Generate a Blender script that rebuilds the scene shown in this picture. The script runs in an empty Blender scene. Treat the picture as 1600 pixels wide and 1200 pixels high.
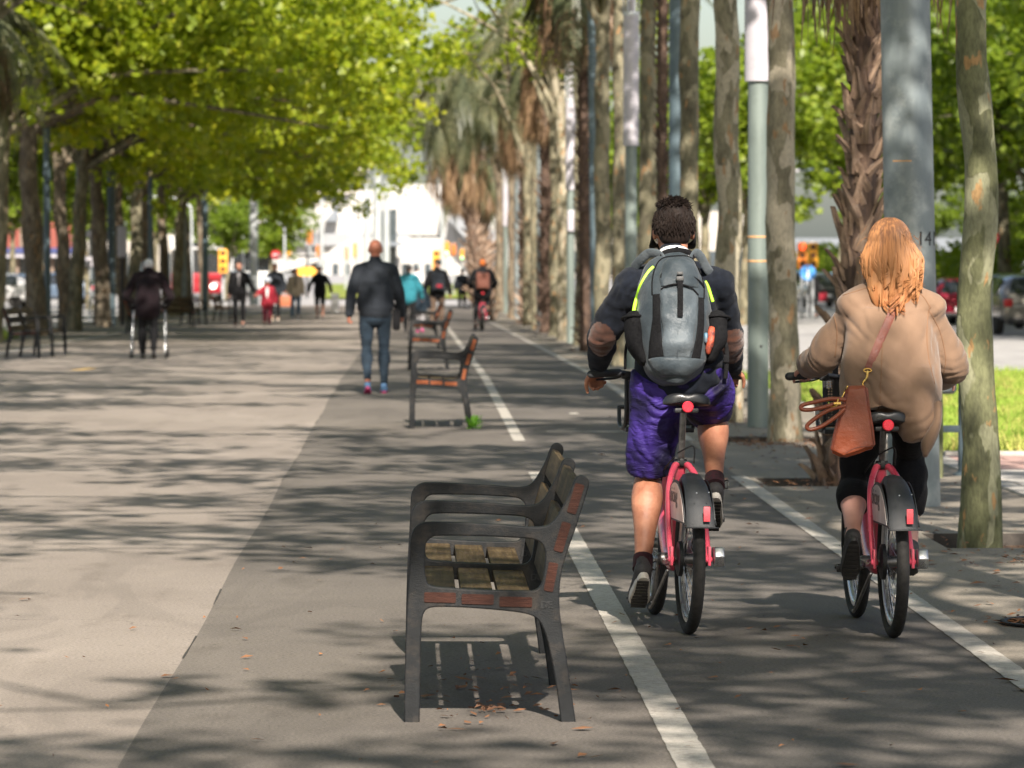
import bpy, bmesh, math, random
import numpy as np
from mathutils import Vector, Matrix, noise

# ------------------------------------------------------------------ camera, sky, sun, exposure
scene = bpy.context.scene
COL = scene.collection
PI = math.pi
F_PX = 7500.0          # focal length in pixels of a 1600 px wide frame (long telephoto)
EYE = 1.58
cam_d = bpy.data.cameras.new('camera')
cam = bpy.data.objects.new('camera', cam_d)
COL.objects.link(cam)
scene.camera = cam
cam.location = (0, 0, EYE)
cam.rotation_euler = (PI / 2 - math.atan(205 / F_PX), 0, -math.atan(155 / F_PX))
cam_d.sensor_width = 36.0
cam_d.lens = 36.0 * F_PX / 1600.0
cam_d.clip_end = 6000
cam_d.clip_start = 0.5
cam_d.dof.use_dof = True
cam_d.dof.focus_distance = 18.8
cam_d.dof.aperture_fstop = 8.0

SUN_EL, SUN_AZ = math.radians(38), math.radians(174)   # azimuth clockwise from +Y (path direction)
world = bpy.data.worlds.new('World')
scene.world = world
world.use_nodes = True
wn = world.node_tree.nodes
wl = world.node_tree.links
for n in list(wn): wn.remove(n)
sky = wn.new('ShaderNodeTexSky'); sky.sky_type = 'NISHITA'; sky.sun_disc = False
sky.sun_elevation = SUN_EL; sky.sun_rotation = SUN_AZ
sky.air_density = 1.0; sky.dust_density = 2.0; sky.ozone_density = 1.0
bg = wn.new('ShaderNodeBackground'); bg.inputs['Strength'].default_value = 0.07
wo = wn.new('ShaderNodeOutputWorld')
wl.new(sky.outputs[0], bg.inputs[0]); wl.new(bg.outputs[0], wo.inputs[0])
sun_d = bpy.data.lights.new('sun', 'SUN'); sun_d.energy = 4.9; sun_d.angle = math.radians(0.6)
sun_d.color = (1.0, 0.91, 0.81)
sun_o = bpy.data.objects.new('sun', sun_d); COL.objects.link(sun_o)
_sd = Vector((math.sin(SUN_AZ) * math.cos(SUN_EL), math.cos(SUN_AZ) * math.cos(SUN_EL), math.sin(SUN_EL)))
sun_o.rotation_euler = _sd.to_track_quat('Z', 'Y').to_euler()
sun_o.location = (10, -10, 30)
scene.view_settings.view_transform = 'Standard'
scene.view_settings.look = 'None'
scene.view_settings.gamma = 1.0
scene.view_settings.use_curve_mapping = False
scene.view_settings.exposure = 1.27
scene.render.film_transparent = False
scene.cycles.max_bounces = 7
scene.cycles.diffuse_bounces = 3
scene.cycles.glossy_bounces = 3
scene.cycles.transmission_bounces = 4
scene.cycles.transparent_max_bounces = 6
scene.cycles.use_adaptive_sampling = True
scene.cycles.use_denoising = True
scene.cycles.sample_clamp_indirect = 6.0

# ------------------------------------------------------------------ terrain profile and placing
def gz(y):
    """ground height: level, then a gentle fall away from the viewer, then level again"""
    return -0.0061 * min(max(y - 60.0, 0.0), 105.0)
def X(px, d): return (px - 645.0) / F_PX * d
def Z(py, d): return EYE - (py - 395.0) / F_PX * d
def Dg(py):
    """distance of the ground seen at picture row py"""
    k = py - 395.0
    d = EYE * F_PX / k
    if d <= 60: return d
    d = (EYE - 0.366) * F_PX / (k - 45.75) if k > 46 else 1e9
    if d <= 165: return d
    return (EYE + 0.6405) * F_PX / k

# ------------------------------------------------------------------ mesh accumulator
def catmull(pts, n):
    P = np.array(pts, float); m = len(P)
    if m < 3 or n <= 1: 
        return P if n <= 1 else np.array([P[0] + (P[-1] - P[0]) * t for t in np.linspace(0, 1, n * (m - 1) + 1)]) if m == 2 else P
    out = []
    for i in range(m - 1):
        p0 = P[max(i - 1, 0)]; p1 = P[i]; p2 = P[i + 1]; p3 = P[min(i + 2, m - 1)]
        for k in range(n):
            t = k / n
            out.append(0.5 * ((2 * p1) + (-p0 + p2) * t + (2 * p0 - 5 * p1 + 4 * p2 - p3) * t * t + (-p0 + 3 * p1 - 3 * p2 + p3) * t ** 3))
    out.append(P[-1])
    return np.array(out)

class G:
    """collects shapes, links them as ONE mesh object"""
    def __init__(s): s.v = []; s.f = []; s.n = 0; s.mi = []
    def add(s, v, f, m=0):
        v = np.asarray(v, float)
        s.v.append(v); s.f.extend([tuple(i + s.n for i in q) for q in f]); s.mi.extend([m] * len(f)); s.n += len(v)
    def tube(s, pts, rad, seg=10, smooth=1, cap='round', flat=None, up=None, m=0):
        """pts; rad: one number, list, or list of (rx, ry); up: direction that stays the ry side"""
        k = len(pts)
        if isinstance(rad, (int, float)): rad = [rad] * k
        R = np.array([(r, r) if isinstance(r, (int, float, np.floating)) else r for r in rad], float)
        P = np.array(pts, float)
        if smooth > 1 and k > 2:
            A = catmull(np.hstack([P, R]), smooth); P = A[:, :3]; R = np.abs(A[:, 3:])
        elif smooth > 1:
            A = np.hstack([P, R]); A = np.array([A[0] + (A[1] - A[0]) * t for t in np.linspace(0, 1, smooth + 1)]); P = A[:, :3]; R = A[:, 3:]
        k = len(P)
        T = np.zeros_like(P)
        T[1:-1] = P[2:] - P[:-2]; T[0] = P[1] - P[0]; T[-1] = P[-1] - P[-2]
        T /= (np.linalg.norm(T, axis=1)[:, None] + 1e-12)
        if up is None:
            up = np.array((0, 1, 0.)) if abs(T[0][1]) < 0.9 else np.array((0, 0, 1.))
        up = np.array(up, float)
        rings = []
        u = up - T[0] * np.dot(up, T[0]); u /= np.linalg.norm(u) + 1e-12
        def ring(c, a, b, rx, ry):
            return [c + a * (rx * math.cos(2 * PI * j / seg)) + b * (ry * math.sin(2 * PI * j / seg)) for j in range(seg)]
        frames = []
        for i in range(k):
            u = u - T[i] * np.dot(u, T[i]); u /= np.linalg.norm(u) + 1e-12
            a = np.cross(u, T[i]); frames.append((a, u.copy()))
        if cap == 'round':
            r0 = min(R[0]); a, b = frames[0]
            for t in (1.0, 0.8, 0.45):
                q = math.sqrt(max(1 - t * t, 0.0)) ; q = max(q, 0.15)
                rings.append(ring(P[0] - T[0] * r0 * t, a, b, R[0][0] * q, R[0][1] * q))
        for i in range(k):
            a, b = frames[i]; rings.append(ring(P[i], a, b, R[i][0], R[i][1]))
        if cap == 'round':
            r0 = min(R[-1]); a, b = frames[-1]
            for t in (0.45, 0.8, 1.0):
                q = math.sqrt(max(1 - t * t, 0.0)); q = max(q, 0.15)
                rings.append(ring(P[-1] + T[-1] * r0 * t, a, b, R[-1][0] * q, R[-1][1] * q))
        V = np.array([p for r in rings for p in r]); F = []
        nr = len(rings)
        for i in range(nr - 1):
            for j in range(seg):
                j2 = (j + 1) % seg
                F.append((i * seg + j, i * seg + j2, (i + 1) * seg + j2, (i + 1) * seg + j))
        if cap:
            F.append(tuple(range(seg - 1, -1, -1))); F.append(tuple((nr - 1) * seg + j for j in range(seg)))
        s.add(V, F, m)
    def ell(s, c, r, seg=16, rings=10, rot=None, m=0):
        V = []; F = []
        for i in range(rings + 1):
            th = PI * i / rings
            for j in range(seg):
                ph = 2 * PI * j / seg
                V.append((r[0] * math.sin(th) * math.cos(ph), r[1] * math.sin(th) * math.sin(ph), r[2] * math.cos(th)))
        for i in range(rings):
            for j in range(seg):
                j2 = (j + 1) % seg
                if i == 0: F.append((j, (i + 1) * seg + j, (i + 1) * seg + j2))
                elif i == rings - 1: F.append((i * seg + j, (i + 1) * seg + j, i * seg + j2))
                else: F.append((i * seg + j, (i + 1) * seg + j, (i + 1) * seg + j2, i * seg + j2))
        V = np.array(V)
        if rot is not None: V = V @ np.array(rot.to_3x3() if hasattr(rot, 'to_3x3') else rot).T
        s.add(V + np.array(c), F, m)
    def box(s, c, d, rot=None, bev=0, m=0):
        bm = bmesh.new(); bmesh.ops.create_cube(bm, size=1.0)
        bmesh.ops.scale(bm, vec=d, verts=bm.verts)
        if bev: bmesh.ops.bevel(bm, geom=list(bm.edges), offset=bev, segments=2, affect='EDGES', profile=0.6)
        if rot is not None: bmesh.ops.transform(bm, matrix=rot if len(rot) == 4 else rot.to_4x4(), verts=bm.verts)
        bm.verts.index_update()
        V = np.array([v.co[:] for v in bm.verts]) + np.array(c)
        s.add(V, [tuple(v.index for v in f.verts) for f in bm.faces], m); bm.free()
    def prism(s, poly, y0, y1, m=0, axes=(0, 2, 1)):
        """poly in two axes (a,b), extruded along the third; axes=(a,b,extrude)"""
        n = len(poly); V = np.zeros((2 * n, 3))
        for i, (a, b) in enumerate(poly):
            V[i, axes[0]] = a; V[i, axes[1]] = b; V[i, axes[2]] = y0
            V[n + i, axes[0]] = a; V[n + i, axes[1]] = b; V[n + i, axes[2]] = y1
        F = [tuple(range(n)), tuple(range(2 * n - 1, n - 1, -1))]
        for i in range(n):
            j = (i + 1) % n; F.append((i, n + i, n + j, j))
        s.add(V, F, m)
    def lathe(s, prof, c=(0, 0, 0), seg=24, axis='Z', m=0):
        V = []; F = []; n = len(prof)
        for r, z in prof:
            for j in range(seg):
                a = 2 * PI * j / seg
                if axis == 'Z': V.append((r * math.cos(a), r * math.sin(a), z))
                elif axis == 'X': V.append((z, r * math.cos(a), r * math.sin(a)))
                else: V.append((r * math.cos(a), z, r * math.sin(a)))
        for i in range(n - 1):
            for j in range(seg):
                j2 = (j + 1) % seg; F.append((i * seg + j, i * seg + j2, (i + 1) * seg + j2, (i + 1) * seg + j))
        if prof[0][0] > 1e-4: F.append(tuple(range(seg - 1, -1, -1)))
        if prof[-1][0] > 1e-4: F.append(tuple((n - 1) * seg + j for j in range(seg)))
        s.add(np.array(V) + np.array(c), F, m)
    def quad(s, a, b, c, d, m=0): s.add([a, b, c, d], [(0, 1, 2, 3)], m)
    def mesh(s, name='mesh', smooth=True, angle=None):
        me = bpy.data.meshes.new(name)
        V = np.vstack(s.v) if s.v else np.zeros((0, 3))
        me.from_pydata(V.tolist(), [], s.f)
        if len(set(s.mi)) > 1: me.polygons.foreach_set('material_index', s.mi)
        if smooth: me.polygons.foreach_set('use_smooth', [True] * len(me.polygons))
        me.update()
        if angle:
            try: me.set_sharp_from_angle(angle=math.radians(angle))
            except Exception: pass
        return me
    def build(s, name, mat=None, parent=None, loc=None, smooth=True, angle=40, fixn=True):
        me = s.mesh(name, smooth, None)
        if fixn: fix_normals(me)
        if smooth and angle:
            me.set_sharp_from_angle(angle=math.radians(angle))
        return link(name, me, mat, parent, loc)

def fix_normals(me):
    bm = bmesh.new(); bm.from_mesh(me); bmesh.ops.recalc_face_normals(bm, faces=bm.faces); bm.to_mesh(me); bm.free()

def link(name, me, mat=None, parent=None, loc=None):
    if mat is not None:
        for m in (mat if isinstance(mat, (list, tuple)) else [mat]): me.materials.append(m)
    o = bpy.data.objects.new(name, me); COL.objects.link(o)
    if parent is not None: o.parent = parent
    if loc is not None: o.location = loc
    return o
def fast_mesh(name, V, F, mats=None, smooth=False, mi=None):
    """V (n,3) array, F (m,k) array of equal-length faces"""
    me = bpy.data.meshes.new(name); V = np.asarray(V, np.float32); F = np.asarray(F, np.int32); k = F.shape[1]
    me.vertices.add(len(V)); me.vertices.foreach_set('co', V.ravel())
    me.loops.add(F.size); me.loops.foreach_set('vertex_index', F.ravel())
    me.polygons.add(len(F)); me.polygons.foreach_set('loop_start', np.arange(len(F), dtype=np.int32) * k)
    me.polygons.foreach_set('loop_total', np.full(len(F), k, np.int32))
    if mi is not None: me.polygons.foreach_set('material_index', np.asarray(mi, np.int32))
    if smooth: me.polygons.foreach_set('use_smooth', np.ones(len(F), bool))
    me.update(calc_edges=True)
    if mats: 
        for m in mats: me.materials.append(m)
    return me
def tag(o, label=None, cat=None, group=None, kind=None):
    if label: o['label'] = label
    if cat: o['category'] = cat
    if group: o['group'] = group
    if kind: o['kind'] = kind
    return o
def empty(name, loc, rz=0, label=None, cat=None, group=None):
    o = bpy.data.objects.new(name, None); COL.objects.link(o); o.location = loc; o.rotation_euler = (0, 0, rz)
    o.empty_display_size = 0.2
    return tag(o, label, cat, group)
def copy_tree(o, parent=None):
    c = o.copy(); COL.objects.link(c); c.parent = parent
    for ch in o.children: copy_tree(ch, c)
    return c
def remesh(me, vox, it=3, factor=0.5):
    o = bpy.data.objects.new('tmp', me); COL.objects.link(o)
    m = o.modifiers.new('r', 'REMESH'); m.mode = 'VOXEL'; m.voxel_size = vox; m.use_smooth_shade = True
    if it:
        s = o.modifiers.new('s', 'SMOOTH'); s.factor = factor; s.iterations = it
    dg = bpy.context.evaluated_depsgraph_get()
    me2 = bpy.data.meshes.new_from_object(o.evaluated_get(dg))
    bpy.data.objects.remove(o); bpy.data.meshes.remove(me)
    me2.polygons.foreach_set('use_smooth', np.ones(len(me2.polygons), bool))
    return me2
def displace(me, fn):
    """fn(co (n,3), no (n,3)) -> offset along the normal (n,)"""
    n = len(me.vertices); co = np.zeros(n * 3, np.float32); no = np.zeros(n * 3, np.float32)
    me.vertices.foreach_get('co', co); me.vertex_normals.foreach_get('vector', no)
    co = co.reshape(-1, 3).astype(float); no = no.reshape(-1, 3).astype(float)
    d = fn(co, no)
    co = co + no * d[:, None] if d.ndim == 1 else co + d
    me.vertices.foreach_set('co', co.astype(np.float32).ravel()); me.update()
    return me
def vnoise(P, scale, seed=0.0, octv=2):
    off = Vector((seed * 7.13, seed * 3.7, seed * 1.9))
    return np.array([noise.fractal(Vector((p[0] * scale[0], p[1] * scale[1], p[2] * scale[2])) + off, 0.8, 2.0, octv) for p in P])

# ------------------------------------------------------------------ materials
def newmat(name):
    m = bpy.data.materials.new(name); m.use_nodes = True
    nt = m.node_tree; b = nt.nodes.get('Principled BSDF')
    return m, nt, b
def N(nt, t, **kw):
    n = nt.nodes.new(t)
    for k, v in kw.items():
        if k.startswith('i_'):
            key = k[2:]; key = int(key) if key.isdigit() else key.replace('_', ' ')
            n.inputs[key].default_value = v
        else: setattr(n, k, v)
    return n
def ramp(nt, pos, cols, interp='LINEAR'):
    r = nt.nodes.new('ShaderNodeValToRGB'); r.color_ramp.interpolation = interp
    e = r.color_ramp.elements
    while len(e) < len(pos): e.new(0.5)
    for i, (p, c) in enumerate(zip(pos, cols)):
        e[i].position = p; e[i].color = (c[0], c[1], c[2], 1) if not isinstance(c, (int, float)) else (c, c, c, 1)
    return r
def coords(nt, scale=(1, 1, 1), kind='Object'):
    tc = nt.nodes.new('ShaderNodeTexCoord'); mp = nt.nodes.new('ShaderNodeMapping')
    mp.inputs['Scale'].default_value = scale
    nt.links.new(tc.outputs[kind], mp.inputs[0]); return mp.outputs[0]
def mixc(nt, fac, a, b, typ='MIX'):
    m = nt.nodes.new('ShaderNodeMix'); m.data_type = 'RGBA'; m.blend_type = typ
    if hasattr(fac, 'links'): nt.links.new(fac, m.inputs[0])
    else: m.inputs[0].default_value = fac
    for k, q in ((6, a), (7, b)):
        if hasattr(q, 'links'): nt.links.new(q, m.inputs[k])
        else: m.inputs[k].default_value = (*q[:3], 1)
    return m.outputs[2]
def pm(name, c1, c2=None, scale=(8, 8, 8), rough=0.6, metal=0.0, bump=0.0, bscale=None, detail=4, sheen=0, coat=0, spec=0.5, rvar=0.1, dirt=None, weave=0):
    """a painted / woven / plain surface with a little variation of colour, gloss and relief"""
    if not isinstance(scale, (tuple, list)): scale = (scale,) * 3
    m, nt, b = newmat(name); L = nt.links.new
    if c2 is None: c2 = tuple(c * 0.78 for c in c1)
    co = coords(nt, scale)
    n1 = N(nt, 'ShaderNodeTexNoise', i_Scale=1.0, i_Detail=detail, i_Roughness=0.6); L(co, n1.inputs[0])
    r = ramp(nt, (0.35, 0.65), (c2, c1)); L(n1.outputs[0], r.inputs[0])
    out = r.outputs[0]
    if dirt:
        n3 = N(nt, 'ShaderNodeTexNoise', i_Scale=dirt[1], i_Detail=6.0, i_Roughness=0.7); L(coords(nt), n3.inputs[0])
        r3 = ramp(nt, (0.5, 0.68), (0, 1)); L(n3.outputs[0], r3.inputs[0])
        mm = N(nt, 'ShaderNodeMath', operation='MULTIPLY', i_1=dirt[2] if len(dirt) > 2 else 0.6); L(r3.outputs[0], mm.inputs[0])
        out = mixc(nt, mm.outputs[0], out, dirt[0])
    L(out, b.inputs['Base Color'])
    rr = ramp(nt, (0.3, 0.7), (max(rough - rvar, 0.02), min(rough + rvar, 1))); L(n1.outputs[0], rr.inputs[0]); L(rr.outputs[0], b.inputs['Roughness'])
    b.inputs['Metallic'].default_value = metal
    b.inputs['Specular IOR Level'].default_value = spec
    if sheen: b.inputs['Sheen Weight'].default_value = sheen
    if coat: b.inputs['Coat Weight'].default_value = coat; b.inputs['Coat Roughness'].default_value = 0.08
    if bump or weave:
        n2 = N(nt, 'ShaderNodeTexNoise', i_Scale=bscale or 40.0, i_Detail=5.0, i_Roughness=0.65); L(coords(nt), n2.inputs[0])
        bp = N(nt, 'ShaderNodeBump', i_Strength=min(bump, 1.0), i_Distance=0.01); L(n2.outputs[0], bp.inputs['Height'])
        L(bp.outputs[0], b.inputs['Normal'])
    return m
# ------------------------------------------------------------------ ground, paths, road, grass
def asphalt(name, c_lo, c_hi, grain=0.55, bump=0.5, stain=(0.5, 0.47, 0.43)):
    m, nt, b = newmat(name); L = nt.links.new
    co = coords(nt)
    big = N(nt, 'ShaderNodeTexNoise', i_Scale=0.35, i_Detail=6.0, i_Roughness=0.62); L(co, big.inputs[0])
    r = ramp(nt, (0.3, 0.7), (c_lo, c_hi)); L(big.outputs[0], r.inputs[0])
    fine = N(nt, 'ShaderNodeTexNoise', i_Scale=72.0, i_Detail=5.0, i_Roughness=0.85); L(co, fine.inputs[0])
    rf = ramp(nt, (0.33, 0.5, 0.66), (1 - grain, 1.0, 1 + grain * 0.8)); L(fine.outputs[0], rf.inputs[0])
    c = mixc(nt, 1.0, r.outputs[0], rf.outputs[0], 'MULTIPLY')
    vo = N(nt, 'ShaderNodeTexVoronoi', i_Scale=260.0); L(co, vo.inputs[0])
    rv = ramp(nt, (0.0, 0.16, 0.2), (0.55, 0.75, 1.0)); L(vo.outputs['Distance'], rv.inputs[0])
    c = mixc(nt, 0.7, c, rv.outputs[0], 'MULTIPLY')
    st = N(nt, 'ShaderNodeTexNoise', i_Scale=2.3, i_Detail=8.0, i_Roughness=0.7); L(coords(nt, (1, 0.35, 1)), st.inputs[0])
    rs = ramp(nt, (0.55, 0.72), (0, 0.55)); L(st.outputs[0], rs.inputs[0])
    c = mixc(nt, rs.outputs[0], c, mixc(nt, 1.0, c, stain, 'MULTIPLY'))
    gu = N(nt, 'ShaderNodeTexVoronoi', i_Scale=5.5, i_Randomness=1.0); L(coords(nt), gu.inputs[0]); rg = ramp(nt, (0.0, 0.07, 0.10), (0.62, 0.7, 1.0)); L(gu.outputs['Distance'], rg.inputs[0])
    c = mixc(nt, 0.8, c, rg.outputs[0], 'MULTIPLY')
    pt = N(nt, 'ShaderNodeTexNoise', i_Scale=0.9, i_Detail=2.0, i_Distortion=1.5); L(coords(nt, (1.4, 0.25, 1)), pt.inputs[0]); rp = ramp(nt, (0.42, 0.46, 0.6, 0.64), (0.9, 1.0, 1.0, 1.1)); L(pt.outputs[0], rp.inputs[0])
    c = mixc(nt, 1.0, c, rp.outputs[0], 'MULTIPLY')
    # hairline cracks, only here and there
    cr = N(nt, 'ShaderNodeTexVoronoi', feature='DISTANCE_TO_EDGE', i_Scale=0.33)
    wv = N(nt, 'ShaderNodeTexNoise', i_Scale=1.6, i_Detail=5.0); L(co, wv.inputs[0])
    add = N(nt, 'ShaderNodeVectorMath', operation='MULTIPLY_ADD'); L(wv.outputs['Color'], add.inputs[0]); add.inputs[1].default_value = (0.9, 0.9, 0); L(co, add.inputs[2])
    L(add.outputs[0], cr.inputs[0])
    rc = ramp(nt, (0.0, 0.0035), (1, 0)); L(cr.outputs['Distance'], rc.inputs[0])
    gate = ramp(nt, (0.5, 0.6), (0, 0.75)); L(big.outputs[0], gate.inputs[0])
    mu = N(nt, 'ShaderNodeMath', operation='MULTIPLY'); L(rc.outputs[0], mu.inputs[0]); L(gate.outputs[0], mu.inputs[1])
    c = mixc(nt, mu.outputs[0], c, tuple(x * 0.3 for x in c_lo))
    L(c, b.inputs['Base Color'])
    b.inputs['Roughness'].default_value = 0.85; b.inputs['Specular IOR Level'].default_value = 0.35
    bp = N(nt, 'ShaderNodeBump', i_Strength=bump, i_Distance=0.004); L(fine.outputs[0], bp.inputs['Height']); L(bp.outputs[0], b.inputs['Normal'])
    return m
M = {}
M['asph_light'] = asphalt('sandy asphalt', (0.188, 0.160, 0.136), (0.252, 0.217, 0.186), grain=0.5)
M['asph_dark'] = asphalt('grey asphalt', (0.102, 0.089, 0.077), (0.145, 0.127, 0.108), grain=0.65)
M['asph_cycle'] = asphalt('cycle lane asphalt', (0.094, 0.083, 0.073), (0.130, 0.115, 0.100), grain=0.65)
M['asph_strip'] = asphalt('tree strip asphalt', (0.17, 0.149, 0.120), (0.24, 0.209, 0.168), grain=0.6)
M['pit_edge'] = pm('dark pit edge', (0.07, 0.06, 0.05), (0.035, 0.03, 0.026), 9, .95, bump=.5)  # dark soil-like tone for the pit walls
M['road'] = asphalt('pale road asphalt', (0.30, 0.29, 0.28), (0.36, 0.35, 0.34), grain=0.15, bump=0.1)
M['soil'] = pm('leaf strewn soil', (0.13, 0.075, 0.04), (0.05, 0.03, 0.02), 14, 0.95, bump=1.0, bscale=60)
M['kerb'] = pm('granite kerb', (0.42, 0.39, 0.35), (0.3, 0.28, 0.25), 9, 0.8, bump=0.4, bscale=120)
M['pink'] = pm('pink paving', (0.42, 0.27, 0.23), (0.34, 0.22, 0.19), 5, 0.8, bump=0.3)
M['slab'] = pm('grey paving slabs', (0.36, 0.34, 0.31), (0.27, 0.255, 0.235), 4, 0.8, bump=0.3)
def paint_mat():
    m, nt, b = newmat('worn white road paint'); L = nt.links.new
    co = coords(nt)
    n1 = N(nt, 'ShaderNodeTexNoise', i_Scale=26.0, i_Detail=8.0, i_Roughness=0.72); L(co, n1.inputs[0])
    n2 = N(nt, 'ShaderNodeTexNoise', i_Scale=1.3, i_Detail=4.0); L(co, n2.inputs[0])
    ad = N(nt, 'ShaderNodeMath', operation='MULTIPLY_ADD', i_1=0.3); L(n2.outputs[0], ad.inputs[0]); L(n1.outputs[0], ad.inputs[2])
    r = ramp(nt, (0.50, 0.56, 0.74, 0.84), ((0.50, 0.465, 0.41), (0.43, 0.40, 0.35), (0.34, 0.31, 0.27), (0.2, 0.175, 0.15))); L(ad.outputs[0], r.inputs[0])
    f = N(nt, 'ShaderNodeTexNoise', i_Scale=170.0, i_Detail=2.0); L(co, f.inputs[0])
    rf = ramp(nt, (0.35, 0.55), (0.72, 1.0)); L(f.outputs[0], rf.inputs[0])
    L(mixc(nt, 1.0, r.outputs[0], rf.outputs[0], 'MULTIPLY'), b.inputs['Base Color'])
    b.inputs['Roughness'].default_value = 0.75
    bp = N(nt, 'ShaderNodeBump', i_Strength=0.4, i_Distance=0.003); L(f.outputs[0], bp.inputs['Height']); L(bp.outputs[0], b.inputs['Normal'])
    return m
M['paint'] = paint_mat()
def grass_mat(name, a=(0.10, 0.17, 0.02), b_=(0.2, 0.26, 0.04), dry=(0.33, 0.25, 0.09)):
    m, nt, b = newmat(name); L = nt.links.new
    co = coords(nt)
    n1 = N(nt, 'ShaderNodeTexNoise', i_Scale=1.1, i_Detail=6.0, i_Roughness=0.7); L(co, n1.inputs[0])
    r = ramp(nt, (0.3, 0.5, 0.66), (a, b_, dry)); L(n1.outputs[0], r.inputs[0])
    L(r.outputs[0], b.inputs['Base Color']); b.inputs['Roughness'].default_value = 0.8
    b.inputs['Specular IOR Level'].default_value = 0.2
    n2 = N(nt, 'ShaderNodeTexNoise', i_Scale=40.0, i_Detail=5.0); L(co, n2.inputs[0])
    bp = N(nt, 'ShaderNodeBump', i_Strength=0.8, i_Distance=0.04); L(n2.outputs[0], bp.inputs['Height']); L(bp.outputs[0], b.inputs['Normal'])
    return m
M['grass'] = grass_mat('lawn grass')

def sheet(name, xl, xr, ys, dz, mat, wob=0, seedv=0, kind='structure'):
    """strip following the ground profile; xl, xr numbers or functions of y"""
    fl = xl if callable(xl) else (lambda y: xl); fr = xr if callable(xr) else (lambda y: xr)
    V = []; F = []
    for i, y in enumerate(ys):
        V += [(fl(y), y, gz(y) + dz), (fr(y), y, gz(y) + dz)]
        if i: F.append((2 * i - 2, 2 * i - 1, 2 * i + 1, 2 * i))
    me = bpy.data.meshes.new(name); me.from_pydata(V, [], F); me.update()
    return tag(link(name, me, mat), kind=kind)
def yr(a, b, step=1.0): return list(np.linspace(a, b, max(2, int((b - a) / step) + 1)))
def lin(x0, d0, x1, d1): return lambda y: x0 + (x1 - x0) * min(max((y - d0) / (d1 - d0), -0.3), 1.2)

X1 = lin(0.868, 16, 0.915, 60)            # left edge line of the cycle lane
X2 = lin(2.255, 18, 2.34, 50)             # right edge line
def XB(y): return -0.90 + 0.008 * math.sin(y * 0.7)
END = 203.0
YS = yr(5, 60, 0.5) + yr(60, 165, 3)[1:] + [END]
# the ground everywhere, at road level
bm_y = [-60, 5] + yr(60, 165, 5) + [260, 600, 1500, 4000]
gv = []; gf = []
for i, y in enumerate(bm_y):
    gv += [(-1500, y, gz(y) - 0.13), (1500, y, gz(y) - 0.13)]
    if i: gf.append((2 * i - 2, 2 * i - 1, 2 * i + 1, 2 * i))
me = bpy.data.meshes.new('ground'); me.from_pydata(gv, [], gf); me.update()
tag(link('ground', me, M['road']), kind='structure')
sheet('promenade_path', -7.0, XB, YS, 0, M['asph_light'])
sheet('paving_strip', XB, X1, YS, 0, M['asph_dark'])
sheet('cycle_path', X1, X2, YS, 0, M['asph_cycle'])
# left verge and kerbs
sheet('left_verge', -9.6, -7.0, YS, -0.002, M['asph_strip'])
sheet('left_grass', -9.6, -8.55, yr(70, 104, 2), 0.02, M['grass'])
for nm, x0, x1, z0 in (('left_edge_kerb', -7.08, -6.93, 0.006), ('left_road_kerb', -9.75, -9.6, 0.01)):
    g = G(); 
    for a, b_ in zip(YS[:-1:6] , YS[6::6]):
        za, zb = gz(a), gz(b_)
        g.add([(x0, a + .01, za - .2), (x1, a + .01, za - .2), (x1, a + .01, za + z0), (x0, a + .01, za + z0), (x0, b_, zb - .2), (x1, b_, zb - .2), (x1, b_, zb + z0), (x0, b_, zb + z0)],
              [(0, 1, 2, 3), (4, 7, 6, 5), (2, 6, 7, 3), (1, 5, 6, 2), (0, 3, 7, 4)])
    tag(g.build(nm, M['kerb'], smooth=False), kind='structure')

# tree strip with real pits let into it: (centre distance, left x, right x)
PITS = [(26.27, 2.86, 3.86, 0.67), (33.0, 2.35 + .05, 3.45, .6), (40.6, 2.62, 3.7, .6), (45.3, 2.55, 3.6, .6), (51.8, 2.6, 3.6, .6), (58.3, 2.6, 3.6, .6), (61.8, 2.6, 3.6, .6),
        (70.2, 2.6, 3.6, .6), (77.5, 2.6, 3.6, .6), (84.2, 2.5, 3.5, .6), (92, 2.6, 3.6, .6), (100, 2.7, 3.7, .7), (108, 2.7, 3.7, .7), (115, 2.7, 3.7, .7), (124, 2.7, 3.7, .7), (134, 2.7, 3.7, .7)]
XE = 3.95
V = []; F = []
def cell(x0, x1, y0, y1):
    f0 = x0 if callable(x0) else (lambda y: x0)
    n = len(V)
    V.extend([(f0(y0), y0, gz(y0)), (x1, y0, gz(y0)), (x1, y1, gz(y1)), (f0(y1), y1, gz(y1))]); F.append((n, n + 1, n + 2, n + 3))
y = 5.0
pitg = G()
for (d, xa, xb, hw) in PITS:
    y0, y1 = d - hw, d + hw
    n = max(1, int((y0 - y) / 2.0))
    for k in range(n): cell(X2, XE, y + (y0 - y) * k / n, y + (y0 - y) * (k + 1) / n)
    cell(X2, xa, y0, y1); cell(xb, XE, y0, y1); y = y1
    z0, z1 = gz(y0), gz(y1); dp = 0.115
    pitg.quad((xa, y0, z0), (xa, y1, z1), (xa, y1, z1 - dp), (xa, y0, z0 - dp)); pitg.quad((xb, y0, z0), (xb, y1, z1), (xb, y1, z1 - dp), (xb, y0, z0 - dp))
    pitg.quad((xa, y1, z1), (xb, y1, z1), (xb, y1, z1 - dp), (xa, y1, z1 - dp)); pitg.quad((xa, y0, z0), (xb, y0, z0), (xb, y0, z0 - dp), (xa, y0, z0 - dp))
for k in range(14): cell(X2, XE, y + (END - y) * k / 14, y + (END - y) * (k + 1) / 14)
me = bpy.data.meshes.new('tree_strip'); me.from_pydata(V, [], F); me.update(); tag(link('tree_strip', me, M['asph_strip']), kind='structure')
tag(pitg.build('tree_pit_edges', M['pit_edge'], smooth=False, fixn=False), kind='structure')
g = G()
rs = random.Random(4)
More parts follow.
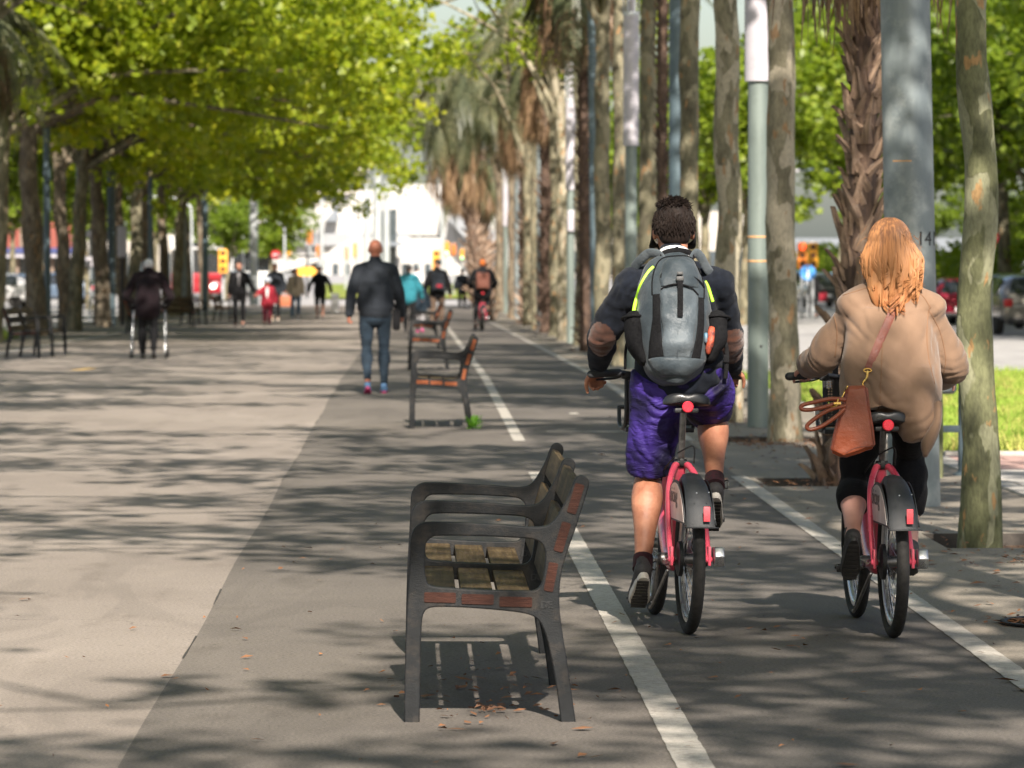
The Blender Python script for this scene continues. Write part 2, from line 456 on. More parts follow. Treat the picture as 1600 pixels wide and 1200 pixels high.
for (d, xa, xb, hw) in PITS:
    nx = 8; pts = []
    for j in range(nx + 1):
        for i in range(nx + 1):
            x = xa + (xb - xa) * i / nx; yy = d - hw + 2 * hw * j / nx
            pts.append((x, yy, gz(yy) - 0.085 + rs.uniform(-.015, .02)))
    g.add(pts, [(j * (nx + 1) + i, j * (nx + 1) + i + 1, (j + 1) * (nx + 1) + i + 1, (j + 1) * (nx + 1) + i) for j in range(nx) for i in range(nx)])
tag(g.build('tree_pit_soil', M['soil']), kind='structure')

# right of the tree strip: kerb, slabs, pink paving, lawn
g = G(); yy = 5.0; k = 0
while yy < END - 1:
    if 20 <= yy < 105: yy += 1.0; continue
    z = gz(yy + .5)
    g.box((XE + 0.075, yy + .5, z - 0.09), (0.146, 0.985, 0.2 + 0.004 * (k % 3)), bev=0.008); yy += 1.0; k += 1
kb = tag(g.build('right_strip_kerb', M['kerb'], smooth=False), kind='structure')
g = G(); g.box((0, 0, 0), (.146, .985, .2), bev=.010); ksm = g.mesh('kerb_stone', smooth=False); fix_normals(ksm); ksm.materials.append(M['kerb'])
for i in range(85):
    yq = 20.5 + i; o = link('kerb_stone', ksm, None, kb, (XE + .075 + .002 * ((i * 7) % 3 - 1), yq, gz(yq) - .085 + .003 * ((i * 5) % 3)))
sheet('slab_pavement', XE + .15, 12.0, yr(5, 34.55, 1), 0.0, M['slab'])
sheet('pink_pavement', XE + .15, 12.0, yr(34.7, 37.3, .5), 0.0, M['pink'])
pv = bpy.data.objects['pink_pavement']; sv = bpy.data.objects['slab_pavement']
g = G(); g.box((0, 0, 0), (.392, .392, .04), bev=.004); slm = g.mesh('paving_slab', smooth=False); fix_normals(slm)
slm2 = slm.copy(); slm.materials.append(M['slab']); slm2.materials.append(M['pink'])
for i in range(4):
    for j in range(20):
        yq = 26.6 + .4 * j
        if yq + .2 < 34.55: link('paving_slab', slm, None, sv, (XE + .36 + .4 * i, yq, -.012 + .0015 * ((i * 3 + j * 5) % 4)))
    for j in range(6): link('paving_slab', slm2, None, pv, (XE + .36 + .4 * i, 34.92 + .4 * j, -.012 + .0015 * ((i * 3 + j * 5) % 4)))
g = G(); g.box((8.1, 34.625, -.09), (7.9, 0.14, .2), bev=.01); g.box((8.1, 37.4, -.07), (7.9, 0.18, .2), bev=.01)
tag(g.build('lawn_kerb', M['kerb'], smooth=False), kind='structure')
sheet('lawn_soil', XE + .15, 7.9, yr(37.5, 60.5, 1), 0.02, M['grass'])
sheet('side_pavement', XE + .15, 6.0, yr(60.5, 165, 3) + [END], 0.0, M['slab'])
def blades(name, area, n, h=(0.05, 0.13), seed=1, mat=None):
    r = np.random.default_rng(seed)
    x = r.uniform(area[0], area[1], n); y = r.uniform(area[2], area[3], n)
    a = r.uniform(0, 2 * PI, n); hh = r.uniform(*h, n) * (0.6 + 0.8 * (np.sin(x * 3.1 + y) * np.sin(y * 1.7) * .5 + .5)); w = r.uniform(.006, .014, n)
    lx = r.normal(0, .35, n) * hh; ly = r.normal(0, .35, n) * hh
    z = np.array([gz(q) for q in y]) + 0.018
    dx, dy = np.cos(a) * w, np.sin(a) * w
    V = np.stack([np.stack([x - dx, y - dy, z], 1), np.stack([x + dx, y + dy, z], 1), np.stack([x + lx, y + ly, z + hh], 1)], 1).reshape(-1, 3)
    me = fast_mesh(name, V, np.arange(3 * n).reshape(-1, 3), [mat])
    return tag(link(name, me), kind='stuff')
M['blade'] = grass_mat('grass blades', (0.11, 0.2, 0.02), (0.22, 0.32, 0.045), (0.42, 0.34, 0.12))
o = blades('lawn_grass', (XE + .15, 7.9, 37.5, 60.5), 70000, seed=2, mat=M['blade']); tag(o, 'short sunlit lawn grass beyond the right kerb', 'grass')
o = blades('verge_grass', (-9.6, -8.5, 70, 104), 16000, (0.1, 0.3), seed=3, mat=M['blade']); tag(o, 'strip of bright grass under the left trees', 'grass')

# far end: cross road and traffic island lawn
sheet('far_lawn', lambda y: -4.6 - (y - 238) * .02, lambda y: 4.6 + (y - 238) * .02, [240, 262, 300, 350], -0.04, M['grass'])
# painted lines with worn edges
def painted(name, xf, y0, y1, w=0.105, step=0.1, seedv=0):
    V = []; F = []; ys = np.arange(y0, y1, step)
    for i, y in enumerate(ys):
        e1 = 0.006 * noise.noise(Vector((y * 7, seedv, 0))); e2 = 0.006 * noise.noise(Vector((y * 7, seedv + 9, 0)))
        z = gz(y) + 0.004
        V += [(xf(y) - w / 2 + e1, y, z), (xf(y) + w / 2 + e2, y, z)]
        if i: F.append((2 * i - 2, 2 * i - 1, 2 * i + 1, 2 * i))
    me = bpy.data.meshes.new(name); me.from_pydata(V, [], F); me.update()
    return tag(link(name, me, M['paint']), kind='structure')
painted('lane_line', X1, 11.5, 34.6, 0.116, seedv=1)
painted('lane_line', X1, 40.2, END - 1, 0.10, .5, seedv=2)
painted('lane_line', X2, 12.0, 33.9, 0.112, seedv=3)
painted('lane_line', X2, 40.3, END - 1, 0.10, .5, seedv=4)
g = G()
g.quad((1.18, 42.25, .004), (2.22, 42.25, .004), (2.22, 42.4, .004), (1.18, 42.4, .004))
for (px, py, w, dy) in ((898, 648, .11, .45), (885, 672, .22, .12), (940, 676, .3, .15), (1000, 680, .25, .12)):
    d = Dg(py); x = X(px, d); g.quad((x - w / 2, d, .0045), (x + w / 2, d, .0045), (x + w * .3, d + dy, .0045), (x - w * .3, d + dy, .0045))
tag(g.build('faded_marking', M['paint'], smooth=False, fixn=False), kind='structure')
M['yellow_paint'] = pm('faded yellow paint', (0.6, 0.36, 0.07), (0.45, 0.3, 0.1), 20, 0.8)
g = G(); d = Dg(577); x = X(127, d); g.quad((x - .12, d - .5, gz(d) + .004), (x + .05, d - .5, gz(d) + .004), (x + .2, d + .6, gz(d) + .004), (x + .02, d + .6, gz(d) + .004))
tag(g.build('yellow_marking', M['yellow_paint'], smooth=False, fixn=False), kind='structure')
# seams between the asphalt fields: a thin dark line of bitumen
M['bitumen'] = pm('bitumen seam', (0.06, 0.05, 0.045), (0.03, 0.027, 0.025), 30, 0.6)
V = []; F = []; ys = np.arange(8, 60, .12)
for i, y in enumerate(ys):
    w = 0.002 + 0.004 * (noise.noise(Vector((y * 2.2, 3, 0))) + .3)
    V += [(XB(y) - w, y, .0035), (XB(y) + w, y, .0035)]
    if i and noise.noise(Vector((y * .7, 7, 1))) > 0.18: F.append((2 * i - 2, 2 * i - 1, 2 * i + 1, 2 * i))
me = bpy.data.meshes.new('asphalt_seam'); me.from_pydata(V, [], F); me.update(); tag(link('asphalt_seam', me, M['bitumen']), kind='structure')
# ------------------------------------------------------------------ plane trees, palms
def bark_mat(name, base=(0.115, 0.105, 0.068), dark=(0.06, 0.053, 0.036), pale=(0.20, 0.18, 0.12), amount=0.42, rust=(0.26, 0.15, 0.07)):
    m, nt, b = newmat(name); L = nt.links.new
    oi = N(nt, 'ShaderNodeObjectInfo')
    tc = nt.nodes.new('ShaderNodeTexCoord'); vm = N(nt, 'ShaderNodeVectorMath', operation='MULTIPLY_ADD')
    L(oi.outputs['Random'], vm.inputs[2]); L(tc.outputs['Object'], vm.inputs[0]); vm.inputs[1].default_value = (1, 1, 0.42)
    co = vm.outputs[0]
    n0 = N(nt, 'ShaderNodeTexNoise', i_Scale=9.0, i_Detail=5.0, i_Roughness=0.6, i_Distortion=0.4); L(co, n0.inputs[0])
    r0 = ramp(nt, (0.32, 0.5, 0.68), (dark, base, tuple(x * 1.35 for x in base))); L(n0.outputs[0], r0.inputs[0])
    n1 = N(nt, 'ShaderNodeTexNoise', i_Scale=6.5, i_Detail=3.0, i_Roughness=0.45, i_Distortion=0.6); L(co, n1.inputs[0])
    e = 0.5 + (0.5 - amount) * 0.3
    r1 = ramp(nt, (e, e + 0.025), (0, 1)); L(n1.outputs[0], r1.inputs[0])
    c = mixc(nt, r1.outputs[0], r0.outputs[0], pale)
    n2 = N(nt, 'ShaderNodeTexNoise', i_Scale=13.0, i_Detail=3.0); L(co, n2.inputs[0])
    r2 = ramp(nt, (0.62, 0.66), (0, 0.8)); L(n2.outputs[0], r2.inputs[0])
    c = mixc(nt, r2.outputs[0], c, rust)
    n3 = N(nt, 'ShaderNodeTexNoise', i_Scale=60.0, i_Detail=4.0); L(co, n3.inputs[0])
    r3 = ramp(nt, (0.3, 0.6), (0.75, 1.1)); L(n3.outputs[0], r3.inputs[0])
    L(mixc(nt, 1.0, c, r3.outputs[0], 'MULTIPLY'), b.inputs['Base Color'])
    b.inputs['Roughness'].default_value = 0.85; b.inputs['Specular IOR Level'].default_value = 0.25
    ad = N(nt, 'ShaderNodeMath', operation='MULTIPLY_ADD', i_1=-0.6); L(r1.outputs[0], ad.inputs[0]); L(n3.outputs[0], ad.inputs[2])
    bp = N(nt, 'ShaderNodeBump', i_Strength=0.5, i_Distance=0.01); L(ad.outputs[0], bp.inputs['Height']); L(bp.outputs[0], b.inputs['Normal'])
    return m
M['bark'] = bark_mat('plane bark')
M['bark_pale'] = bark_mat('pale plane bark', (0.175, 0.158, 0.105), (0.095, 0.085, 0.056), (0.32, 0.285, 0.21), 0.55)
M['bark_shaded'] = bark_mat('plane bark with painted shade', (0.11, 0.088, 0.062), (0.055, 0.042, 0.032), (0.19, 0.16, 0.115), 0.3)  # canopy shade on the trunks put into a darker bark colour
M['bark_olive'] = bark_mat('olive plane bark', (0.105, 0.108, 0.056), (0.058, 0.06, 0.034), (0.20, 0.20, 0.125), 0.4, (0.3, 0.17, 0.07))
def leaf_mat(name, cols, trans=0.45, sc=2.4):
    m, nt, b = newmat(name); L = nt.links.new
    nt.nodes.remove(b)
    out = [n for n in nt.nodes if n.type == 'OUTPUT_MATERIAL'][0]
    co = coords(nt); oi = N(nt, 'ShaderNodeObjectInfo')
    wn_ = N(nt, 'ShaderNodeTexNoise', i_Scale=sc, i_Detail=6.0, i_Roughness=0.9); L(co, wn_.inputs[0])
    ad = N(nt, 'ShaderNodeMath', operation='MULTIPLY_ADD', i_1=0.1); L(oi.outputs['Random'], ad.inputs[0]); L(wn_.outputs[0], ad.inputs[2])
    r = ramp(nt, (0.34, 0.46, 0.58, 0.72), cols); L(ad.outputs[0], r.inputs[0])
    di = N(nt, 'ShaderNodeBsdfPrincipled'); di.inputs['Roughness'].default_value = 0.42; di.inputs['Specular IOR Level'].default_value = 0.4
    tr = N(nt, 'ShaderNodeBsdfTranslucent')
    L(r.outputs[0], di.inputs['Base Color'])
    tcx = mixc(nt, 1.0, r.outputs[0], (1.75, 1.75, 0.5), 'MULTIPLY'); L(tcx, tr.inputs[0])
    mx = N(nt, 'ShaderNodeMixShader'); mx.inputs[0].default_value = trans; L(di.outputs[0], mx.inputs[1]); L(tr.outputs[0], mx.inputs[2]); L(mx.outputs[0], out.inputs[0])
    return m
M['leaf'] = leaf_mat('plane leaves', ((0.065, 0.105, 0.012), (0.145, 0.205, 0.015), (0.26, 0.31, 0.02), (0.46, 0.41, 0.04)), trans=0.5)
M['leaf_far'] = leaf_mat('distant plane leaves', ((0.055, 0.095, 0.012), (0.105, 0.165, 0.016), (0.17, 0.235, 0.02), (0.27, 0.29, 0.035)), trans=0.48)

def leaf_cloud(name, centers, n_each, spread, size, seed, mat, droop=0.25):
    """a crown of many lobed leaves around the ends of the branches"""
    r = np.random.default_rng(seed)
    C = np.repeat(np.array(centers), n_each, axis=0); n = len(C)
    off = r.normal(0, 1, (n, 3)); off /= np.linalg.norm(off, axis=1)[:, None]
    off *= (r.uniform(0, 1, n) ** 0.5)[:, None] * np.array(spread) * r.uniform(.75, 1.25, n)[:, None]
    C = C + off
    nrm = r.normal(0, 1, (n, 3)) + np.array((0, 0, 0.75)); nrm /= np.linalg.norm(nrm, axis=1)[:, None]
    t = np.cross(nrm, r.normal(0, 1, (n, 3))); t /= np.linalg.norm(t, axis=1)[:, None]; s_ = np.cross(nrm, t)
    sz = r.uniform(size[0], size[1], n)
    # five-point outline: stem end, two side lobes, two shoulder lobes, tip, folded on the midrib
    sh = np.array([(-.5, 0, 0), (-.12, .5, .10), (.28, .36, .07), (.55, 0, -.05), (.28, -.36, .07), (-.12, -.5, .10)])
    V = C[:, None, :] + (sh[None, :, 0, None] * t[:, None, :] + sh[None, :, 1, None] * s_[:, None, :] + sh[None, :, 2, None] * nrm[:, None, :]) * sz[:, None, None]
    V = V.reshape(-1, 3); b = np.arange(n)[:, None] * 6
    F = np.concatenate([b + np.array([[0, 3, 2, 1]]), b + np.array([[0, 5, 4, 3]])])
    return fast_mesh(name, V, F, [mat])

def tree_meshes(seed, fork, R, top, r0=0.14, rt=0.11, lean=(0, 0), low=None, reach=(0, 0), nlimb=5, leafn=46, mat=None, leafmat=None, size=(.10, .19), nclump=130, zlow=None, knots=6):
    """returns (trunk mesh, limbs mesh, crown mesh); origin at the foot"""
    r = random.Random(seed)
    g = G()
    n = 9; pts = []; rad = []
    for i in range(n + 1):
        t = i / n; z = fork * t - .12 * (1 - t)
        w = 0.03 * (1 if 0 < i < n else 0.3)
        pts.append((lean[0] * t + r.uniform(-w, w), lean[1] * t + r.uniform(-w, w), z))
        q = r0 + (rt - r0) * t + (0.022 * (1 - t * 9) if t < .11 else 0) + r.uniform(-.006, .006); rad.append((q * r.uniform(.95, 1.05), q))
    g.tube(pts, rad, seg=22, smooth=5)
    tm = g.mesh('trunk')
    sd = seed * 1.7
    displace(tm, lambda co, no: 0.014 * vnoise(co, (5, 5, 2.2), sd) + 0.006 * vnoise(co, (18, 18, 9), sd + 3))
    g = G(); ends = []
    tip = np.array(pts[-1])
    for k in range(nlimb):
        a = 2 * PI * (k + r.uniform(-.25, .25)) / nlimb
        dirx, diry = math.cos(a), math.sin(a)
        L_ = R * r.uniform(.75, 1.05); zt = top - fork
        p = [tip - np.array((0, 0, .15 + r.uniform(0, .3)))]
        for q in (.18, .42, .7, 1.0):
            p.append(tip + np.array((dirx * L_ * q + reach[0] * q + r.uniform(-.2, .2), diry * L_ * q + reach[1] * q + r.uniform(-.2, .2), zt * (q ** .75) * r.uniform(.45, .8))))
        g.tube(p, [rt * .62, rt * .55, rt * .42, rt * .28, rt * .12], seg=9, smooth=4)
        for j in range(1, 5):
            ends.append(p[j])
            for s_ in range(2):
                a2 = r.uniform(0, 2 * PI); l2 = R * r.uniform(.3, .5)
                e = p[j] + np.array((math.cos(a2) * l2, math.sin(a2) * l2, r.uniform(-.3, .9) * l2))
                mid = (p[j] + e) / 2 + np.array((0, 0, r.uniform(-.1, .25)))
                g.tube([p[j], mid, e], [rt * .2, rt * .14, rt * .05], seg=6, smooth=3); ends.append(e); ends.append(mid)
    if low:
        for (dx, dy, dz) in low:       # long low limbs
            e = np.array((dx, dy, dz)); m1 = tip * .6 + e * .4 + np.array((0, 0, .5)); m0 = tip * .85 + e * .15 + np.array((0, 0, .1))
            g.tube([tip - np.array((0, 0, .3)), m0, m1, e], [rt * .6, rt * .5, rt * .34, rt * .1], seg=9, smooth=5)
            for q in range(16): 
                f = r.uniform(.4, 1.1); c = tip * (1 - f) + e * f
                ends.append(c + np.array((r.uniform(-1.3, 1.3), r.uniform(-1.3, 1.3), r.uniform(-.2, 1.6))))
    lm = g.mesh('limb')
    C = []
    zl = zlow if zlow is not None else fork + .4
    while len(C) < nclump:
        e = ends[r.randrange(len(ends))]
        c = np.array(e) + np.array((r.gauss(0, .55), r.gauss(0, .55), r.gauss(.2, .5)))
        if c[2] > zl or (low and r.random() < .5): C.append(c)
    cm = leaf_cloud('crown', C, leafn, (.62, .62, .42), size, seed, leafmat)
    for me in (tm, lm): me.materials.append(mat)
    return tm, lm, cm
def plane_tree(meshes, x, y, rz, label, group, scale=1.0, z=None):
    t = empty('plane_tree', (x, y, (gz(y) if z is None else z)), rz, label, 'tree', group)
    t.scale = (scale,) * 3
    for nm, me in zip(('trunk', 'limb', 'crown'), meshes):
        o = bpy.data.objects.new(nm, me); COL.objects.link(o); o.parent = t
        if nm == 'crown': o['kind'] = 'stuff' if False else 'thing'; del o['kind']
    return t

# right row: individual trunks.  (picture x at the trunk's middle, distance, radius, top radius, lean, bark)
RG = 'plane trees in the right hand row'
right = [
    # x,  d,    r0,   rt,  lean x, fork, bark, label
    (3.11, 26.2, .103, .078, -.10, 6.2, 'bark_olive', 'slim olive green plane trunk nearest on the right, beside the red haired rider'),
    (3.16, 40.6, .132, .105, -.08, 6.4, 'bark_pale', 'pale patchy plane trunk just left of the shaggy palm'),
    (2.985, 45.2, .122, .105, -.03, 6.2, 'bark_pale', 'pale smooth plane trunk left of the white topped lamp post'),
    (3.01, 51.8, .108, .10, -.02, 6.4, 'bark', 'olive plane trunk rising behind the backpacked rider, right of his head'),
    (3.03, 61.8, .12, .10, .02, 6.6, 'bark', 'brownish plane trunk above the backpacked rider, right of the nearer dark palm'),
    (3.03, 70.4, .105, .095, .0, 6.4, 'bark', 'plane trunk just left of the second white topped lamp post'),
    (3.08, 77.8, .14, .12, .0, 5.6, 'bark', 'knotty plane trunk with a bent limb over the left shoulder of the backpacked rider'),
    (3.2, 92.0, .11, .10, .0, 5.6, 'bark', 'thin plane trunk with a low limb, beside the third lamp post'),
    (3.2, 100.0, .185, .14, -.1, 4.9, 'bark_pale', 'sunlit whitish plane trunk with a long bare limb reaching left'),
    (3.2, 108.0, .13, .12, .0, 5.0, 'bark', 'plane trunk right behind the sunlit whitish trunk'),
    (3.2, 124.0, .15, .13, .0, 5.0, 'bark', 'plane trunk a third of the way back from the far palms'),
    (3.2, 134.0, .14, .13, .0, 5.0, 'bark', 'plane trunk farther back in the dense right row'),
    (3.3, 160.0, .15, .13, .0, 5.0, 'bark_shaded', 'plane trunk near the far end of the right row'),
    (3.3, 182.0, .2, .15, .0, 5.0, 'bark_shaded', 'last plane trunk at the far end of the right row, beside the far cyclist'),
]
hi = {}
for i, (x, d, r0, rt, lx, fork, bk, lab) in enumerate(right):
    far = d > 88
    ms = tree_meshes(100 + i, fork, 3.1 if not far else 2.6, 12.0 if not far else 9.5, r0, rt, (lx, 0), mat=M[bk], leafmat=M['leaf'], nclump=88 if not far else 40, leafn=34, zlow=fork + 1.0 + (0 if not far else 1.3), size=(.11, .21),
                     low=[(-2.9, -1.0, 7.2)] if i in (8,) else ([(-1.6, -1.5, 6.3)] if i == 6 else None))
    plane_tree(ms, x, d, 0, lab, RG, z=gz(d) - .06)
    hi[i] = ms
# trees of the same row that stand before the picture's right edge and only shade it
for i, (x, d) in enumerate(((3.1, -19), (3.1, -12), (3.1, -5), (3.1, 2), (4.1, 7.6), (3.2, 14.2), (3.1, 20.0))):  # one stands off the row, placed there to shade the riders
    plane_tree(hi[i % 4], x, d, 1.3 * i + .7, None, None)['label'] = 'unseen plane tree by the right row, out of the picture, shading the cycle lane'
    COL.objects[-1]
for o in list(COL.objects):
    if o.name.startswith('plane_tree') and 'out of the picture' in o.get('label', ''): o['category'] = 'tree'; o['group'] = 'near plane trees shading the path'

# left row
LG = 'plane trees in the left hand row'
lm_near = [tree_meshes(200 + i, 5.4, 4.1, 11.5, .16, .14, (r_, 0), reach=(4.6, 0), mat=M['bark'], leafmat=M['leaf'], nclump=190, leafn=32, size=(.11, .21), zlow=6.2, nlimb=6) for i, r_ in enumerate((.1, -.1))]
for i, d in enumerate((-18, -10, -2, 6, 14, 22, 30, 38.5, 47, 55, 63.5, 72, 80, 88)):
    t = plane_tree(lm_near[i % 2], -8.4, d, (0, .3, -.3)[i % 3], 'plane tree of the left row standing out of the picture beside the promenade', 'near plane trees shading the path', 1 + .05 * (i % 3))
lows = [[(6.2, -1.5, 5.4), (3.6, 1.5, 4.9), (6.9, .5, 4.3)], [(6.8, .5, 5.0), (8.4, 1.5, 6.6), (4.5, -2.0, 6.0), (5.7, 1, 4.2)], [(5.4, 1.0, 4.6), (7.0, -1.2, 5.2), (8.3, 0, 6.8), (-3, 0, 6)], [(6.0, 1.8, 4.6), (7.0, 0, 5.8), (4.4, -.8, 4.6)]]
lm_far = [tree_meshes(230 + i, 4.5 + .2 * (i % 2), 3.9, 10.5, .20, .165, (.25 * (-1) ** i, 0), reach=(2.6, 0), mat=M['bark_shaded' if i % 2 else 'bark'], leafmat=M['leaf'], nclump=290, leafn=44, size=(.13, .24), low=lows[i], zlow=4.6) for i in range(4)]
left = [
    (-8.45, 96.5, 'thick dark plane trunk at the left edge of the picture'),
    (-8.4, 108.0, 'plane trunk behind the leftmost bench, with a grey pole at its side'),
    (-8.4, 119.5, 'pale forked plane tree second to the right of the leftmost bench'),
    (-8.4, 131.0, 'plane trunk left of the old man with the walking frame'),
    (-8.4, 144.0, 'plane trunk rising straight behind the old man with the walking frame'),
    (-8.5, 156.0, 'plane trunk just right of the old man with the walking frame'),
    (-8.3, 168.0, 'leaning plane trunk between the old man and the benches beyond him'),
    (-8.4, 180.0, 'plane trunk before the red and white bus'),
    (-9.0, 102.5, 'dark plane trunk close behind the leftmost bench'),
    (-8.9, 113.5, 'dark trunk just left of the pale forked plane tree'),
    (-9.1, 126.0, 'dark trunk just right of the pale forked plane tree'),
    (-8.9, 137.5, 'dark slim trunk beside the narrow white panel'),
    (-9.0, 150.0, 'dark slim trunk right of the old man'),
    (-8.8, 162.0, 'dark trunk left of the leaning plane trunk'),
    (-8.9, 174.0, 'dark trunk right of the leaning plane trunk'),
    (-8.5, 197.0, 'pale last plane tree of the left row, widely forked'),
]
for i, (x, d, lab) in enumerate(left):
    plane_tree(lm_far[i % 4] if i < 8 or i > 14 else lm_far[1 + 2 * (i % 2)], x, d, (0, .5, -.4, .2, .9, -.7)[i % 6], lab, LG, (1.0, 1.04, .95, 1.02)[i % 4])
# a second row beyond, at the left road's near side, and rows across both roads
ORD = ['nearest ', 'second nearest ', 'third nearest ', 'fourth nearest ', 'fifth nearest ', 'sixth nearest ', 'seventh nearest ', 'eighth nearest ', 'ninth nearest ', 'tenth nearest ', 'eleventh nearest ', 'twelfth nearest ', 'farthest ']
bg_m = [tree_meshes(260 + i, 3.2, 3.4, 8.5, .16, .12, (.3, 0), mat=M['bark'], leafmat=M['leaf_far'], nclump=210, leafn=44, size=(.14, .26), zlow=3.0, nlimb=6) for i in range(3)]
k = 0
for (x0, sp, ys_, lab, grp) in (
        (-12.6, 1.2, (100, 112, 125, 139, 152, 166, 181, 199), 'leafy tree behind the left row', 'trees behind the left row'),
        (-26.0, 3.0, (150, 163, 176, 190, 205, 222, 240, 262), 'leafy tree on the far side of the left road', 'trees across the left road'),
        (20.5, .8, (78, 88, 98, 108, 118, 128, 139, 151, 163, 176, 190, 206, 224), 'leafy tree on the far side of the right road', 'trees across the right road'),
        (26.0, .8, (110, 124, 138, 152, 166, 182, 200, 220, 242), 'leafy tree in the second row beyond the right road', 'second row of trees beyond the right road'),
        (27.0, 3.0, (128, 138, 149, 160, 172, 185, 200, 216, 234, 254, 275), 'low bushy tree closing the view beyond the right road', 'low trees beyond the right road'),
        (10.5, .5, (150, 170, 190, 212, 236, 262), 'leafy tree on the near side of the right road', 'trees on the near side of the right road')):
    rr = random.Random(int(x0 * 10))
    for y in ys_:
        s_ = rr.uniform(.9, 1.15) * (.62 if x0 == 27.0 else 1.65 if abs(x0) > 24 else 1.4 if x0 == 20.5 else 1.2 if abs(x0) > 15 else 1)
        plane_tree(bg_m[k % 3], x0 + rr.uniform(-sp, sp), y, rr.uniform(0, 6.28), ORD[ys_.index(y)] + lab, grp, s_); k += 1

# ---- palms
M['boot'] = pm('palm leaf base', (0.27, 0.185, 0.125), (0.10, 0.06, 0.04), (30, 30, 4), 0.9, bump=0.8, bscale=70, dirt=((0.38, 0.34, 0.29), 5, .6))
M['palm_core'] = pm('palm trunk fibre', (0.12, 0.075, 0.05), (0.04, 0.025, 0.02), (40, 40, 6), 0.95, bump=1.0, bscale=50)
M['skirt'] = leaf_mat('dead palm fronds', ((0.06, 0.034, 0.02), (0.11, 0.066, 0.038), (0.19, 0.12, 0.07), (0.32, 0.22, 0.12)), trans=0.12, sc=6)
M['frond'] = leaf_mat('palm fronds', ((0.030, 0.042, 0.022), (0.065, 0.08, 0.042), (0.13, 0.14, 0.075), (0.30, 0.27, 0.15)), trans=0.3, sc=5)
def boot_mesh(v):
    r = random.Random(v); g = G()
    # a woody petiole stub: wide clasping base, tapering, curling out at the cut tip
    w = r.uniform(.085, .11); h = r.uniform(.2, .3); o_ = r.uniform(.05, .1)
    prof = [(0, 0, w, .03), (.012, h * .35, w * .72, .03), (.035, h * .7, w * .42, .026), (o_, h, w * .26, .018)]
    V = []; F = []
    for (y, z, ww, th) in prof:
        V += [(-ww / 2, y - .012, z), (0, y + th, z + .008), (ww / 2, y - .012, z), (0, y - th * .4, z - .008)]
    for i in range(3):
        for j in range(4): F.append((i * 4 + j, i * 4 + (j + 1) % 4, i * 4 + 4 + (j + 1) % 4, i * 4 + 4 + j))
    F += [(0, 3, 2, 1), (12, 13, 14, 15)]
    g.add(V, F); me = g.mesh('leaf_base', smooth=False); fix_normals(me); me.materials.append(M['boot']); return me
def skirt_mesh(seed, z0, z1, rad, n=170, green=False, name='skirt', spread=1.0, ang=None):
    """dead fronds hanging down: each a rib with strap-like torn segments"""
    r = random.Random(seed); V = []; F = []
    def strap(p, q, w, nrm):
        n_ = len(V); p = Vector(p); q = Vector(q); d = (q - p).normalized(); s_ = d.cross(nrm).normalized() * w
        m_ = (p + q) / 2 + nrm * .03
        V.extend([p - s_, p + s_, m_ + s_, m_ - s_, q + s_ * .12, q - s_ * .12]); F.extend([(n_, n_ + 1, n_ + 2, n_ + 3), (n_ + 3, n_ + 2, n_ + 4, n_ + 5)])
    for k in range(n):
        a = r.uniform(0, 2 * PI) if ang is None else r.uniform(*ang)
        u = Vector((math.cos(a), math.sin(a), 0)); zt = r.uniform(z0 + (z1 - z0) * .3, z1)
        ln = min(r.uniform(.9, 2.0), zt - z0 + r.uniform(-.1, .15)); rr_ = rad * r.uniform(.55, 1.0)
        c = u * (rr_ * .5) + Vector((0, 0, zt)); mid = u * rr_ * 1.0 + Vector((0, 0, zt - ln * .35)); tip = u * rr_ * r.uniform(.85, 1.05) + Vector((0, 0, zt - ln))
        strap(c, mid, .02, u)
        for s in range(11):
            o1 = Vector((r.gauss(0, .03), r.gauss(0, .03), r.uniform(-.1, .1))); o2 = Vector((r.gauss(0, .11), r.gauss(0, .11), r.uniform(-.12, .3)))
            strap(mid + o1, tip + o2, r.uniform(.008, .02), (u + Vector((r.uniform(-.6, .6), r.uniform(-.6, .6), 0))).normalized())
    me = bpy.data.meshes.new(name); me.from_pydata([tuple(v) for v in V], [], F); me.update(); me.materials.append(M['skirt']); return me
def frond_mesh(L_=2.3, seed=0, drop=1.0, nl=34, w=.045, fan=False, mat='frond'):
    """one arching feather frond along +Y with leaflets down both sides"""
    r = random.Random(seed); V = []; F = []
    def at(t): return Vector((0, L_ * (t - .28 * drop * t * t), L_ * (.34 * t - (.34 + .62 * drop) * t * t)))
    for i in range(12):
        a, b_ = at(i / 12), at((i + 1) / 12); wi = .025 * (1 - i / 13)
        n_ = len(V); V.extend([a + Vector((-wi, 0, 0)), a + Vector((wi, 0, 0)), b_ + Vector((wi, 0, 0)), b_ + Vector((-wi, 0, 0))]); F.append((n_, n_ + 1, n_ + 2, n_ + 3))
    for i in range(nl):
        t = .16 + .84 * i / nl; c = at(t); tan = (at(t + .02) - c).normalized(); ll = L_ * .24 * math.sin(PI * min(t * .9 + .12, 1)) + .08
        for s in (-1, 1):
            d = (Vector((s, 0, 0)) * .75 + tan * .65 + Vector((0, 0, -.35 - .3 * r.random()))).normalized() * ll * r.uniform(.8, 1.1)
            q = tan * w; n_ = len(V)
            V.extend([c - q * .5, c + q * .5, c + d * .6 + q * .6 + Vector((0, 0, .02)), c + d + Vector((0, 0, -.12 * ll * 3)), c + d * .6 - q * .6 + Vector((0, 0, .02))]); F.extend([(n_, n_ + 1, n_ + 2, n_ + 3, n_ + 4)])
    me = bpy.data.meshes.new('frond'); me.from_pydata([tuple(v) for v in V], [], F); me.update(); me.materials.append(M[mat]); return me
fr_m = [frond_mesh(2.9, i, .9 + .2 * i) for i in range(4)]
fd_m = [frond_mesh(2.3, i + 9, 1.25 + .1 * i, mat='skirt') for i in range(2)]
boots = [boot_mesh(i) for i in range(5)]
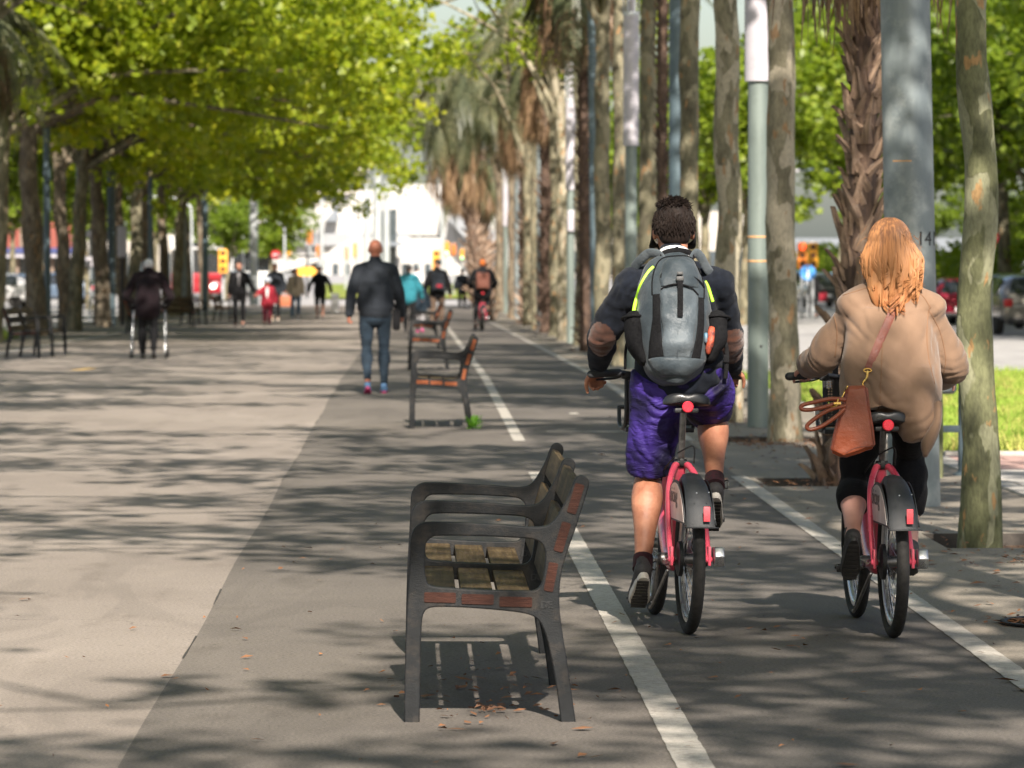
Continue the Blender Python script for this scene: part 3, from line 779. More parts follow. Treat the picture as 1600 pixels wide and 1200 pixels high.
def palm(x, d, r0, top, lab, seed, lean=(0, 0), skirt=None, sep=False, crown=None, skr=.6, skn=170, lp=1.6):
    rs = random.Random(seed)
    t = empty('palm_tree', (x, d, gz(d) - .06), 0, lab, 'palm', 'palms standing in the right hand row')
    g = G(); n = 10; pts = []; rad = []
    for i in range(n + 1):
        f = i / n; e = f if f < 1 else 1
        pts.append((lean[0] * (1 - (1 - f) ** lp), lean[1] * f, top * f - .1)); rad.append(r0 * (1.22 if i == 0 else 1.0) * rs.uniform(.96, 1.04))
    g.tube(pts, rad, seg=16, smooth=3); me = g.mesh('trunk')
    displace(me, lambda co, no: .012 * vnoise(co, (6, 6, 14), seed)); me.materials.append(M['palm_core']); link('trunk', me, None, t)
    nb = int(top / .105); per = 7 if sep else 6
    bv = []; bf = []; cnt = 0
    for i in range(nb):
        z = i * .105
        f = z / top; cx = lean[0] * (1 - (1 - f) ** lp); cy = lean[1] * f
        for j in range(per):
            a = 2 * PI * (j + .5 * (i % 2)) / per + rs.uniform(-.16, .16)
            if z > 4.2 and sep: continue
            sc = rs.uniform(.6, 1.35) * (r0 / .12) * (1.0 if sep else .8) ; tl = rs.uniform(-.15, .16)
            if z < .5: tl += rs.uniform(.1, .6); sc *= rs.uniform(.8, 1.3)
            mt = Matrix.Translation((cx + math.cos(a) * r0 * .93, cy + math.sin(a) * r0 * .93, z - .03)) @ Matrix.Rotation(a - PI / 2, 4, 'Z') @ Matrix.Rotation(-tl, 4, 'X') @ Matrix.Rotation(rs.uniform(-.85, .85), 4, 'Y') @ Matrix.Scale(sc, 4)
            me = boots[rs.randrange(5)]
            if sep and cnt < 300:
                o = link('leaf_base', me, None, t); o.matrix_local = mt; cnt += 1
            else:
                base = len(bv)
                bv.extend([tuple(mt @ v.co) for v in me.vertices]); bf.extend([tuple(base + q for q in p.vertices) for p in me.polygons])
    if bv:
        me = bpy.data.meshes.new('leaf_bases'); me.from_pydata(bv, [], bf); me.update(); me.materials.append(M['boot'] if sep or r0 > .15 else M['palm_core']); tag(link('leaf_bases', me, None, t), kind='stuff')
    if skirt:
        o = link('dead_frond_skirt', skirt_mesh(seed, skirt[0], skirt[1], skr, skn), None, t, (lean[0], lean[1], 0)); o['kind'] = 'stuff'
    if crown:
        for k in range(crown):
            gr = k % 5 != 4
            o = link('frond', (fr_m if gr else fd_m)[k % (4 if gr else 2)], None, t, (lean[0], lean[1], top - .1 - .5 * (k % 3 == 2)))
            o.rotation_euler = (rs.uniform(-.75, .6) if gr else rs.uniform(-1.0, -.6), 0, 2.4 * k + rs.uniform(-.2, .2))
    return t
palm(2.85, 33.0, .098, 9.0, 'shaggy palm trunk with peeling leaf bases between two plane trunks behind the red haired rider', 1, (.27, 0), (3.24, 7.5), sep=True, lp=8, skr=.66, skn=330, crown=22)
palm(3.03, 58.3, .06, 8.6, 'dark palm trunk rising above the head of the backpacked rider', 2, (0, 0), (6.2, 8.0), crown=18)
palm(3.03, 84.2, .095, 7.6, 'dark brown palm trunk left of the backpacked rider, its foot at the lane edge', 3, (-.05, 0), (5.1, 7.2), crown=18, skr=.75)
palm(3.2, 115.2, .13, 7.4, 'dark palm with a hanging brown skirt, left of the sunlit whitish plane trunk', 4, (0, 0), (4.6, 7.2), crown=18, skr=.62, skn=200)
palm(3.3, 140.0, .16, 8.0, 'dark palm with a long brown skirt between far cyclist and whitish plane trunk', 5, (0, 0), (4.3, 7.8), crown=24, skr=.8, skn=240)
palm(2.4, 150.0, .16, 7.7, 'tall palm with long drooping grey green fronds above the far cyclist', 7, (-1.0, 0), (3.6, 6.8), crown=110, skr=.95, skn=110)
palm(2.85, 194.0, .36, 6.2, 'thick trunked palm with drooping fronds at the end of the lane', 6, (-.3, 0), (3.7, 5.9), crown=40, skr=1.5, skn=150)
palm(-8.6, 92.0, .2, 6.4, 'palm whose pale fronds hang in at the upper left corner', 8, (0, 0), (4.4, 6.2), crown=22, skr=.9)['group'] = 'palm in the left hand row'
# ------------------------------------------------------------------ benches
M['iron'] = pm('dark grey cast frame', (0.014, 0.0155, 0.017), (0.009, 0.010, 0.011), 30, 0.6, metal=0.0, spec=.22, bump=0.25, bscale=220, rvar=.12, dirt=((0.06, 0.048, 0.038), 14, .4))
def wood_mat(name, a, b_, c, axis=(60, 2.2, 60)):
    m, nt, b = newmat(name); L = nt.links.new
    oi = N(nt, 'ShaderNodeObjectInfo'); tc = nt.nodes.new('ShaderNodeTexCoord')
    vm = N(nt, 'ShaderNodeVectorMath', operation='MULTIPLY_ADD'); L(tc.outputs['Object'], vm.inputs[0]); vm.inputs[1].default_value = axis
    ml = N(nt, 'ShaderNodeMath', operation='MULTIPLY', i_1=37.0); L(oi.outputs['Random'], ml.inputs[0]); L(ml.outputs[0], vm.inputs[2])
    n1 = N(nt, 'ShaderNodeTexNoise', i_Scale=1.0, i_Detail=7.0, i_Roughness=0.7, i_Distortion=0.5); L(vm.outputs[0], n1.inputs[0])
    r = ramp(nt, (0.28, 0.5, 0.72), (a, b_, c)); L(n1.outputs[0], r.inputs[0])
    n2 = N(nt, 'ShaderNodeTexNoise', i_Scale=5.0, i_Detail=5.0); L(tc.outputs['Object'], n2.inputs[0])
    r2 = ramp(nt, (0.35, 0.65), (0.6, 1.1)); L(n2.outputs[0], r2.inputs[0])
    L(mixc(nt, 1.0, r.outputs[0], r2.outputs[0], 'MULTIPLY'), b.inputs['Base Color'])
    b.inputs['Roughness'].default_value = 0.7; b.inputs['Specular IOR Level'].default_value = 0.2
    bp = N(nt, 'ShaderNodeBump', i_Strength=0.7, i_Distance=0.003); L(n1.outputs[0], bp.inputs['Height']); L(bp.outputs[0], b.inputs['Normal'])
    return m
M['slat'] = wood_mat('weathered varnished slat', (0.036, 0.022, 0.011), (0.080, 0.054, 0.026), (0.125, 0.09, 0.048))
M['slat_end'] = wood_mat('red brown end grain', (0.016, 0.005, 0.004), (0.038, 0.013, 0.008), (0.06, 0.022, 0.014), (20, 20, 200))
M['slat_end_red'] = wood_mat('bright red brown end grain', (0.11, 0.032, 0.013), (0.21, 0.062, 0.024), (0.27, 0.09, 0.04), (20, 20, 200))
def bc(pts):   # reference profile measured on the near frame
    return [((600 + x / 2.4 - 645) / 464.0, (1129 - 660 - y / 2.4) / 464.0) for x, y in pts]
B_OUT = bc([(75, 1130), (82, 800), (90, 640), (97, 520), (100, 440), (112, 402), (140, 380), (180, 374), (300, 378), (450, 386), (540, 394), (600, 392), (632, 376), (660, 338), (688, 285), (712, 225), (725, 206), (745, 202), (762, 212), (768, 232), (760, 262), (720, 390), (690, 475), (665, 560), (656, 650), (662, 750), (690, 930), (718, 1130)])
B_OUT2 = bc([(664, 1130), (645, 980), (620, 850), (600, 780), (578, 742), (545, 722), (480, 710), (350, 698), (230, 692), (175, 695), (150, 712), (140, 760), (135, 900), (132, 1130)])
B_HOLE = bc([(152, 560), (153, 480), (160, 448), (180, 430), (215, 425), (350, 426), (480, 432), (555, 438), (588, 452), (603, 478), (604, 520), (598, 575), (588, 612), (566, 632), (530, 634), (400, 632), (280, 626), (185, 617), (160, 600)])
def dens(p, closed=False, n=3):
    P = [(a, b_, 0) for a, b_ in p]
    if closed: P = [P[-1]] + P + [P[0], P[1]]
    C = catmull(P, n)
    if closed: C = C[n:-n * 2 + (0 if n else 0)]
    return [tuple(c[:2]) for c in C]
def frame_mesh():
    cu = bpy.data.curves.new('frame', 'CURVE'); cu.dimensions = '2D'; cu.fill_mode = 'BOTH'; cu.extrude = .0165; cu.bevel_depth = .005; cu.bevel_resolution = 2; cu.offset = -.004
    for pl in (dens(B_OUT) + dens(B_OUT2), dens(B_HOLE, True)):
        s = cu.splines.new('POLY'); s.points.add(len(pl) - 1)
        for i, (a, b_) in enumerate(pl): s.points[i].co = (a, b_, 0, 1)
        s.use_cyclic_u = True
    o = bpy.data.objects.new('tmp', cu); COL.objects.link(o)
    dg = bpy.context.evaluated_depsgraph_get(); me = bpy.data.meshes.new_from_object(o.evaluated_get(dg)); bpy.data.objects.remove(o)
    me.transform(Matrix.Rotation(PI / 2, 4, 'X')); me.materials.clear(); me.materials.append(M['iron'])
    me.polygons.foreach_set('use_smooth', [True] * len(me.polygons)); me.set_sharp_from_angle(angle=math.radians(35))
    return me
FRAME_ME = frame_mesh()
# slat sections in the profile plane: centre, width, thickness, tilt
SEAT = []
for (xa, xb, yc) in ((149, 270, 657), (289, 412, 664), (431, 556, 674)):
    (a, z), (c, _) = bc([(xa, yc), (xb, yc)]); SEAT.append(((a + c) / 2, z, c - a, .030, math.atan2(-7 / 2.4, 140 / 2.4) * .5))
BACK = []
for (p, q) in (((722, 230, 748, 232), (688, 340, 714, 345)), ((672, 372, 698, 378), (638, 482, 664, 490)), ((623, 524, 649, 528), (602, 632, 628, 638))):
    a = bc([(p[0], p[1]), (p[2], p[3])]); b_ = bc([(q[0], q[1]), (q[2], q[3])])
    t = ((a[0][0] + a[1][0]) / 2, (a[0][1] + a[1][1]) / 2); u = ((b_[0][0] + b_[1][0]) / 2, (b_[0][1] + b_[1][1]) / 2)
    L_ = math.hypot(t[0] - u[0], t[1] - u[1]); BACK.append(((t[0] + u[0]) / 2, (t[1] + u[1]) / 2, L_, .028, math.atan2(t[1] - u[1], t[0] - u[0])))
def slat_mesh(sec, y0, y1):
    (cx, cz, w, th, ang) = sec; g = G()
    n = 8; hw, ht, r = w / 2, th / 2, .005
    poly = []
    for (sx, sz, a0) in ((1, 1, 0), (-1, 1, 90), (-1, -1, 180), (1, -1, 270)):
        for k in range(3):
            a = math.radians(a0 + 45 * k); poly.append((sx * (hw - r) + r * math.cos(a), sz * (ht - r) + r * math.sin(a)))
    ca, sa = math.cos(ang), math.sin(ang)
    poly = [(cx + a * ca - b_ * sa, cz + a * sa + b_ * ca) for a, b_ in poly]
    ys = np.linspace(y0, y1, 7); V = []; F = []; m = len(poly)
    for i, y in enumerate(ys):
        V += [(a, y, b_) for a, b_ in poly]
        if i: F += [((i - 1) * m + j, (i - 1) * m + (j + 1) % m, i * m + (j + 1) % m, i * m + j) for j in range(m)]
    F += [tuple(range(m)), tuple(range(6 * m + m - 1, 6 * m - 1, -1))]
    g.add(V, F); me = g.mesh('slat'); fix_normals(me); me.materials.append(M['slat']); me.set_sharp_from_angle(angle=math.radians(30)); return me
def inlay_mesh(sec, y):
    me = slat_mesh((sec[0], sec[1], sec[2] - .002, sec[3] + .004, sec[4]), y, y + .02); me.materials.clear(); return me
def make_bench(length, nframes, inlay_mat, label, group, text=False):
    t = empty('park_bench', (0, 0, 0), 0, label, 'bench', group)
    for k in range(nframes):
        y = length * k / (nframes - 1)
        link('frame', FRAME_ME, None, t, (0, y, 0))
    for sec in SEAT: link('seat_slat', slat_mesh(sec, -.012, length + .012), None, t)
    for sec in BACK: link('back_slat', slat_mesh(sec, -.012, length + .012), None, t)
    for sec in SEAT + BACK:
        o = link('slat_end', inlay_mesh(sec, -.0255), M[inlay_mat], t)
        o = link('slat_end', inlay_mesh(sec, length + .0055), M[inlay_mat], t)
    if text:
        for k in range(3):
            y = length * k / 2
            for (ch, px) in (('D', 586), ('A', 600), ('E', 613)):
                cu = bpy.data.curves.new('mark', 'FONT'); cu.body = ch; cu.size = .034; cu.extrude = .0012; cu.offset = .0003
                o = bpy.data.objects.new('tmp', cu); COL.objects.link(o); dg = bpy.context.evaluated_depsgraph_get(); me = bpy.data.meshes.new_from_object(o.evaluated_get(dg)); bpy.data.objects.remove(o)
                me.materials.clear(); me.materials.append(M['iron_dark'])
                p = bc([(px, 698)])[0]
                ob = link('cast_letter', me, None, t, (p[0], y - .0225, p[1])); ob.rotation_euler = (PI / 2, 0, 0)
    return t
M['iron_dark'] = pm('recess of cast frame', (0.012, 0.013, 0.014), (0.008, 0.009, 0.01), 30, 0.6)
def set_thing(t, x, y, rz): t.location = (x, y, gz(y)); t.rotation_euler = (0, 0, rz)
GC = 'benches in line beside the cycle lane'
b1 = make_bench(2.76, 3, 'slat_end', 'large near bench with three arms and dark red slat ends, in the foreground', GC, True); set_thing(b1, 0.0, 16.15, 0)
def bench_copy(src, x, y, rz, label, group):
    c = copy_tree(src); set_thing(c, x, y, rz); c['label'] = label; c['group'] = group; return c
b2 = make_bench(1.5, 2, 'slat_end_red', 'second bench of the line, bright red slat ends, weed at its rear leg', GC); set_thing(b2, -.005, 43.1, 0)
bench_copy(b2, -.04, 66.3, 0, 'third bench of the line, behind the one with the weed', GC)
bench_copy(b2, -.05, 88.0, 0, 'farthest bench of the line, beside the child in pink boots', GC)
GL = 'benches along the left edge of the promenade'
bench_copy(b1, -5.75, 79.5, PI - .08, 'dark bench at the far left with its back to the trees', GL)
bench_copy(b2, -6.3, 116.0, PI, 'bench half hidden left of the old man with the walking frame', GL)
bench_copy(b2, -7.3, 128.0, PI + 1.45, 'bench between the old man and the couple holding hands, under a leaning trunk', GL)
bench_copy(b2, -6.0, 139.5, PI - .1, 'bench left of the man in black holding the child by the hand', GL)
bench_copy(b2, -5.5, 150.0, PI - .1, 'bench behind the child in the red jacket', GL)
# weed by the second bench
M['weed'] = leaf_mat('weed leaves', ((0.08, 0.2, 0.02), (0.12, 0.3, 0.03), (0.18, 0.4, 0.04), (0.25, 0.5, 0.06)), trans=0.3, sc=20)
r = random.Random(3); V = []; F = []
for k in range(60):
    a = r.uniform(0, 6.28); l = r.uniform(.03, .1); q = Vector((math.cos(a) * l, math.sin(a) * l, r.uniform(.0, .13))); s = Vector((-math.sin(a), math.cos(a), 0)) * .012; n = len(V); V += [q * .3, q * .8 + s, q + Vector((0, 0, .01)), q * .8 - s]; F.append((n, n + 1, n + 2, n + 3))
me = bpy.data.meshes.new('weed'); me.from_pydata([tuple(v) for v in V], [], F); me.update(); me.materials.append(M['weed'])
tag(link('weed', me, None, None, (.545, 43.05, 0)), 'small bright green weed at the rear leg of the second bench', 'weed')
# dry leaves, twigs and crumbs on the asphalt
M['litter'] = pm('dry leaf litter', (0.30, 0.13, 0.05), (0.07, 0.035, 0.02), 3, 0.8)
def litter(name, spots, label, seed, size=(.008, .03)):
    r = random.Random(seed); V = []; F = []
    for (cx, cy, rx, ry, n) in spots:
        for k in range(n):
            x = cx + r.gauss(0, rx); y = cy + r.gauss(0, ry); a = r.uniform(0, 6.28); s = r.uniform(*size) * (1 if r.random() < .85 else 1.8); w = s * r.uniform(.15, .7)
            z = gz(y) + .006; c, d_ = math.cos(a), math.sin(a); n0 = len(V)
            V += [(x - c * s, y - d_ * s, z), (x - d_ * w, y + c * w, z + r.uniform(.001, .012)), (x + c * s, y + d_ * s, z + r.uniform(0, .012)), (x + d_ * w, y - c * w, z + r.uniform(0, .006)), (x, y, z + .004)]
            F += [(n0, n0 + 4, n0 + 1), (n0 + 1, n0 + 4, n0 + 2), (n0 + 2, n0 + 4, n0 + 3), (n0 + 3, n0 + 4, n0)]
    me = bpy.data.meshes.new(name); me.from_pydata(V, [], F); me.update(); me.materials.append(M['litter']); return tag(link(name, me), label, 'leaf litter', None, 'stuff')
litter('leaf_litter', [(.25, 16.9, .12, .55, 55), (.25, 16.55, .025, .05, 24), (.3, 17.6, .3, .8, 30), (0, 19, 1.2, 3.5, 60), (1.5, 17.5, .8, 2.5, 50), (-1.6, 17.5, .8, 2.2, 18), (.8, 24, 1, 4, 60), (2.7, 21, .25, 1.6, 40), (3.1, 24.6, .45, .5, 110), (3.0, 26, .5, 1.2, 60), (2.9, 36, .5, 4, 140), (3.0, 32.6, .4, .5, 160), (3.0, 39.6, .35, .5, 420), (2.8, 44.6, .3, .6, 260), (3.1, 46, .4, 5, 120), (-2.2, 19, 1.1, 4, 12)], 'scattered dry leaves and twigs on the asphalt', 5)
# ------------------------------------------------------------------ shared bicycles
M['red_paint'] = pm('coral red lacquer', (0.62, 0.075, 0.12), (0.53, 0.055, 0.095), 6, 0.28, coat=0.6, rvar=.05, dirt=((0.25, 0.05, 0.05), 12, .3))
M['tyre'] = pm('tyre rubber', (0.012, 0.0115, 0.011), (0.02, 0.018, 0.016), 40, 0.85, bump=0.3, bscale=150)
M['alu'] = pm('brushed aluminium', (0.55, 0.56, 0.57), (0.4, 0.41, 0.42), 20, 0.32, metal=0.9)
M['steel'] = pm('dull steel', (0.26, 0.25, 0.24), (0.16, 0.155, 0.15), 30, 0.4, metal=0.8)
M['black_plastic'] = pm('black plastic', (0.011, 0.0115, 0.0125), (0.007, 0.0075, 0.008), 30, 0.5, bump=0.15, bscale=300)
M['grey_plastic'] = pm('charcoal plastic', (0.026, 0.028, 0.031), (0.018, 0.0195, 0.022), 30, 0.55, bump=0.2, bscale=300)
M['saddle'] = pm('saddle vinyl', (0.018, 0.019, 0.021), (0.012, 0.0125, 0.014), 20, 0.35, bump=0.1, bscale=200)
M['reflector'] = pm('red reflector', (0.75, 0.03, 0.06), (0.5, 0.015, 0.03), 300, 0.2, coat=0.5)
M['reflector_pale'] = pm('coral reflector strip', (0.85, 0.10, 0.12), (0.75, 0.07, 0.09), 200, 0.35)
M['amber'] = pm('amber reflector', (0.8, 0.16, 0.02), (0.6, 0.1, 0.02), 200, 0.3)
def advert_mat():
    m, nt, b = newmat('silver advert panel'); L = nt.links.new
    co = coords(nt); n1 = N(nt, 'ShaderNodeTexNoise', i_Scale=6.0, i_Detail=3.0); L(co, n1.inputs[0])
    r = ramp(nt, (0.38, 0.5, 0.62), ((0.62, 0.59, 0.57), (0.52, 0.46, 0.43), (0.40, 0.33, 0.31))); L(n1.outputs[0], r.inputs[0]); L(r.outputs[0], b.inputs['Base Color'])
    b.inputs['Roughness'].default_value = .3; return m
M['advert'] = advert_mat()
M['print_red'] = pm('red print', (0.55, 0.06, 0.05), None, 10, .4)
M['print_dark'] = pm('dark print', (0.06, 0.05, 0.05), None, 10, .4)
def text_mesh(s, size, ext=.0006, mat=None, align='CENTER'):
    cu = bpy.data.curves.new('t', 'FONT'); cu.body = s; cu.size = size; cu.extrude = ext; cu.align_x = align; cu.align_y = 'CENTER'
    o = bpy.data.objects.new('tmp', cu); COL.objects.link(o); dg = bpy.context.evaluated_depsgraph_get(); me = bpy.data.meshes.new_from_object(o.evaluated_get(dg)); bpy.data.objects.remove(o)
    me.materials.clear(); me.materials.append(mat); return me
WR = .312
def wheel_part(t, y, rear):
    w = bpy.data.objects.new('wheel', None); COL.objects.link(w); w.parent = t; w.location = (0, y, WR)
    g = G(); V = []; F = []; seg = 72; prof = []
    for k in range(14):
        a = 2 * PI * k / 14; rr = .0275 if math.cos(a) > .2 else .025
        prof.append((WR - .0275 + rr * math.cos(a), .026 * math.sin(a)))
    for i in range(seg):
        a = 2 * PI * i / seg
        for (r_, x) in prof:
            q = r_ + (.0022 if (i % 2 and r_ > WR - .012) else 0); V.append((x, q * math.cos(a), q * math.sin(a)))
    m = len(prof)
    for i in range(seg):
        for j in range(m): F.append((i * m + j, i * m + (j + 1) % m, ((i + 1) % seg) * m + (j + 1) % m, ((i + 1) % seg) * m + j))
    g.add(V, F); g.build('tyre', M['tyre'], w)
    g = G(); prof = [(.262, -.013), (.262, .013), (.243, .012), (.236, .006), (.236, -.006), (.243, -.012)]; V = []; F = []
    for i in range(seg):
        a = 2 * PI * i / seg
        for (r_, x) in prof: V.append((x, r_ * math.cos(a), r_ * math.sin(a)))
    m = len(prof)
    for i in range(seg):
        for j in range(m): F.append((i * m + j, i * m + (j + 1) % m, ((i + 1) % seg) * m + (j + 1) % m, ((i + 1) % seg) * m + j))
    g.add(V, F); g.build('rim', M['alu'], w)
    g = G()
    for k in range(32):
        a = 2 * PI * k / 32; s = (-1) ** k; b_ = a + .35 * (1 if k % 4 < 2 else -1)
        g.tube([(.028 * s, .03 * math.cos(b_), .03 * math.sin(b_)), (.002 * s, .24 * math.cos(a), .24 * math.sin(a))], .0013, seg=5, cap=None)
    g.build('spokes', M['alu'], w)
    g = G(); g.lathe([(.0, -.06), (.012, -.06), (.012, -.036), (.036, -.034), (.036, -.026), (.022, -.022), (.022, .022), (.036, .026), (.036, .034), (.012, .036), (.012, .06), (0, .06)], axis='X', seg=24); g.build('hub', M['steel'], w)
    return w
def make_bike(label, crank_angle, sd_z=0.0):
    t = empty('bicycle', (0, 0, 0), 0, label, 'bicycle', 'red shared bicycles ridden away from the viewer')
    wheel_part(t, 0, True); wheel_part(t, 1.1, False)
    BB = (0, .44, .285)
    g = G()
    g.tube([(0, .92, .80), (0, .86, .66), (0, .72, .44), (0, .56, .30), (0, .44, .275)], [(.036, .05), (.040, .064), (.043, .07), (.042, .06), (.036, .045)], seg=20, smooth=6)
    g.tube([(0, .46, .27), (0, .37, .52), (0, .32, .69)], [(.03, .036), (.027, .032), (.023, .023)], seg=16, smooth=4)
    g.tube([(0, .34, .63), (0, .5, .52), (0, .66, .50)], [.022, .022, .02], seg=12, smooth=4)
    for s in (-1, 1):
        g.tube([(0, .325, .68), (.03 * s, .28, .685), (.066 * s, .19, .60), (.078 * s, .09, .43), (.078 * s, .0, .315)], [.015, .014, .0125, .012, .013], seg=12, smooth=7)
        g.tube([(.035 * s, .42, .28), (.06 * s, .3, .28), (.078 * s, .12, .29), (.078 * s, -.01, .31)], [.018, .015, .013, .017], seg=12, smooth=5)
        g.box((.079 * s, -.005, .325), (.012, .055, .08), bev=.004)
    g.tube([(0, .99, .66), (0, .955, .86)], [.024, .024], seg=18, cap='round')
    g.build('frame', M['red_paint'], t)
    g = G()
    for s in (-1, 1): g.tube([(.03 * s, .985, .68), (.048 * s, 1.0, .62), (.055 * s, 1.05, .45), (.055 * s, 1.1, .31)], [.016, .018, .015, .011], seg=12, smooth=5)
    g.tube([(-.04, .985, .68), (.04, .985, .68)], .02, seg=12)
    g.build('fork', M['black_plastic'], t)
    g = G(); g.tube([(0, .955, .85), (0, .935, 1.0), (0, .93, 1.03)], .015, seg=14, smooth=3); g.box((0, .93, 1.04), (.06, .06, .05), bev=.012)
    g.build('stem', M['black_plastic'], t)
    g = G(); g.tube([(-.31, .83, 1.055), (-.2, .87, 1.06), (-.08, .93, 1.045), (.08, .93, 1.045), (.2, .87, 1.06), (.31, .83, 1.055)], .0125, seg=12, smooth=6)
    g.build('handlebar', M['black_plastic'], t)
    for s in (-1, 1):
        g = G(); g.tube([(.2 * s, .868, 1.06), (.325 * s, .825, 1.054)], .0175, seg=14); g.build('grip', M['grey_plastic'], t)
        g = G(); g.tube([(.17 * s, .91, 1.05), (.21 * s, .93, 1.035), (.29 * s, .90, 1.028)], [.006, .006, .005], seg=8, smooth=4); g.box((.165 * s, .89, 1.05), (.04, .035, .035), bev=.008); g.build('brake_lever', M['black_plastic'], t)
    # front carrier with a perforated back plate and a strap
    c = bpy.data.objects.new('front_carrier', None); COL.objects.link(c); c.parent = t; c.location = (0, 1.0, .84)
    g = G()
    for s in (-1, 1):
        g.tube([(.15 * s, .0, .2), (.15 * s, .0, .0), (.15 * s, .2, -.02), (.15 * s, .24, .06)], .009, seg=8, smooth=4)
    g.tube([(-.15, 0, .0), (.15, 0, .0)], .009, seg=8); g.tube([(-.15, 0, .2), (.15, 0, .2)], .009, seg=8); g.tube([(-.15, .24, .06), (.15, .24, .06)], .009, seg=8)
    g.box((0, .1, -.03), (.3, .22, .02), bev=.005)
    g.build('carrier_frame', M['black_plastic'], c)
    g = G(); st = .0125
    for k in range(25): g.box((-.15 + k * st, 0, .1), (.0052, .003, .2))
    for k in range(17): g.box((0, .0005, k * st), (.3, .0028, .0052))
    g.build('perforated_plate', M['grey_plastic'], c, smooth=False)
    g = G(); g.tube([(-.1, -.005, .0), (-.105, -.02, .2), (-.10, -.03, .33), (-.07, .02, .37)], [(.013, .0025)] * 4, seg=8, smooth=5); g.build('strap', M['black_plastic'], c)
    # seat post and saddle
    g = G(); g.tube([(0, .32, .68), (0, .262, .93 + sd_z)], .0145, seg=16); g.build('seat_post', M['steel'], t)
    g = G(); g.lathe([(.024, -.018), (.027, -.014), (.027, .014), (.024, .018)], (0, .318, .695), seg=18); g.box((0, .295, .70), (.02, .03, .03), bev=.004); g.tube([(-.03, .29, .70), (.03, .29, .70)], .005, seg=8); g.build('seat_clamp', M['black_plastic'], t)
    sd = bpy.data.objects.new('saddle', None); COL.objects.link(sd); sd.parent = t; sd.location = (0, .24, .95 + sd_z)
    g = G(); ns = 15; sec = 20; V = []; F = []
    for i in range(ns):
        f = i / (ns - 1); y = -.12 + .27 * f
        w = .102 * math.sqrt(max(1 - ((f - .17) / .9) ** 2, 0)) * (1 - .78 * max(0, (f - .28) / .72) ** .62) * (min(1, (f + .03) / .12) ** .45)
        w = max(w, .008); top = .035 + .016 * math.exp(-((f - .1) / .2) ** 2) - .008 * math.sin(PI * f); bot = -.012 if f > .12 else -.012 + .02 * (1 - f / .12)
        for k in range(sec):
            a = 2 * PI * k / sec; x = w * math.copysign(abs(math.cos(a)) ** .8, math.cos(a)); s_ = math.sin(a)
            z = (top * abs(s_) ** .6 - .012 * math.exp(-(x / .016) ** 2) * (f < .75) * (s_ > .5)) if s_ >= 0 else bot * abs(s_) ** .7
            if abs(x) > .75 * w and s_ >= 0: z -= 0
            V.append((x, y, z))
    for i in range(ns - 1):
        for k in range(sec): F.append((i * sec + k, i * sec + (k + 1) % sec, (i + 1) * sec + (k + 1) % sec, (i + 1) * sec + k))
    F += [tuple(range(sec)), tuple((ns - 1) * sec + k for k in range(sec - 1, -1, -1))]
    g.add(V, F); me = g.mesh('saddle_pad'); fix_normals(me); me.materials.append(M['saddle']); o = link('saddle_pad', me, None, sd)
    md = o.modifiers.new('s', 'SUBSURF'); md.levels = 1; md.render_levels = 1
    g = G(); g.box((0, -.06, -.028), (.1, .05, .02), bev=.006); g.box((0, .0, -.022), (.055, .12, .018), bev=.005); g.build('saddle_base', M['black_plastic'], sd)
    g = G(); g.lathe([(0, -.006), (.020, -.006), (.024, -.002), (.024, .006), (0, .006)], (0, -.115, -.012), axis='Y', seg=24); g.build('round_reflector', M['reflector'], sd)
    # rear fender: hooded arch with long side skirts, cut level at the bottom
    g = G(); na = 26; V = []; F = []
    R_ = .352
    prev = None
    angs = np.linspace(math.radians(-48), math.radians(104), na)   # measured from straight up, positive towards the rear
    for i, a in enumerate(angs):
        y = -R_ * math.sin(a); z = WR + R_ * math.cos(a)
        f = max(0, min(1, (a - math.radians(-10)) / math.radians(114)))
        hw = .036 + .034 * f ** .8
        if a > math.radians(62): z = WR + R_ * math.cos(a); y = -R_ * math.sin(math.radians(62)) - .055 * (a - math.radians(62)) 
        zi = max(.462, z - .05 - .12 * f); n_ = len(V)
        V += [(-hw, y + .01, zi), (-hw, y, max(z - .016, .462)), (-hw * .72, y, max(z, .462)), (0, y, max(z + .006, .462)), (hw * .72, y, max(z, .462)), (hw, y, max(z - .016, .462)), (hw, y + .01, zi)]
        if i: F += [(n_ - 7 + j, n_ - 6 + j, n_ + 1 + j, n_ + j) for j in range(6)]
    g.add(V, F); me = g.mesh('rear_fender'); fix_normals(me); me.materials.append(M['grey_plastic']); me.set_sharp_from_angle(angle=math.radians(40))
    fd = link('rear_fender', me, None, t); md = fd.modifiers.new('s', 'SOLIDIFY'); md.thickness = .004
    # side skirts: plate from the arch down to a level edge
    for s in (-1, 1):
        pts = []
        for k in range(15):
            a = math.radians(-36 + (92 * k / 14)); pts.append((-(.34) * math.sin(a), WR + .34 * math.cos(a) - .012))
        poly = [(pts[0][0], .47)] + pts + [(-.318, .47)]
        g = G(); g.prism(poly, .0, .005, axes=(1, 2, 0)); me = g.mesh('side_skirt', smooth=False); fix_normals(me); me.materials.append(M['grey_plastic'])
        sk = link('side_skirt', me, None, t, (.062 * s - (.0025), 0, 0)); sk.rotation_euler = (0, 0, 0)
        pl = [(pts[1][0] - .01, .478)] + [(p[0] * .97, WR + (p[1] - WR) * .965) for p in pts[1:-2]] + [(-.275, .478)]
        g = G(); g.prism(pl, 0, .002, axes=(1, 2, 0)); me = g.mesh('advert_panel', smooth=False); fix_normals(me); me.materials.append(M['advert'])
        ap = link('advert_panel', me, None, sk, ((-.0022 if s < 0 else .0052), 0, 0))
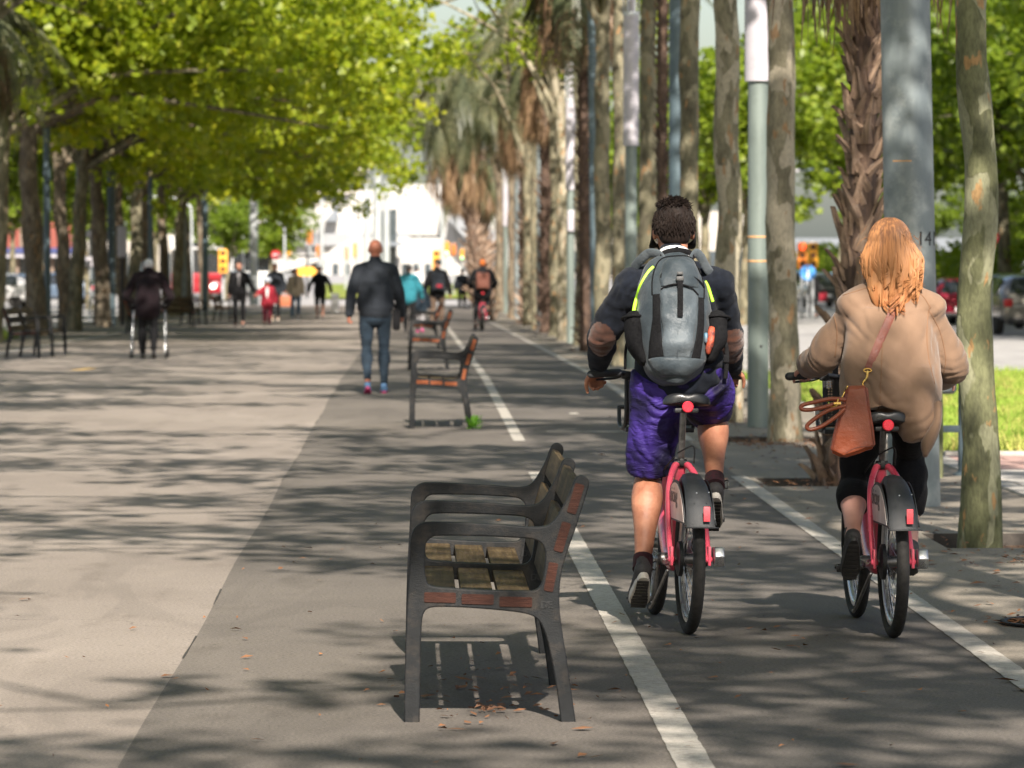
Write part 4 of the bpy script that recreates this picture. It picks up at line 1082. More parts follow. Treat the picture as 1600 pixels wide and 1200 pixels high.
        if s < 0:
            tx = link('lettering', text_mesh('bicing', .095, .0005, M['print_dark']), None, sk, (-.0032, .03, .575)); tx.rotation_euler = (PI / 2, 0, -PI / 2)
            tx = link('lettering', text_mesh('smou', .05, .0005, M['print_red']), None, sk, (-.0032, .06, .51)); tx.rotation_euler = (PI / 2, 0, -PI / 2)
            bpy.data.objects.remove(tx)
    g = G(); g.box((.022, -.327, .515), (.026, .004, .06), bev=.001); g.build('rear_reflector', M['reflector_pale'], t)
    g = G()
    for (x, z) in ((-.02, .60), (.03, .603)): g.ell((x, -.318, z), (.0035, .0035, .0035), 8, 6)
    g.build('screws', M['alu'], t)
    # hub drum, guard, chain case, stand
    g = G(); g.lathe([(0, -.058), (.05, -.056), (.072, -.05), (.074, -.034), (.05, -.03), (0, -.03)], (0, 0, WR), axis='X', seg=28); g.tube([(-.05, .06, WR - .03), (-.055, .2, .285)], [.008, .007], seg=8); g.build('hub_brake', M['black_plastic'], t)
    g = G(); g.prism([(.05, .36), (.05, .30), (-.02, .28), (-.045, .325), (-.02, .362)], .098, .142, axes=(1, 2, 0)); me = g.mesh('axle_guard'); fix_normals(me); me.materials.append(M['alu']); o = link('axle_guard', me, None, t); md = o.modifiers.new('b', 'BEVEL'); md.width = .006; md.segments = 2
    g = G(); g.tube([(.07, .44, .285), (.072, .22, .29), (.073, .02, .315)], [(.011, .055), (.011, .04), (.011, .035)], seg=14, smooth=3, up=(0, 0, 1)); g.build('chain_case', M['black_plastic'], t)
    g = G(); g.tube([(-.09, .02, .26), (-.12, .26, .1), (-.125, .3, .09)], [.008, .007, .006], seg=8, smooth=3); g.build('side_stand', M['steel'], t)
    g = G(); g.tube([(-.03, .3, .72), (-.06, .4, .66), (-.045, .7, .55), (-.03, .93, .8)], .0035, seg=6, smooth=8); g.tube([(-.02, .27, .74), (.04, .23, .77), (.045, .24, .7)], .0035, seg=6, smooth=6); g.build('cables', M['black_plastic'], t)
    g = G(); g.tube([(-.065, BB[1], BB[2]), (.085, BB[1], BB[2])], .026, seg=18); g.lathe([(0, .058), (.075, .058), (.08, .062), (.075, .066), (0, .066)], (0, BB[1], BB[2]), axis='X', seg=30); g.build('crank_axle', M['steel'], t)
    ped = {}
    for s in (-1, 1):
        a = crank_angle + (0 if s < 0 else PI); L_ = .17
        e = (.095 * s, BB[1] + L_ * math.sin(a), BB[2] - L_ * math.cos(a))
        g = G(); g.tube([(.075 * s, BB[1], BB[2]), (.09 * s, *e[1:])], [(.014, .01), (.011, .008)], seg=10); g.build('crank', M['steel'], t)
        px = .15 * s; g = G(); g.box((px, e[1], e[2] - .008), (.095, .012, .024), bev=.003); g.tube([(.095 * s, e[1], e[2]), (.2 * s, e[1], e[2])], .006, seg=8)
        for q in (-.045, .045): g.box((px, e[1] + q, e[2]), (.09, .012, .022), bev=.003)
        for q in (-.045, .045): g.box((px + q, e[1], e[2]), (.01, .095, .02), bev=.003)
        p = g.build('pedal', M['black_plastic'], t)
        g = G(); g.box((px, e[1] - .052, e[2]), (.05, .003, .014)); g.build('pedal_reflector', M['amber'], p)
        ped[s] = (px, e[1], e[2])
    return t, ped
bk1, ped1 = make_bike('red shared bicycle under the man with the backpack', math.radians(4))
bk1.location = (1.143, 19.85, 0); bk1.rotation_euler = (0, math.radians(.8), math.radians(4.6))
bk2, ped2 = make_bike('red shared bicycle under the red haired rider in the beige coat', math.radians(-86), -.07)
bk2.location = (1.973, 19.65, 0); bk2.rotation_euler = (0, math.radians(-.3), math.radians(2.6))
# ------------------------------------------------------------------ people
def cloth(name, c1, c2=None, sc=18, rough=.9, bump=.35, bs=35, sheen=.03, dirt=None):
    return pm(name, c1, c2, sc, rough, bump=bump, bscale=bs, sheen=sheen, dirt=dirt, spec=.15)
M['skin'] = pm('light skin', (0.52, 0.27, 0.185), (0.43, 0.20, 0.13), 9, 0.5, bump=0.1, bscale=120)
M['skin_tan'] = pm('tanned skin', (0.40, 0.18, 0.105), (0.28, 0.11, 0.062), 14, 0.55, bump=0.25, bscale=90, dirt=((0.28, 0.11, 0.06), 22, .45))
M['hair_dark'] = pm('dark brown hair', (0.017, 0.0105, 0.008), (0.008, 0.005, 0.004), (60, 60, 20), 0.7, spec=.2)
M['hair_black'] = pm('black hair', (0.012, 0.01, 0.009), (0.007, 0.006, 0.006), 40, 0.4)
M['hair_brown'] = pm('chestnut hair', (0.24, 0.09, 0.035), (0.13, 0.05, 0.02), 40, 0.45)
M['hair_white'] = pm('white grey hair', (0.5, 0.5, 0.5), (0.36, 0.36, 0.37), 40, 0.6)
M['eye'] = pm('dark eyes', (0.01, 0.01, 0.01), None, 10, 0.2)

def torso_tubes(g, J, k=1.0, a=0.0, top=True, bottom=True, belly=0.0):
    """torso from pelvis to neck; a = inflation in metres"""
    pe, ch, nk = np.array(J['pelvis']), np.array(J['chest']), np.array(J['neck'])
    sl, sr = np.array(J['sh_l']), np.array(J['sh_r'])
    sw = np.linalg.norm(sl - sr) / 2
    ax = (sr - sl) / (2 * sw)
    up = np.cross(ax, nk - pe); up = up / (np.linalg.norm(up) + 1e-9)
    mid = (sl + sr) / 2
    pts = [pe - (ch - pe) * .12, pe, pe * .62 + ch * .38, ch, mid * .75 + ch * .25, mid + (nk - mid) * .5]
    rad = [(.150 * k + a, .112 * k + a), (.165 * k + a, .118 * k + a), (.148 * k + a + belly, .108 * k + a + belly), (sw * .86 + a, .122 * k + a), (sw * .76 + a * .8, .092 * k + a * .8), (.080 * k + a * .6, .066 * k + a * .6)]
    g.tube(pts, rad, seg=28, smooth=6, up=up)
    # trapezius and shoulder caps
    g.tube([nk * .5 + mid * .5, nk * .22 + mid * .1 + sl * .68 + np.array((0, 0, .004)), sl], [.050 * k + a * .7, .047 * k + a * .8, .052 * k + a * .85], seg=14, smooth=4)
    g.tube([nk * .5 + mid * .5, nk * .22 + mid * .1 + sr * .68 + np.array((0, 0, .004)), sr], [.050 * k + a * .7, .047 * k + a * .8, .052 * k + a * .85], seg=14, smooth=4)
def arm_tube(g, J, s, k=1.0, a=0.0, to=1.0, aw=None):
    sh, el, wr = (np.array(J[q + s]) for q in ('sh_', 'el_', 'wr_'))
    aw = a if aw is None else aw
    w = el + (wr - el) * to
    g.tube([sh, (sh + el) / 2, el, (el + w) / 2, w], [.056 * k + a, .046 * k + a, .041 * k + a, .037 * k + (a + aw) / 2, .028 * k + aw], seg=16, smooth=6)
def leg_tube(g, J, s, k=1.0, a=0.0, frm=0.0, to=1.0, aw=None):
    hp, kn, an = (np.array(J[q + s]) for q in ('hp_', 'kn_', 'an_'))
    aw = a if aw is None else aw
    # calf muscle sits behind the shin line
    shin = an - kn; th = kn - hp; back = -np.cross(np.cross(shin, np.array((0, 1., 0)) if abs(shin[1]) < .3 else th), shin); nb = np.linalg.norm(back)
    bk = np.array((0, -.022, 0)) * k
    P = [hp, hp * .65 + kn * .35, hp * .25 + kn * .75, kn, kn * .72 + an * .28 + bk, kn * .4 + an * .6 + bk * .4, an]
    R = [.088 * k + a, .084 * k + a, .064 * k + a, .054 * k + (a + aw) / 2, .066 * k + aw, .047 * k + aw, .033 * k + aw]
    C = catmull(np.hstack([np.array(P), np.array(R)[:, None]]), 6); n = len(C)
    i0, i1 = int(frm * (n - 1)), int(round(to * (n - 1))) + 1
    C = C[i0:i1]; g.tube(C[:, :3], list(C[:, 3]), seg=20)
def hand(g, wr, d, pn, side, curl=.35, k=1.0):
    """wrist point, direction of the hand, palm normal (towards the palm), side of the thumb (+1/-1 along cross)"""
    wr = Vector(wr); d = Vector(d).normalized(); pn = Vector(pn); pn = (pn - d * pn.dot(d)).normalized(); w = d.cross(pn).normalized() * side
    g.tube([wr - d * .02 * k, wr + d * .03 * k, wr + d * .085 * k], [(.026 * k, .020 * k), (.038 * k, .016 * k), (.041 * k, .014 * k)], seg=14, smooth=3, up=pn)
    for i, (o, L_) in enumerate(((.030, .068), (.0105, .076), (-.010, .071), (-.029, .056))):
        b0 = wr + d * .078 * k + w * o * k; a = 0; p = b0; P = [p]
        for q in (.45, .32, .23):
            a += curl * (1.1 if q > .4 else 1.5); p = p + (d * math.cos(a) + pn * math.sin(a)) * L_ * q * k; P.append(p)
        g.tube(P, [.0088 * k, .0084 * k, .0078 * k, .0066 * k], seg=8)
    p0 = wr + d * .022 * k + w * .026 * k; p1 = p0 + (w * .62 + d * .5 + pn * .3).normalized() * .038 * k; p2 = p1 + (w * .22 + d * .75 + pn * .5).normalized() * .03 * k; p3 = p2 + (d * .75 + pn * .75).normalized() * .024 * k
    g.tube([p0, p1, p2, p3], [.0135 * k, .011 * k, .0095 * k, .0078 * k], seg=8)
def head_shape(g, J, k=1.0, turn=0.0, nod=0.0):
    hc = Vector(J['head']); R = Matrix.Rotation(turn, 3, 'Z') @ Matrix.Rotation(nod, 3, 'X')
    def P(x, y, z): return tuple(hc + R @ (Vector((x, y, z)) * k))
    Rm = np.array(R)
    g.ell(P(0, -.012, .022), (.076 * k, .096 * k, .092 * k), 24, 16, R)
    g.ell(P(0, .022, -.03), (.062 * k, .070 * k, .080 * k), 20, 12, R)
    g.ell(P(0, .060, -.078), (.034 * k, .030 * k, .026 * k), 14, 8, R)
    g.tube([P(0, .078, .02), P(0, .094, -.006), P(0, .108, -.024)], [.008 * k, .011 * k, .013 * k], seg=10, smooth=2)
    for s in (-1, 1):
        g.ell(P(.077 * s, -.006, -.006), (.010 * k, .020 * k, .032 * k), 12, 8, R)
        g.ell(P(.036 * s, .066, -.026), (.022 * k, .020 * k, .022 * k), 10, 8, R)
    g.tube([P(-.022, .088, -.052), P(0, .093, -.051), P(.022, .088, -.052)], [.006 * k, .008 * k, .006 * k], seg=8)
    nk = Vector(J['neck']); hcv = Vector(P(0, -.03, -.04))
    g.tube([nk - (hcv - nk) * .35, nk, (nk + hcv) / 2, hcv], [.066 * k, .058 * k, .055 * k, .056 * k], seg=18, smooth=3)
    return P, R
def face_details(t, P, k):
    g = G()
    for s in (-1, 1): g.ell(P(.031 * s, .083, .006), (.011 * k, .006 * k, .006 * k), 10, 6)
    g.build('eyes', M['eye'], t)
    g = G()
    for s in (-1, 1): g.tube([P(.018 * s, .092, .024), P(.032 * s, .092, .029), P(.046 * s, .082, .024)], .0035 * k, seg=6)
    g.build('eyebrows', M['hair_dark'], t)
    g = G(); g.tube([P(-.021, .096, -.052), P(0, .101, -.052), P(.021, .096, -.052)], [.003 * k, .005 * k, .003 * k], seg=6); g.build('lips', M['lips'], t)
M['lips'] = pm('lips', (0.42, 0.13, 0.10), None, 20, .5)
def shoe(g, an, toe, k=1.0, a=0.0, m=0):
    an = Vector(an); toe = Vector(toe); d = (toe - an); 
    heel = an + Vector((0, 0, 0))
    return
def shoe_parts(t, heel, ball, upv, mats, k=1.0, name='shoe', vox=.006, collar=None):
    """heel (bottom rear), ball -> direction; upv up vector of the sole; mats (upper, sole)"""
    heel = Vector(heel); ball = Vector(ball); d = (ball - heel).normalized(); u = Vector(upv); u = (u - d * u.dot(d)).normalized(); w = d.cross(u)
    def q(x, y, z): return tuple(heel + w * x * k + d * y * k + u * z * k)
    g = G()
    g.tube([q(0, .018, .045), q(0, .06, .04), q(0, .13, .036), q(0, .20, .03), q(0, .245, .026)], [(.036 * k, .040 * k), (.037 * k, .042 * k), (.040 * k, .036 * k), (.046 * k, .028 * k), (.034 * k, .020 * k)], seg=18, smooth=4, up=u)
    g.tube([q(0, .035, .03), q(0, .04, .075), q(0, .045, .098)], [(.034 * k, .042 * k), (.036 * k, .044 * k), (.036 * k, .042 * k)], seg=16, smooth=3)
    me = remesh(g.mesh('upper'), vox, 3); me.materials.append(mats[0]); o = link(name, me, None, t)
    g = G(); n = 28; V = []; F = []
    for lay, (zz, gr) in enumerate(((.0, -.003), (.006, 0.001), (.022, 0.002), (.03, -.002))):
        for i in range(n):
            a = 2 * PI * i / n; yy = .128 + .136 * math.cos(a) ; ww = (.036 + .012 * math.exp(-((yy - .19) / .06) ** 2) - .003) ; s_ = math.sin(a); ww *= math.copysign(abs(s_) ** .7, s_)
            V.append(q(ww * (1 + gr * 12), yy + gr * math.cos(a), zz - .004 + (.018 * max(0, (yy - .2) / .06) ** 2 * .6)))
    for l in range(3):
        for i in range(n): F.append((l * n + i, l * n + (i + 1) % n, (l + 1) * n + (i + 1) % n, (l + 1) * n + i))
    F += [tuple(range(n)), tuple(range(4 * n - 1, 3 * n - 1, -1))]
    g.add(V, F); g.build('sole', mats[1], o)
    if len(mats) > 2:   # dark tread plate under the sole, standing proud
        g = G()
        for i in range(9):
            yy = .03 + i * .025; ww = .030 + .012 * math.exp(-((yy - .19) / .06) ** 2); g.box(q(0, yy, -.0045), (1.6 * ww * k, .018 * k, .005 * k), rot=Matrix((w, d, u)).transposed())
        g.build('tread', mats[2], o)
    return o
def wrinkle(seed, amp, sc=(9, 9, 16), mask=None):
    def fn(co, no):
        n1 = vnoise(co, sc, seed, 1); n1 = np.tanh(n1 * 1.4)
        d = amp * .42 * n1
        if mask is not None: d = d * mask(co)
        return d
    return fn
def garment(name, g, mat, t, vox, it=4, disp=None, cut=None, patches=None, pm_=None):
    me = remesh(g.mesh(name), vox, it)
    if disp: 
        for f in (disp if isinstance(disp, list) else [disp]): displace(me, f)
    me.materials.append(mat)
    if patches:
        mats, fn = patches
        for m in mats: me.materials.append(m)
        n = len(me.polygons); ce = np.zeros(n * 3, np.float32); me.polygons.foreach_get('center', ce); no = np.zeros(n * 3, np.float32); me.polygons.foreach_get('normal', no)
        me.polygons.foreach_set('material_index', fn(ce.reshape(-1, 3).astype(float), no.reshape(-1, 3).astype(float)).astype(np.int32))
    return link(name, me, None, t)
def creases(e, axis, wl=.034, amp=.006, r=.12, seed=0.0):
    e = np.array(e, float); t = np.array(axis, float); t /= np.linalg.norm(t)
    def fn(co, no):
        q = co - e; s = q @ t; w = np.exp(-(np.sum(q * q, 1) / r ** 2)); out = np.zeros(len(co)); i = np.where(w > .03)[0]
        ph = vnoise(co[i], (7, 7, 7), seed, 1) * 5
        out[i] = amp * w[i] * (np.abs(np.sin(s[i] * PI / wl + ph)) - .6) * (.6 + .4 * np.sin(ph * 1.7))
        return out
    return fn
def walker_pose(h=1.75, stride=.3, phase=1, arms=.18, spread=.0, lean=0.0, bend=0.0, shw=.175):
    """standing / walking skeleton facing +Y, feet on the ground"""
    k = h / 1.75; J = {}
    f = stride / 2 * phase
    J['pelvis'] = (0, 0, .97); J['chest'] = (0, .02 + lean * .5, 1.27); J['neck'] = (0, .015 + lean, 1.485 - bend * .4); J['head'] = (0, .045 + lean * 1.25, 1.635 - bend)
    J['sh_l'] = (-shw, lean, 1.39 - bend * .35); J['sh_r'] = (shw, lean, 1.39 - bend * .35)
    for s, q, ff in (('l', -1, f), ('r', 1, -f)):
        J['hp_' + s] = (.095 * q, 0, .93)
        J['an_' + s] = (.095 * q, ff, .085 + (.07 if ff < -.04 else 0)); J['kn_' + s] = (.1 * q, ff * .45 + .05, .51)
        J['el_' + s] = ((shw + .055 + spread) * q, lean - ff * arms * 2.2 - .03, 1.14 - bend * .3); J['wr_' + s] = ((shw + .065 + spread * 1.5) * q, lean * .8 - ff * arms * 5 + .06, .9 - bend * .2)
    return {a: tuple(np.array(b_) * k) for a, b_ in J.items()}, k
def simple_person(name_label, J, k, spec, loc, rz, vox=.013, group=None):
    """spec: dict(skin, top, top_mat, bottom, bottom_mat, hair, shoes, ...)"""
    t = empty('person', loc, rz, name_label, 'person', group)
    girth = spec.get('girth', 1.0); kk = k * girth
    g = G(); torso_tubes(g, J, kk); P, R = head_shape(g, J, k, spec.get('turn', 0), spec.get('nod', 0))
    for s in 'lr':
        arm_tube(g, J, s, k); leg_tube(g, J, s, k)
        wr, el = np.array(J['wr_' + s]), np.array(J['el_' + s]); d = spec.get('hd_' + s, wr - el); q = -1 if s == 'l' else 1
        hand(g, wr, d, (-q, .2, 0), 1 if s == 'r' else -1, spec.get('curl', .3), k)
        an = np.array(J['an_' + s]); g.tube([an, an + np.array((0, .05, -.04)) * k, an + np.array((0, .14, -.055)) * k], [.036 * k, .034 * k, .03 * k], seg=12, smooth=2)
    me = remesh(g.mesh('body'), vox * .8, 3); me.materials.append(spec['skin']); link('body', me, None, t)
    face_details(t, P, k)
    # trousers
    g = G(); pe = np.array(J['pelvis']); a = spec.get('ta', .016)
    g.tube([pe - np.array((0, 0, .09)) * k, pe, pe + np.array((0, 0, .1)) * k], [(.155 * kk + a, .12 * kk + a), (.168 * kk + a, .122 * kk + a), (.155 * kk + a, .112 * kk + a)], seg=24, smooth=3)
    for s in 'lr': leg_tube(g, J, s, k, a, 0, spec.get('leg_to', .96), spec.get('leg_w', a))
    garment(spec.get('bottom', 'trousers'), g, spec['bottom_mat'], t, vox, 3, wrinkle(spec.get('seed', 1), .012 * spec.get('wr', 1), (7, 7, 12)))
    # top
    g = G(); a = spec.get('a', .02); torso_tubes(g, J, kk, a)
    for s in 'lr': arm_tube(g, J, s, k, a * .8, spec.get('sleeve', .97))
    hem = spec.get('hem', .06)
    g.tube([pe + np.array((0, 0, .2)) * k, pe + np.array((0, 0, .05)) * k, pe - np.array((0, 0, hem)) * k], [(.155 * kk + a, .115 * kk + a), (.17 * kk + a, .125 * kk + a), (spec.get('hem_w', .178) * kk + a, .132 * kk + a)], seg=26, smooth=3)
    if spec.get('collar', True): nk = np.array(J['neck']); g.tube([nk - np.array((0, 0, .03)) * k, nk + np.array((0, 0, .03)) * k], .07 * k, seg=18)
    garment(spec.get('top', 'jacket'), g, spec['top_mat'], t, vox, 3, wrinkle(spec.get('seed', 1) + 5, .014 * spec.get('wr', 1), (7, 7, 11)))
    if spec.get('shirt'):
        g = G(); nk = np.array(J['neck']); pe_ = np.array(J['chest']); g.tube([pe_ + np.array((0, .118 * kk + a, -.16)) , pe_ + np.array((0, .122 * kk + a, 0)), nk + np.array((0, .072, -.03))], [(.008, .006), (.035, .008), (.04, .012)], seg=12, smooth=4, up=(0, 1, 0)); g.build('shirt_front', spec['shirt'], t)
    # hair or hat
    if spec.get('hair'):
        g = G(); st = spec.get('hair_style', 'short')
        g.ell(P(0, -.024, .035), (.084 * k, .098 * k, .094 * k), 24, 14, R)
        if st == 'pony': g.tube([P(0, -.10, .03), P(0, -.15, -.02), P(0, -.14, -.14), P(0, -.12, -.24)], [.02 * k, .034 * k, .032 * k, .012 * k], seg=10, smooth=4)
        if st == 'long': g.tube([P(0, -.06, .02), P(0, -.085, -.06), P(0, -.09, -.16), P(0, -.09, -.24)], [(.075 * k, .05 * k), (.085 * k, .05 * k), (.085 * k, .035 * k), (.05 * k, .02 * k)], seg=14, smooth=4, up=(0, 1, 0))
        if st == 'cap': g.box(P(0, .10, .045), (.12 * k, .07 * k, .012 * k), bev=.004)
        me = remesh(g.mesh('hair'), vox * .7, 1)
        Ri = np.array(R).T; hc = np.array(J['head'])
        def push(co, no):   # keep the face free
            l = ((co - hc) / k) @ Ri.T; d = np.zeros_like(co); face = (l[:, 1] > .035) & (l[:, 2] < .055) if st != 'cap' else (l[:, 1] > .03) & (l[:, 2] < .035)
            d[face] = (np.array((0, -.05, .01)) * k) @ np.array(R).T; low = (l[:, 2] < -.035) & (l[:, 1] > -.10) & (st in ('short', 'cap')); d[low] += (np.array((0, .03, .02)) * k) @ np.array(R).T; return d
        displace(me, push); displace(me, wrinkle(7, .008, (30, 30, 20))); me.materials.append(spec['hair']); link(spec.get('hair_name', 'hair'), me, None, t)
    for s in 'lr':
        an = np.array(J['an_' + s]); up_ = an[2] > .11 * k
        hl = an + np.array((0, -.05, -.085)) * k; 
        if up_ and not spec.get('flat'): bl = hl + np.array((0, .14, -.11)) * k; bl[2] = max(bl[2], .012)
        else: hl[2] = .006; bl = hl + np.array((0, .2, 0))
        uu = Vector((0, 1, 0)).lerp(Vector((0, 0, 1)), .6 if up_ else 1.0)
        shoe_parts(t, hl, bl, uu, spec['shoes'], k * spec.get('shoe_k', 1.0), 'shoe', vox)
    return t, P, R

M['navy_knit'] = cloth('navy knit sweater', (0.010, 0.013, 0.021), (0.006, 0.008, 0.013), 60, .95, .5, 260, .05)
M['suede'] = cloth('brown suede patch', (0.085, 0.030, 0.016), (0.055, 0.02, 0.011), 50, .95, .4, 200, .3)
def shorts_mat():
    m, nt, b = newmat('navy shorts with painted sheen'); L = nt.links.new
    co = coords(nt, (5, 5, 3.2)); n1 = N(nt, 'ShaderNodeTexNoise', i_Scale=1.0, i_Detail=2.0, i_Distortion=1.2); L(co, n1.inputs[0])
    r = ramp(nt, (0.38, 0.46, 0.54, 0.66), ((0.007, 0.006, 0.020), (0.013, 0.009, 0.045), (0.025, 0.014, 0.105), (0.048, 0.027, 0.19))); L(n1.outputs[0], r.inputs[0]); L(r.outputs[0], b.inputs['Base Color'])  # violet stops paint the sheen of the folds onto navy cloth
    b.inputs['Roughness'].default_value = .6; b.inputs['Specular IOR Level'].default_value = .18
    n2 = N(nt, 'ShaderNodeTexNoise', i_Scale=14.0, i_Detail=4.0, i_Distortion=.8); L(coords(nt, (1, 1, 1.8)), n2.inputs[0]); bp = N(nt, 'ShaderNodeBump', i_Strength=.8, i_Distance=.02); L(n2.outputs[0], bp.inputs['Height']); L(bp.outputs[0], b.inputs['Normal'])
    return m
M['shorts'] = shorts_mat()
M['sock'] = cloth('dark sock', (0.02, 0.012, 0.014), (0.035, 0.01, 0.014), 80, .9)
M['shoe_black'] = pm('black trainer', (0.02, 0.019, 0.02), (0.035, 0.033, 0.034), 30, .7, bump=.4, bscale=200)
M['sole_white'] = pm('off white sole', (0.55, 0.52, 0.47), (0.42, 0.39, 0.35), 30, .6)
M['sole_black'] = pm('black sole', (0.025, 0.024, 0.023), (0.015, 0.015, 0.015), 50, .7)
M['white_cloth'] = cloth('white cotton', (0.7, 0.7, 0.7))
M['mask'] = cloth('black face mask', (0.01, 0.01, 0.011))

# ---- rider with the backpack (all points relative to the rear wheel's foot point)
OX, OY = 1.143, 19.85
def rel(d): return {a: (b_[0] - OX, b_[1] - OY, b_[2]) for a, b_ in d.items()}
JM = rel({'pelvis': (1.13, 20.215, 1.10), 'chest': (1.118, 20.30, 1.33), 'neck': (1.112, 20.42, 1.555), 'head': (1.112, 20.475, 1.672),
          'sh_l': (.93, 20.35, 1.44), 'sh_r': (1.29, 20.35, 1.435), 'el_l': (.815, 20.50, 1.235), 'el_r': (1.345, 20.50, 1.22), 'wr_l': (.80, 20.70, 1.085), 'wr_r': (1.372, 20.66, 1.085),
          'hp_l': (1.04, 20.20, 1.035), 'hp_r': (1.225, 20.20, 1.035), 'kn_l': (1.0, 20.36, .635), 'an_l': (.965, 20.11, .275), 'kn_r': (1.283, 20.54, .90), 'an_r': (1.268, 20.13, .615)})
man = empty('person', (OX, OY, 0), 0, 'dark haired man in a navy sweater and violet shorts cycling away with a grey backpack', 'person')
g = G(); torso_tubes(g, JM, .93); PM_, RM_ = head_shape(g, JM, 1.06, .05)
for s in 'lr': arm_tube(g, JM, s); leg_tube(g, JM, s, 1.03, 0, .14)
hand(g, JM['wr_l'], (-.12, .75, -.5), (.25, .3, -1), 1, .75, 1.05)
hand(g, JM['wr_r'], (.05, .8, -.4), (-.1, .3, -1), -1, .75, 1.0)
for s, d in (('l', (0, .07, -.12)), ('r', (0, .08, -.1))):
    an = np.array(JM['an_' + s]); g.tube([an, an + np.array(d) * .8], [.036, .032], seg=12, smooth=2)
me = remesh(g.mesh('body'), .006, 3); me.materials.append(M['skin_tan']); link('body', me, None, man)
face_details(man, PM_, 1.06)
# sweater
g = G(); torso_tubes(g, JM, 1.0, .022); pe = np.array(JM['pelvis'])
for s in 'lr': shm_ = np.array(JM['sh_' + s]); g.tube([np.array(JM['neck']) * .6 + shm_ * .4 + np.array((0, -.01, -.05)), shm_ + np.array((0, 0, -.01))], [.070, .060], seg=16, smooth=3)
g.tube([pe + np.array((0, .05, .16)), pe + np.array((0, .01, .05)), pe + np.array((0, 0, -.01))], [(.165, .13), (.186, .146), (.19, .15)], seg=26, smooth=3, cap='flat')
for s in 'lr': arm_tube(g, JM, s, 1.0, .026, .98, .016)
nk = np.array(JM['neck']); g.tube([nk + np.array((0, -.02, -.04)), nk + np.array((0, 0, .012))], .068, seg=18)
for s in 'lr': wr = np.array(JM['wr_' + s]); el = np.array(JM['el_' + s]); d = (wr - el) / np.linalg.norm(wr - el); g.tube([wr - d * .05, wr + d * .004], .0375, seg=16)
epl, epr = np.array(JM['el_l']), np.array(JM['el_r'])
def patch_fn(ce, no):
    out = np.zeros(len(ce), int)
    for e, dx in ((epl + np.array((-.01, -.045, -.035)), -1), (epr + np.array((.02, -.035, -.045)), 1)):
        q = (ce - e) / np.array((.060, .12, .092)); out[(np.sum(q ** 2, 1) < 1) & (no[:, 1] < .35)] = 1
    return out
garment('sweater', g, M['navy_knit'], man, .0075, 5, [wrinkle(3, .022, (8, 8, 10)), wrinkle(9, .013, (20, 20, 26)), creases(JM['el_l'], np.array(JM['wr_l']) - np.array(JM['sh_l']), .034, .006, .10, 1), creases(JM['el_r'], np.array(JM['wr_r']) - np.array(JM['sh_r']), .034, .006, .10, 2), creases(JM['sh_l'], (1, 0, -.6), .04, .010, .12, 3), creases(JM['sh_r'], (-1, 0, -.6), .04, .010, .12, 4)], patches=([M['suede']], patch_fn))
g = G(); g.tube([nk + np.array((0, -.01, .0)), nk + np.array((0, .004, .026))], .0665, seg=24, cap=None); g.build('shirt_collar', M['white_cloth'], man)
# shorts
g = G(); g.tube([pe + np.array((0, .02, -.075)), pe + np.array((0, .0, -.03)), pe + np.array((0, .01, .04))], [(.14, .10), (.178, .138), (.182, .142)], seg=26, smooth=3, cap='flat')
for s, to, q in (('l', .46, -1), ('r', .44, 1)):
    hp, kn = np.array(JM['hp_' + s]), np.array(JM['kn_' + s]); e = hp + (kn - hp) * (.93 if s == 'l' else .86)
    g.tube([hp + np.array((0, 0, .03)), hp * .6 + kn * .4, e + np.array((0, -.012, -.008))], [(.112, .112), (.114, .114), (.10, .102)], seg=22, smooth=5, cap='flat')
garment('shorts', g, M['shorts'], man, .0075, 3, [wrinkle(12, .036, (8, 8, 5)), creases((-.06, .2, .93), (.25, 0, 1), .045, .016, .17, 3), creases((.10, .25, .93), (-.5, 0, 1), .045, .016, .15, 4), creases((-.13, .35, .76), (.9, 0, .6), .05, .010, .14, 6), wrinkle(14, .014, (18, 18, 9))])
# hair: cap plus tufts
g = G(); g.ell(PM_(0, -.022, .044), (.082, .104, .096), 26, 16, RM_); g.ell(PM_(0, -.052, -.012), (.070, .064, .058), 20, 12, RM_)
me = remesh(g.mesh('hair'), .006, 3); displace(me, wrinkle(4, .006, (26, 26, 26))); me.materials.append(M['hair_dark'])
rr = random.Random(8); g = G(); hc = Vector(JM['head'])
for k in range(3200):
    a = rr.uniform(0, 2 * PI); el_ = math.asin(rr.uniform(-.43, 1.0)); n_ = Vector((math.cos(a) * math.cos(el_), math.sin(a) * math.cos(el_), math.sin(el_)))
    if n_.y > .3 and el_ < .5: continue
    if n_.y > .05 and el_ < -.05: continue
    b0 = Vector(PM_(0, -.022, .035)) + Vector((n_.x * .082, n_.y * .103, n_.z * .095)); fl = (n_ * .30 + Vector((rr.gauss(0, .3) + .2 * math.sin(n_.x * 9 + n_.z * 5), rr.gauss(0, .3) - .15, -.9 if el_ < .7 else rr.uniform(-.3, .5)))).normalized()
    ln = rr.uniform(.016, .03) * (1.15 if el_ > .6 else .8)
    g.tube([tuple(b0 - n_ * .006), tuple(b0 + fl * ln * .5 + n_ * .003), tuple(b0 + fl * ln - Vector((0, 0, .004)))], [.0028, .0024, .0006], seg=4, cap=None)
o = link('hair', me, None, man)
o2 = g.build('hair_tufts', M['hair_dark'], o, fixn=False); o2['kind'] = 'stuff'
g = G()
for s in (-1, 1): g.tube([PM_(.083 * s, -.0, .02), PM_(.086 * s, .0, -.03), PM_(.074 * s, .045, -.06), PM_(.05 * s, .09, -.06)], [(.004, .004), (.006, .006), (.022, .005), (.03, .005)], seg=8, smooth=4)
g.ell(PM_(0, .075, -.055), (.062, .045, .05), 18, 12, RM_)
g.build('face_mask', M['mask'], man)
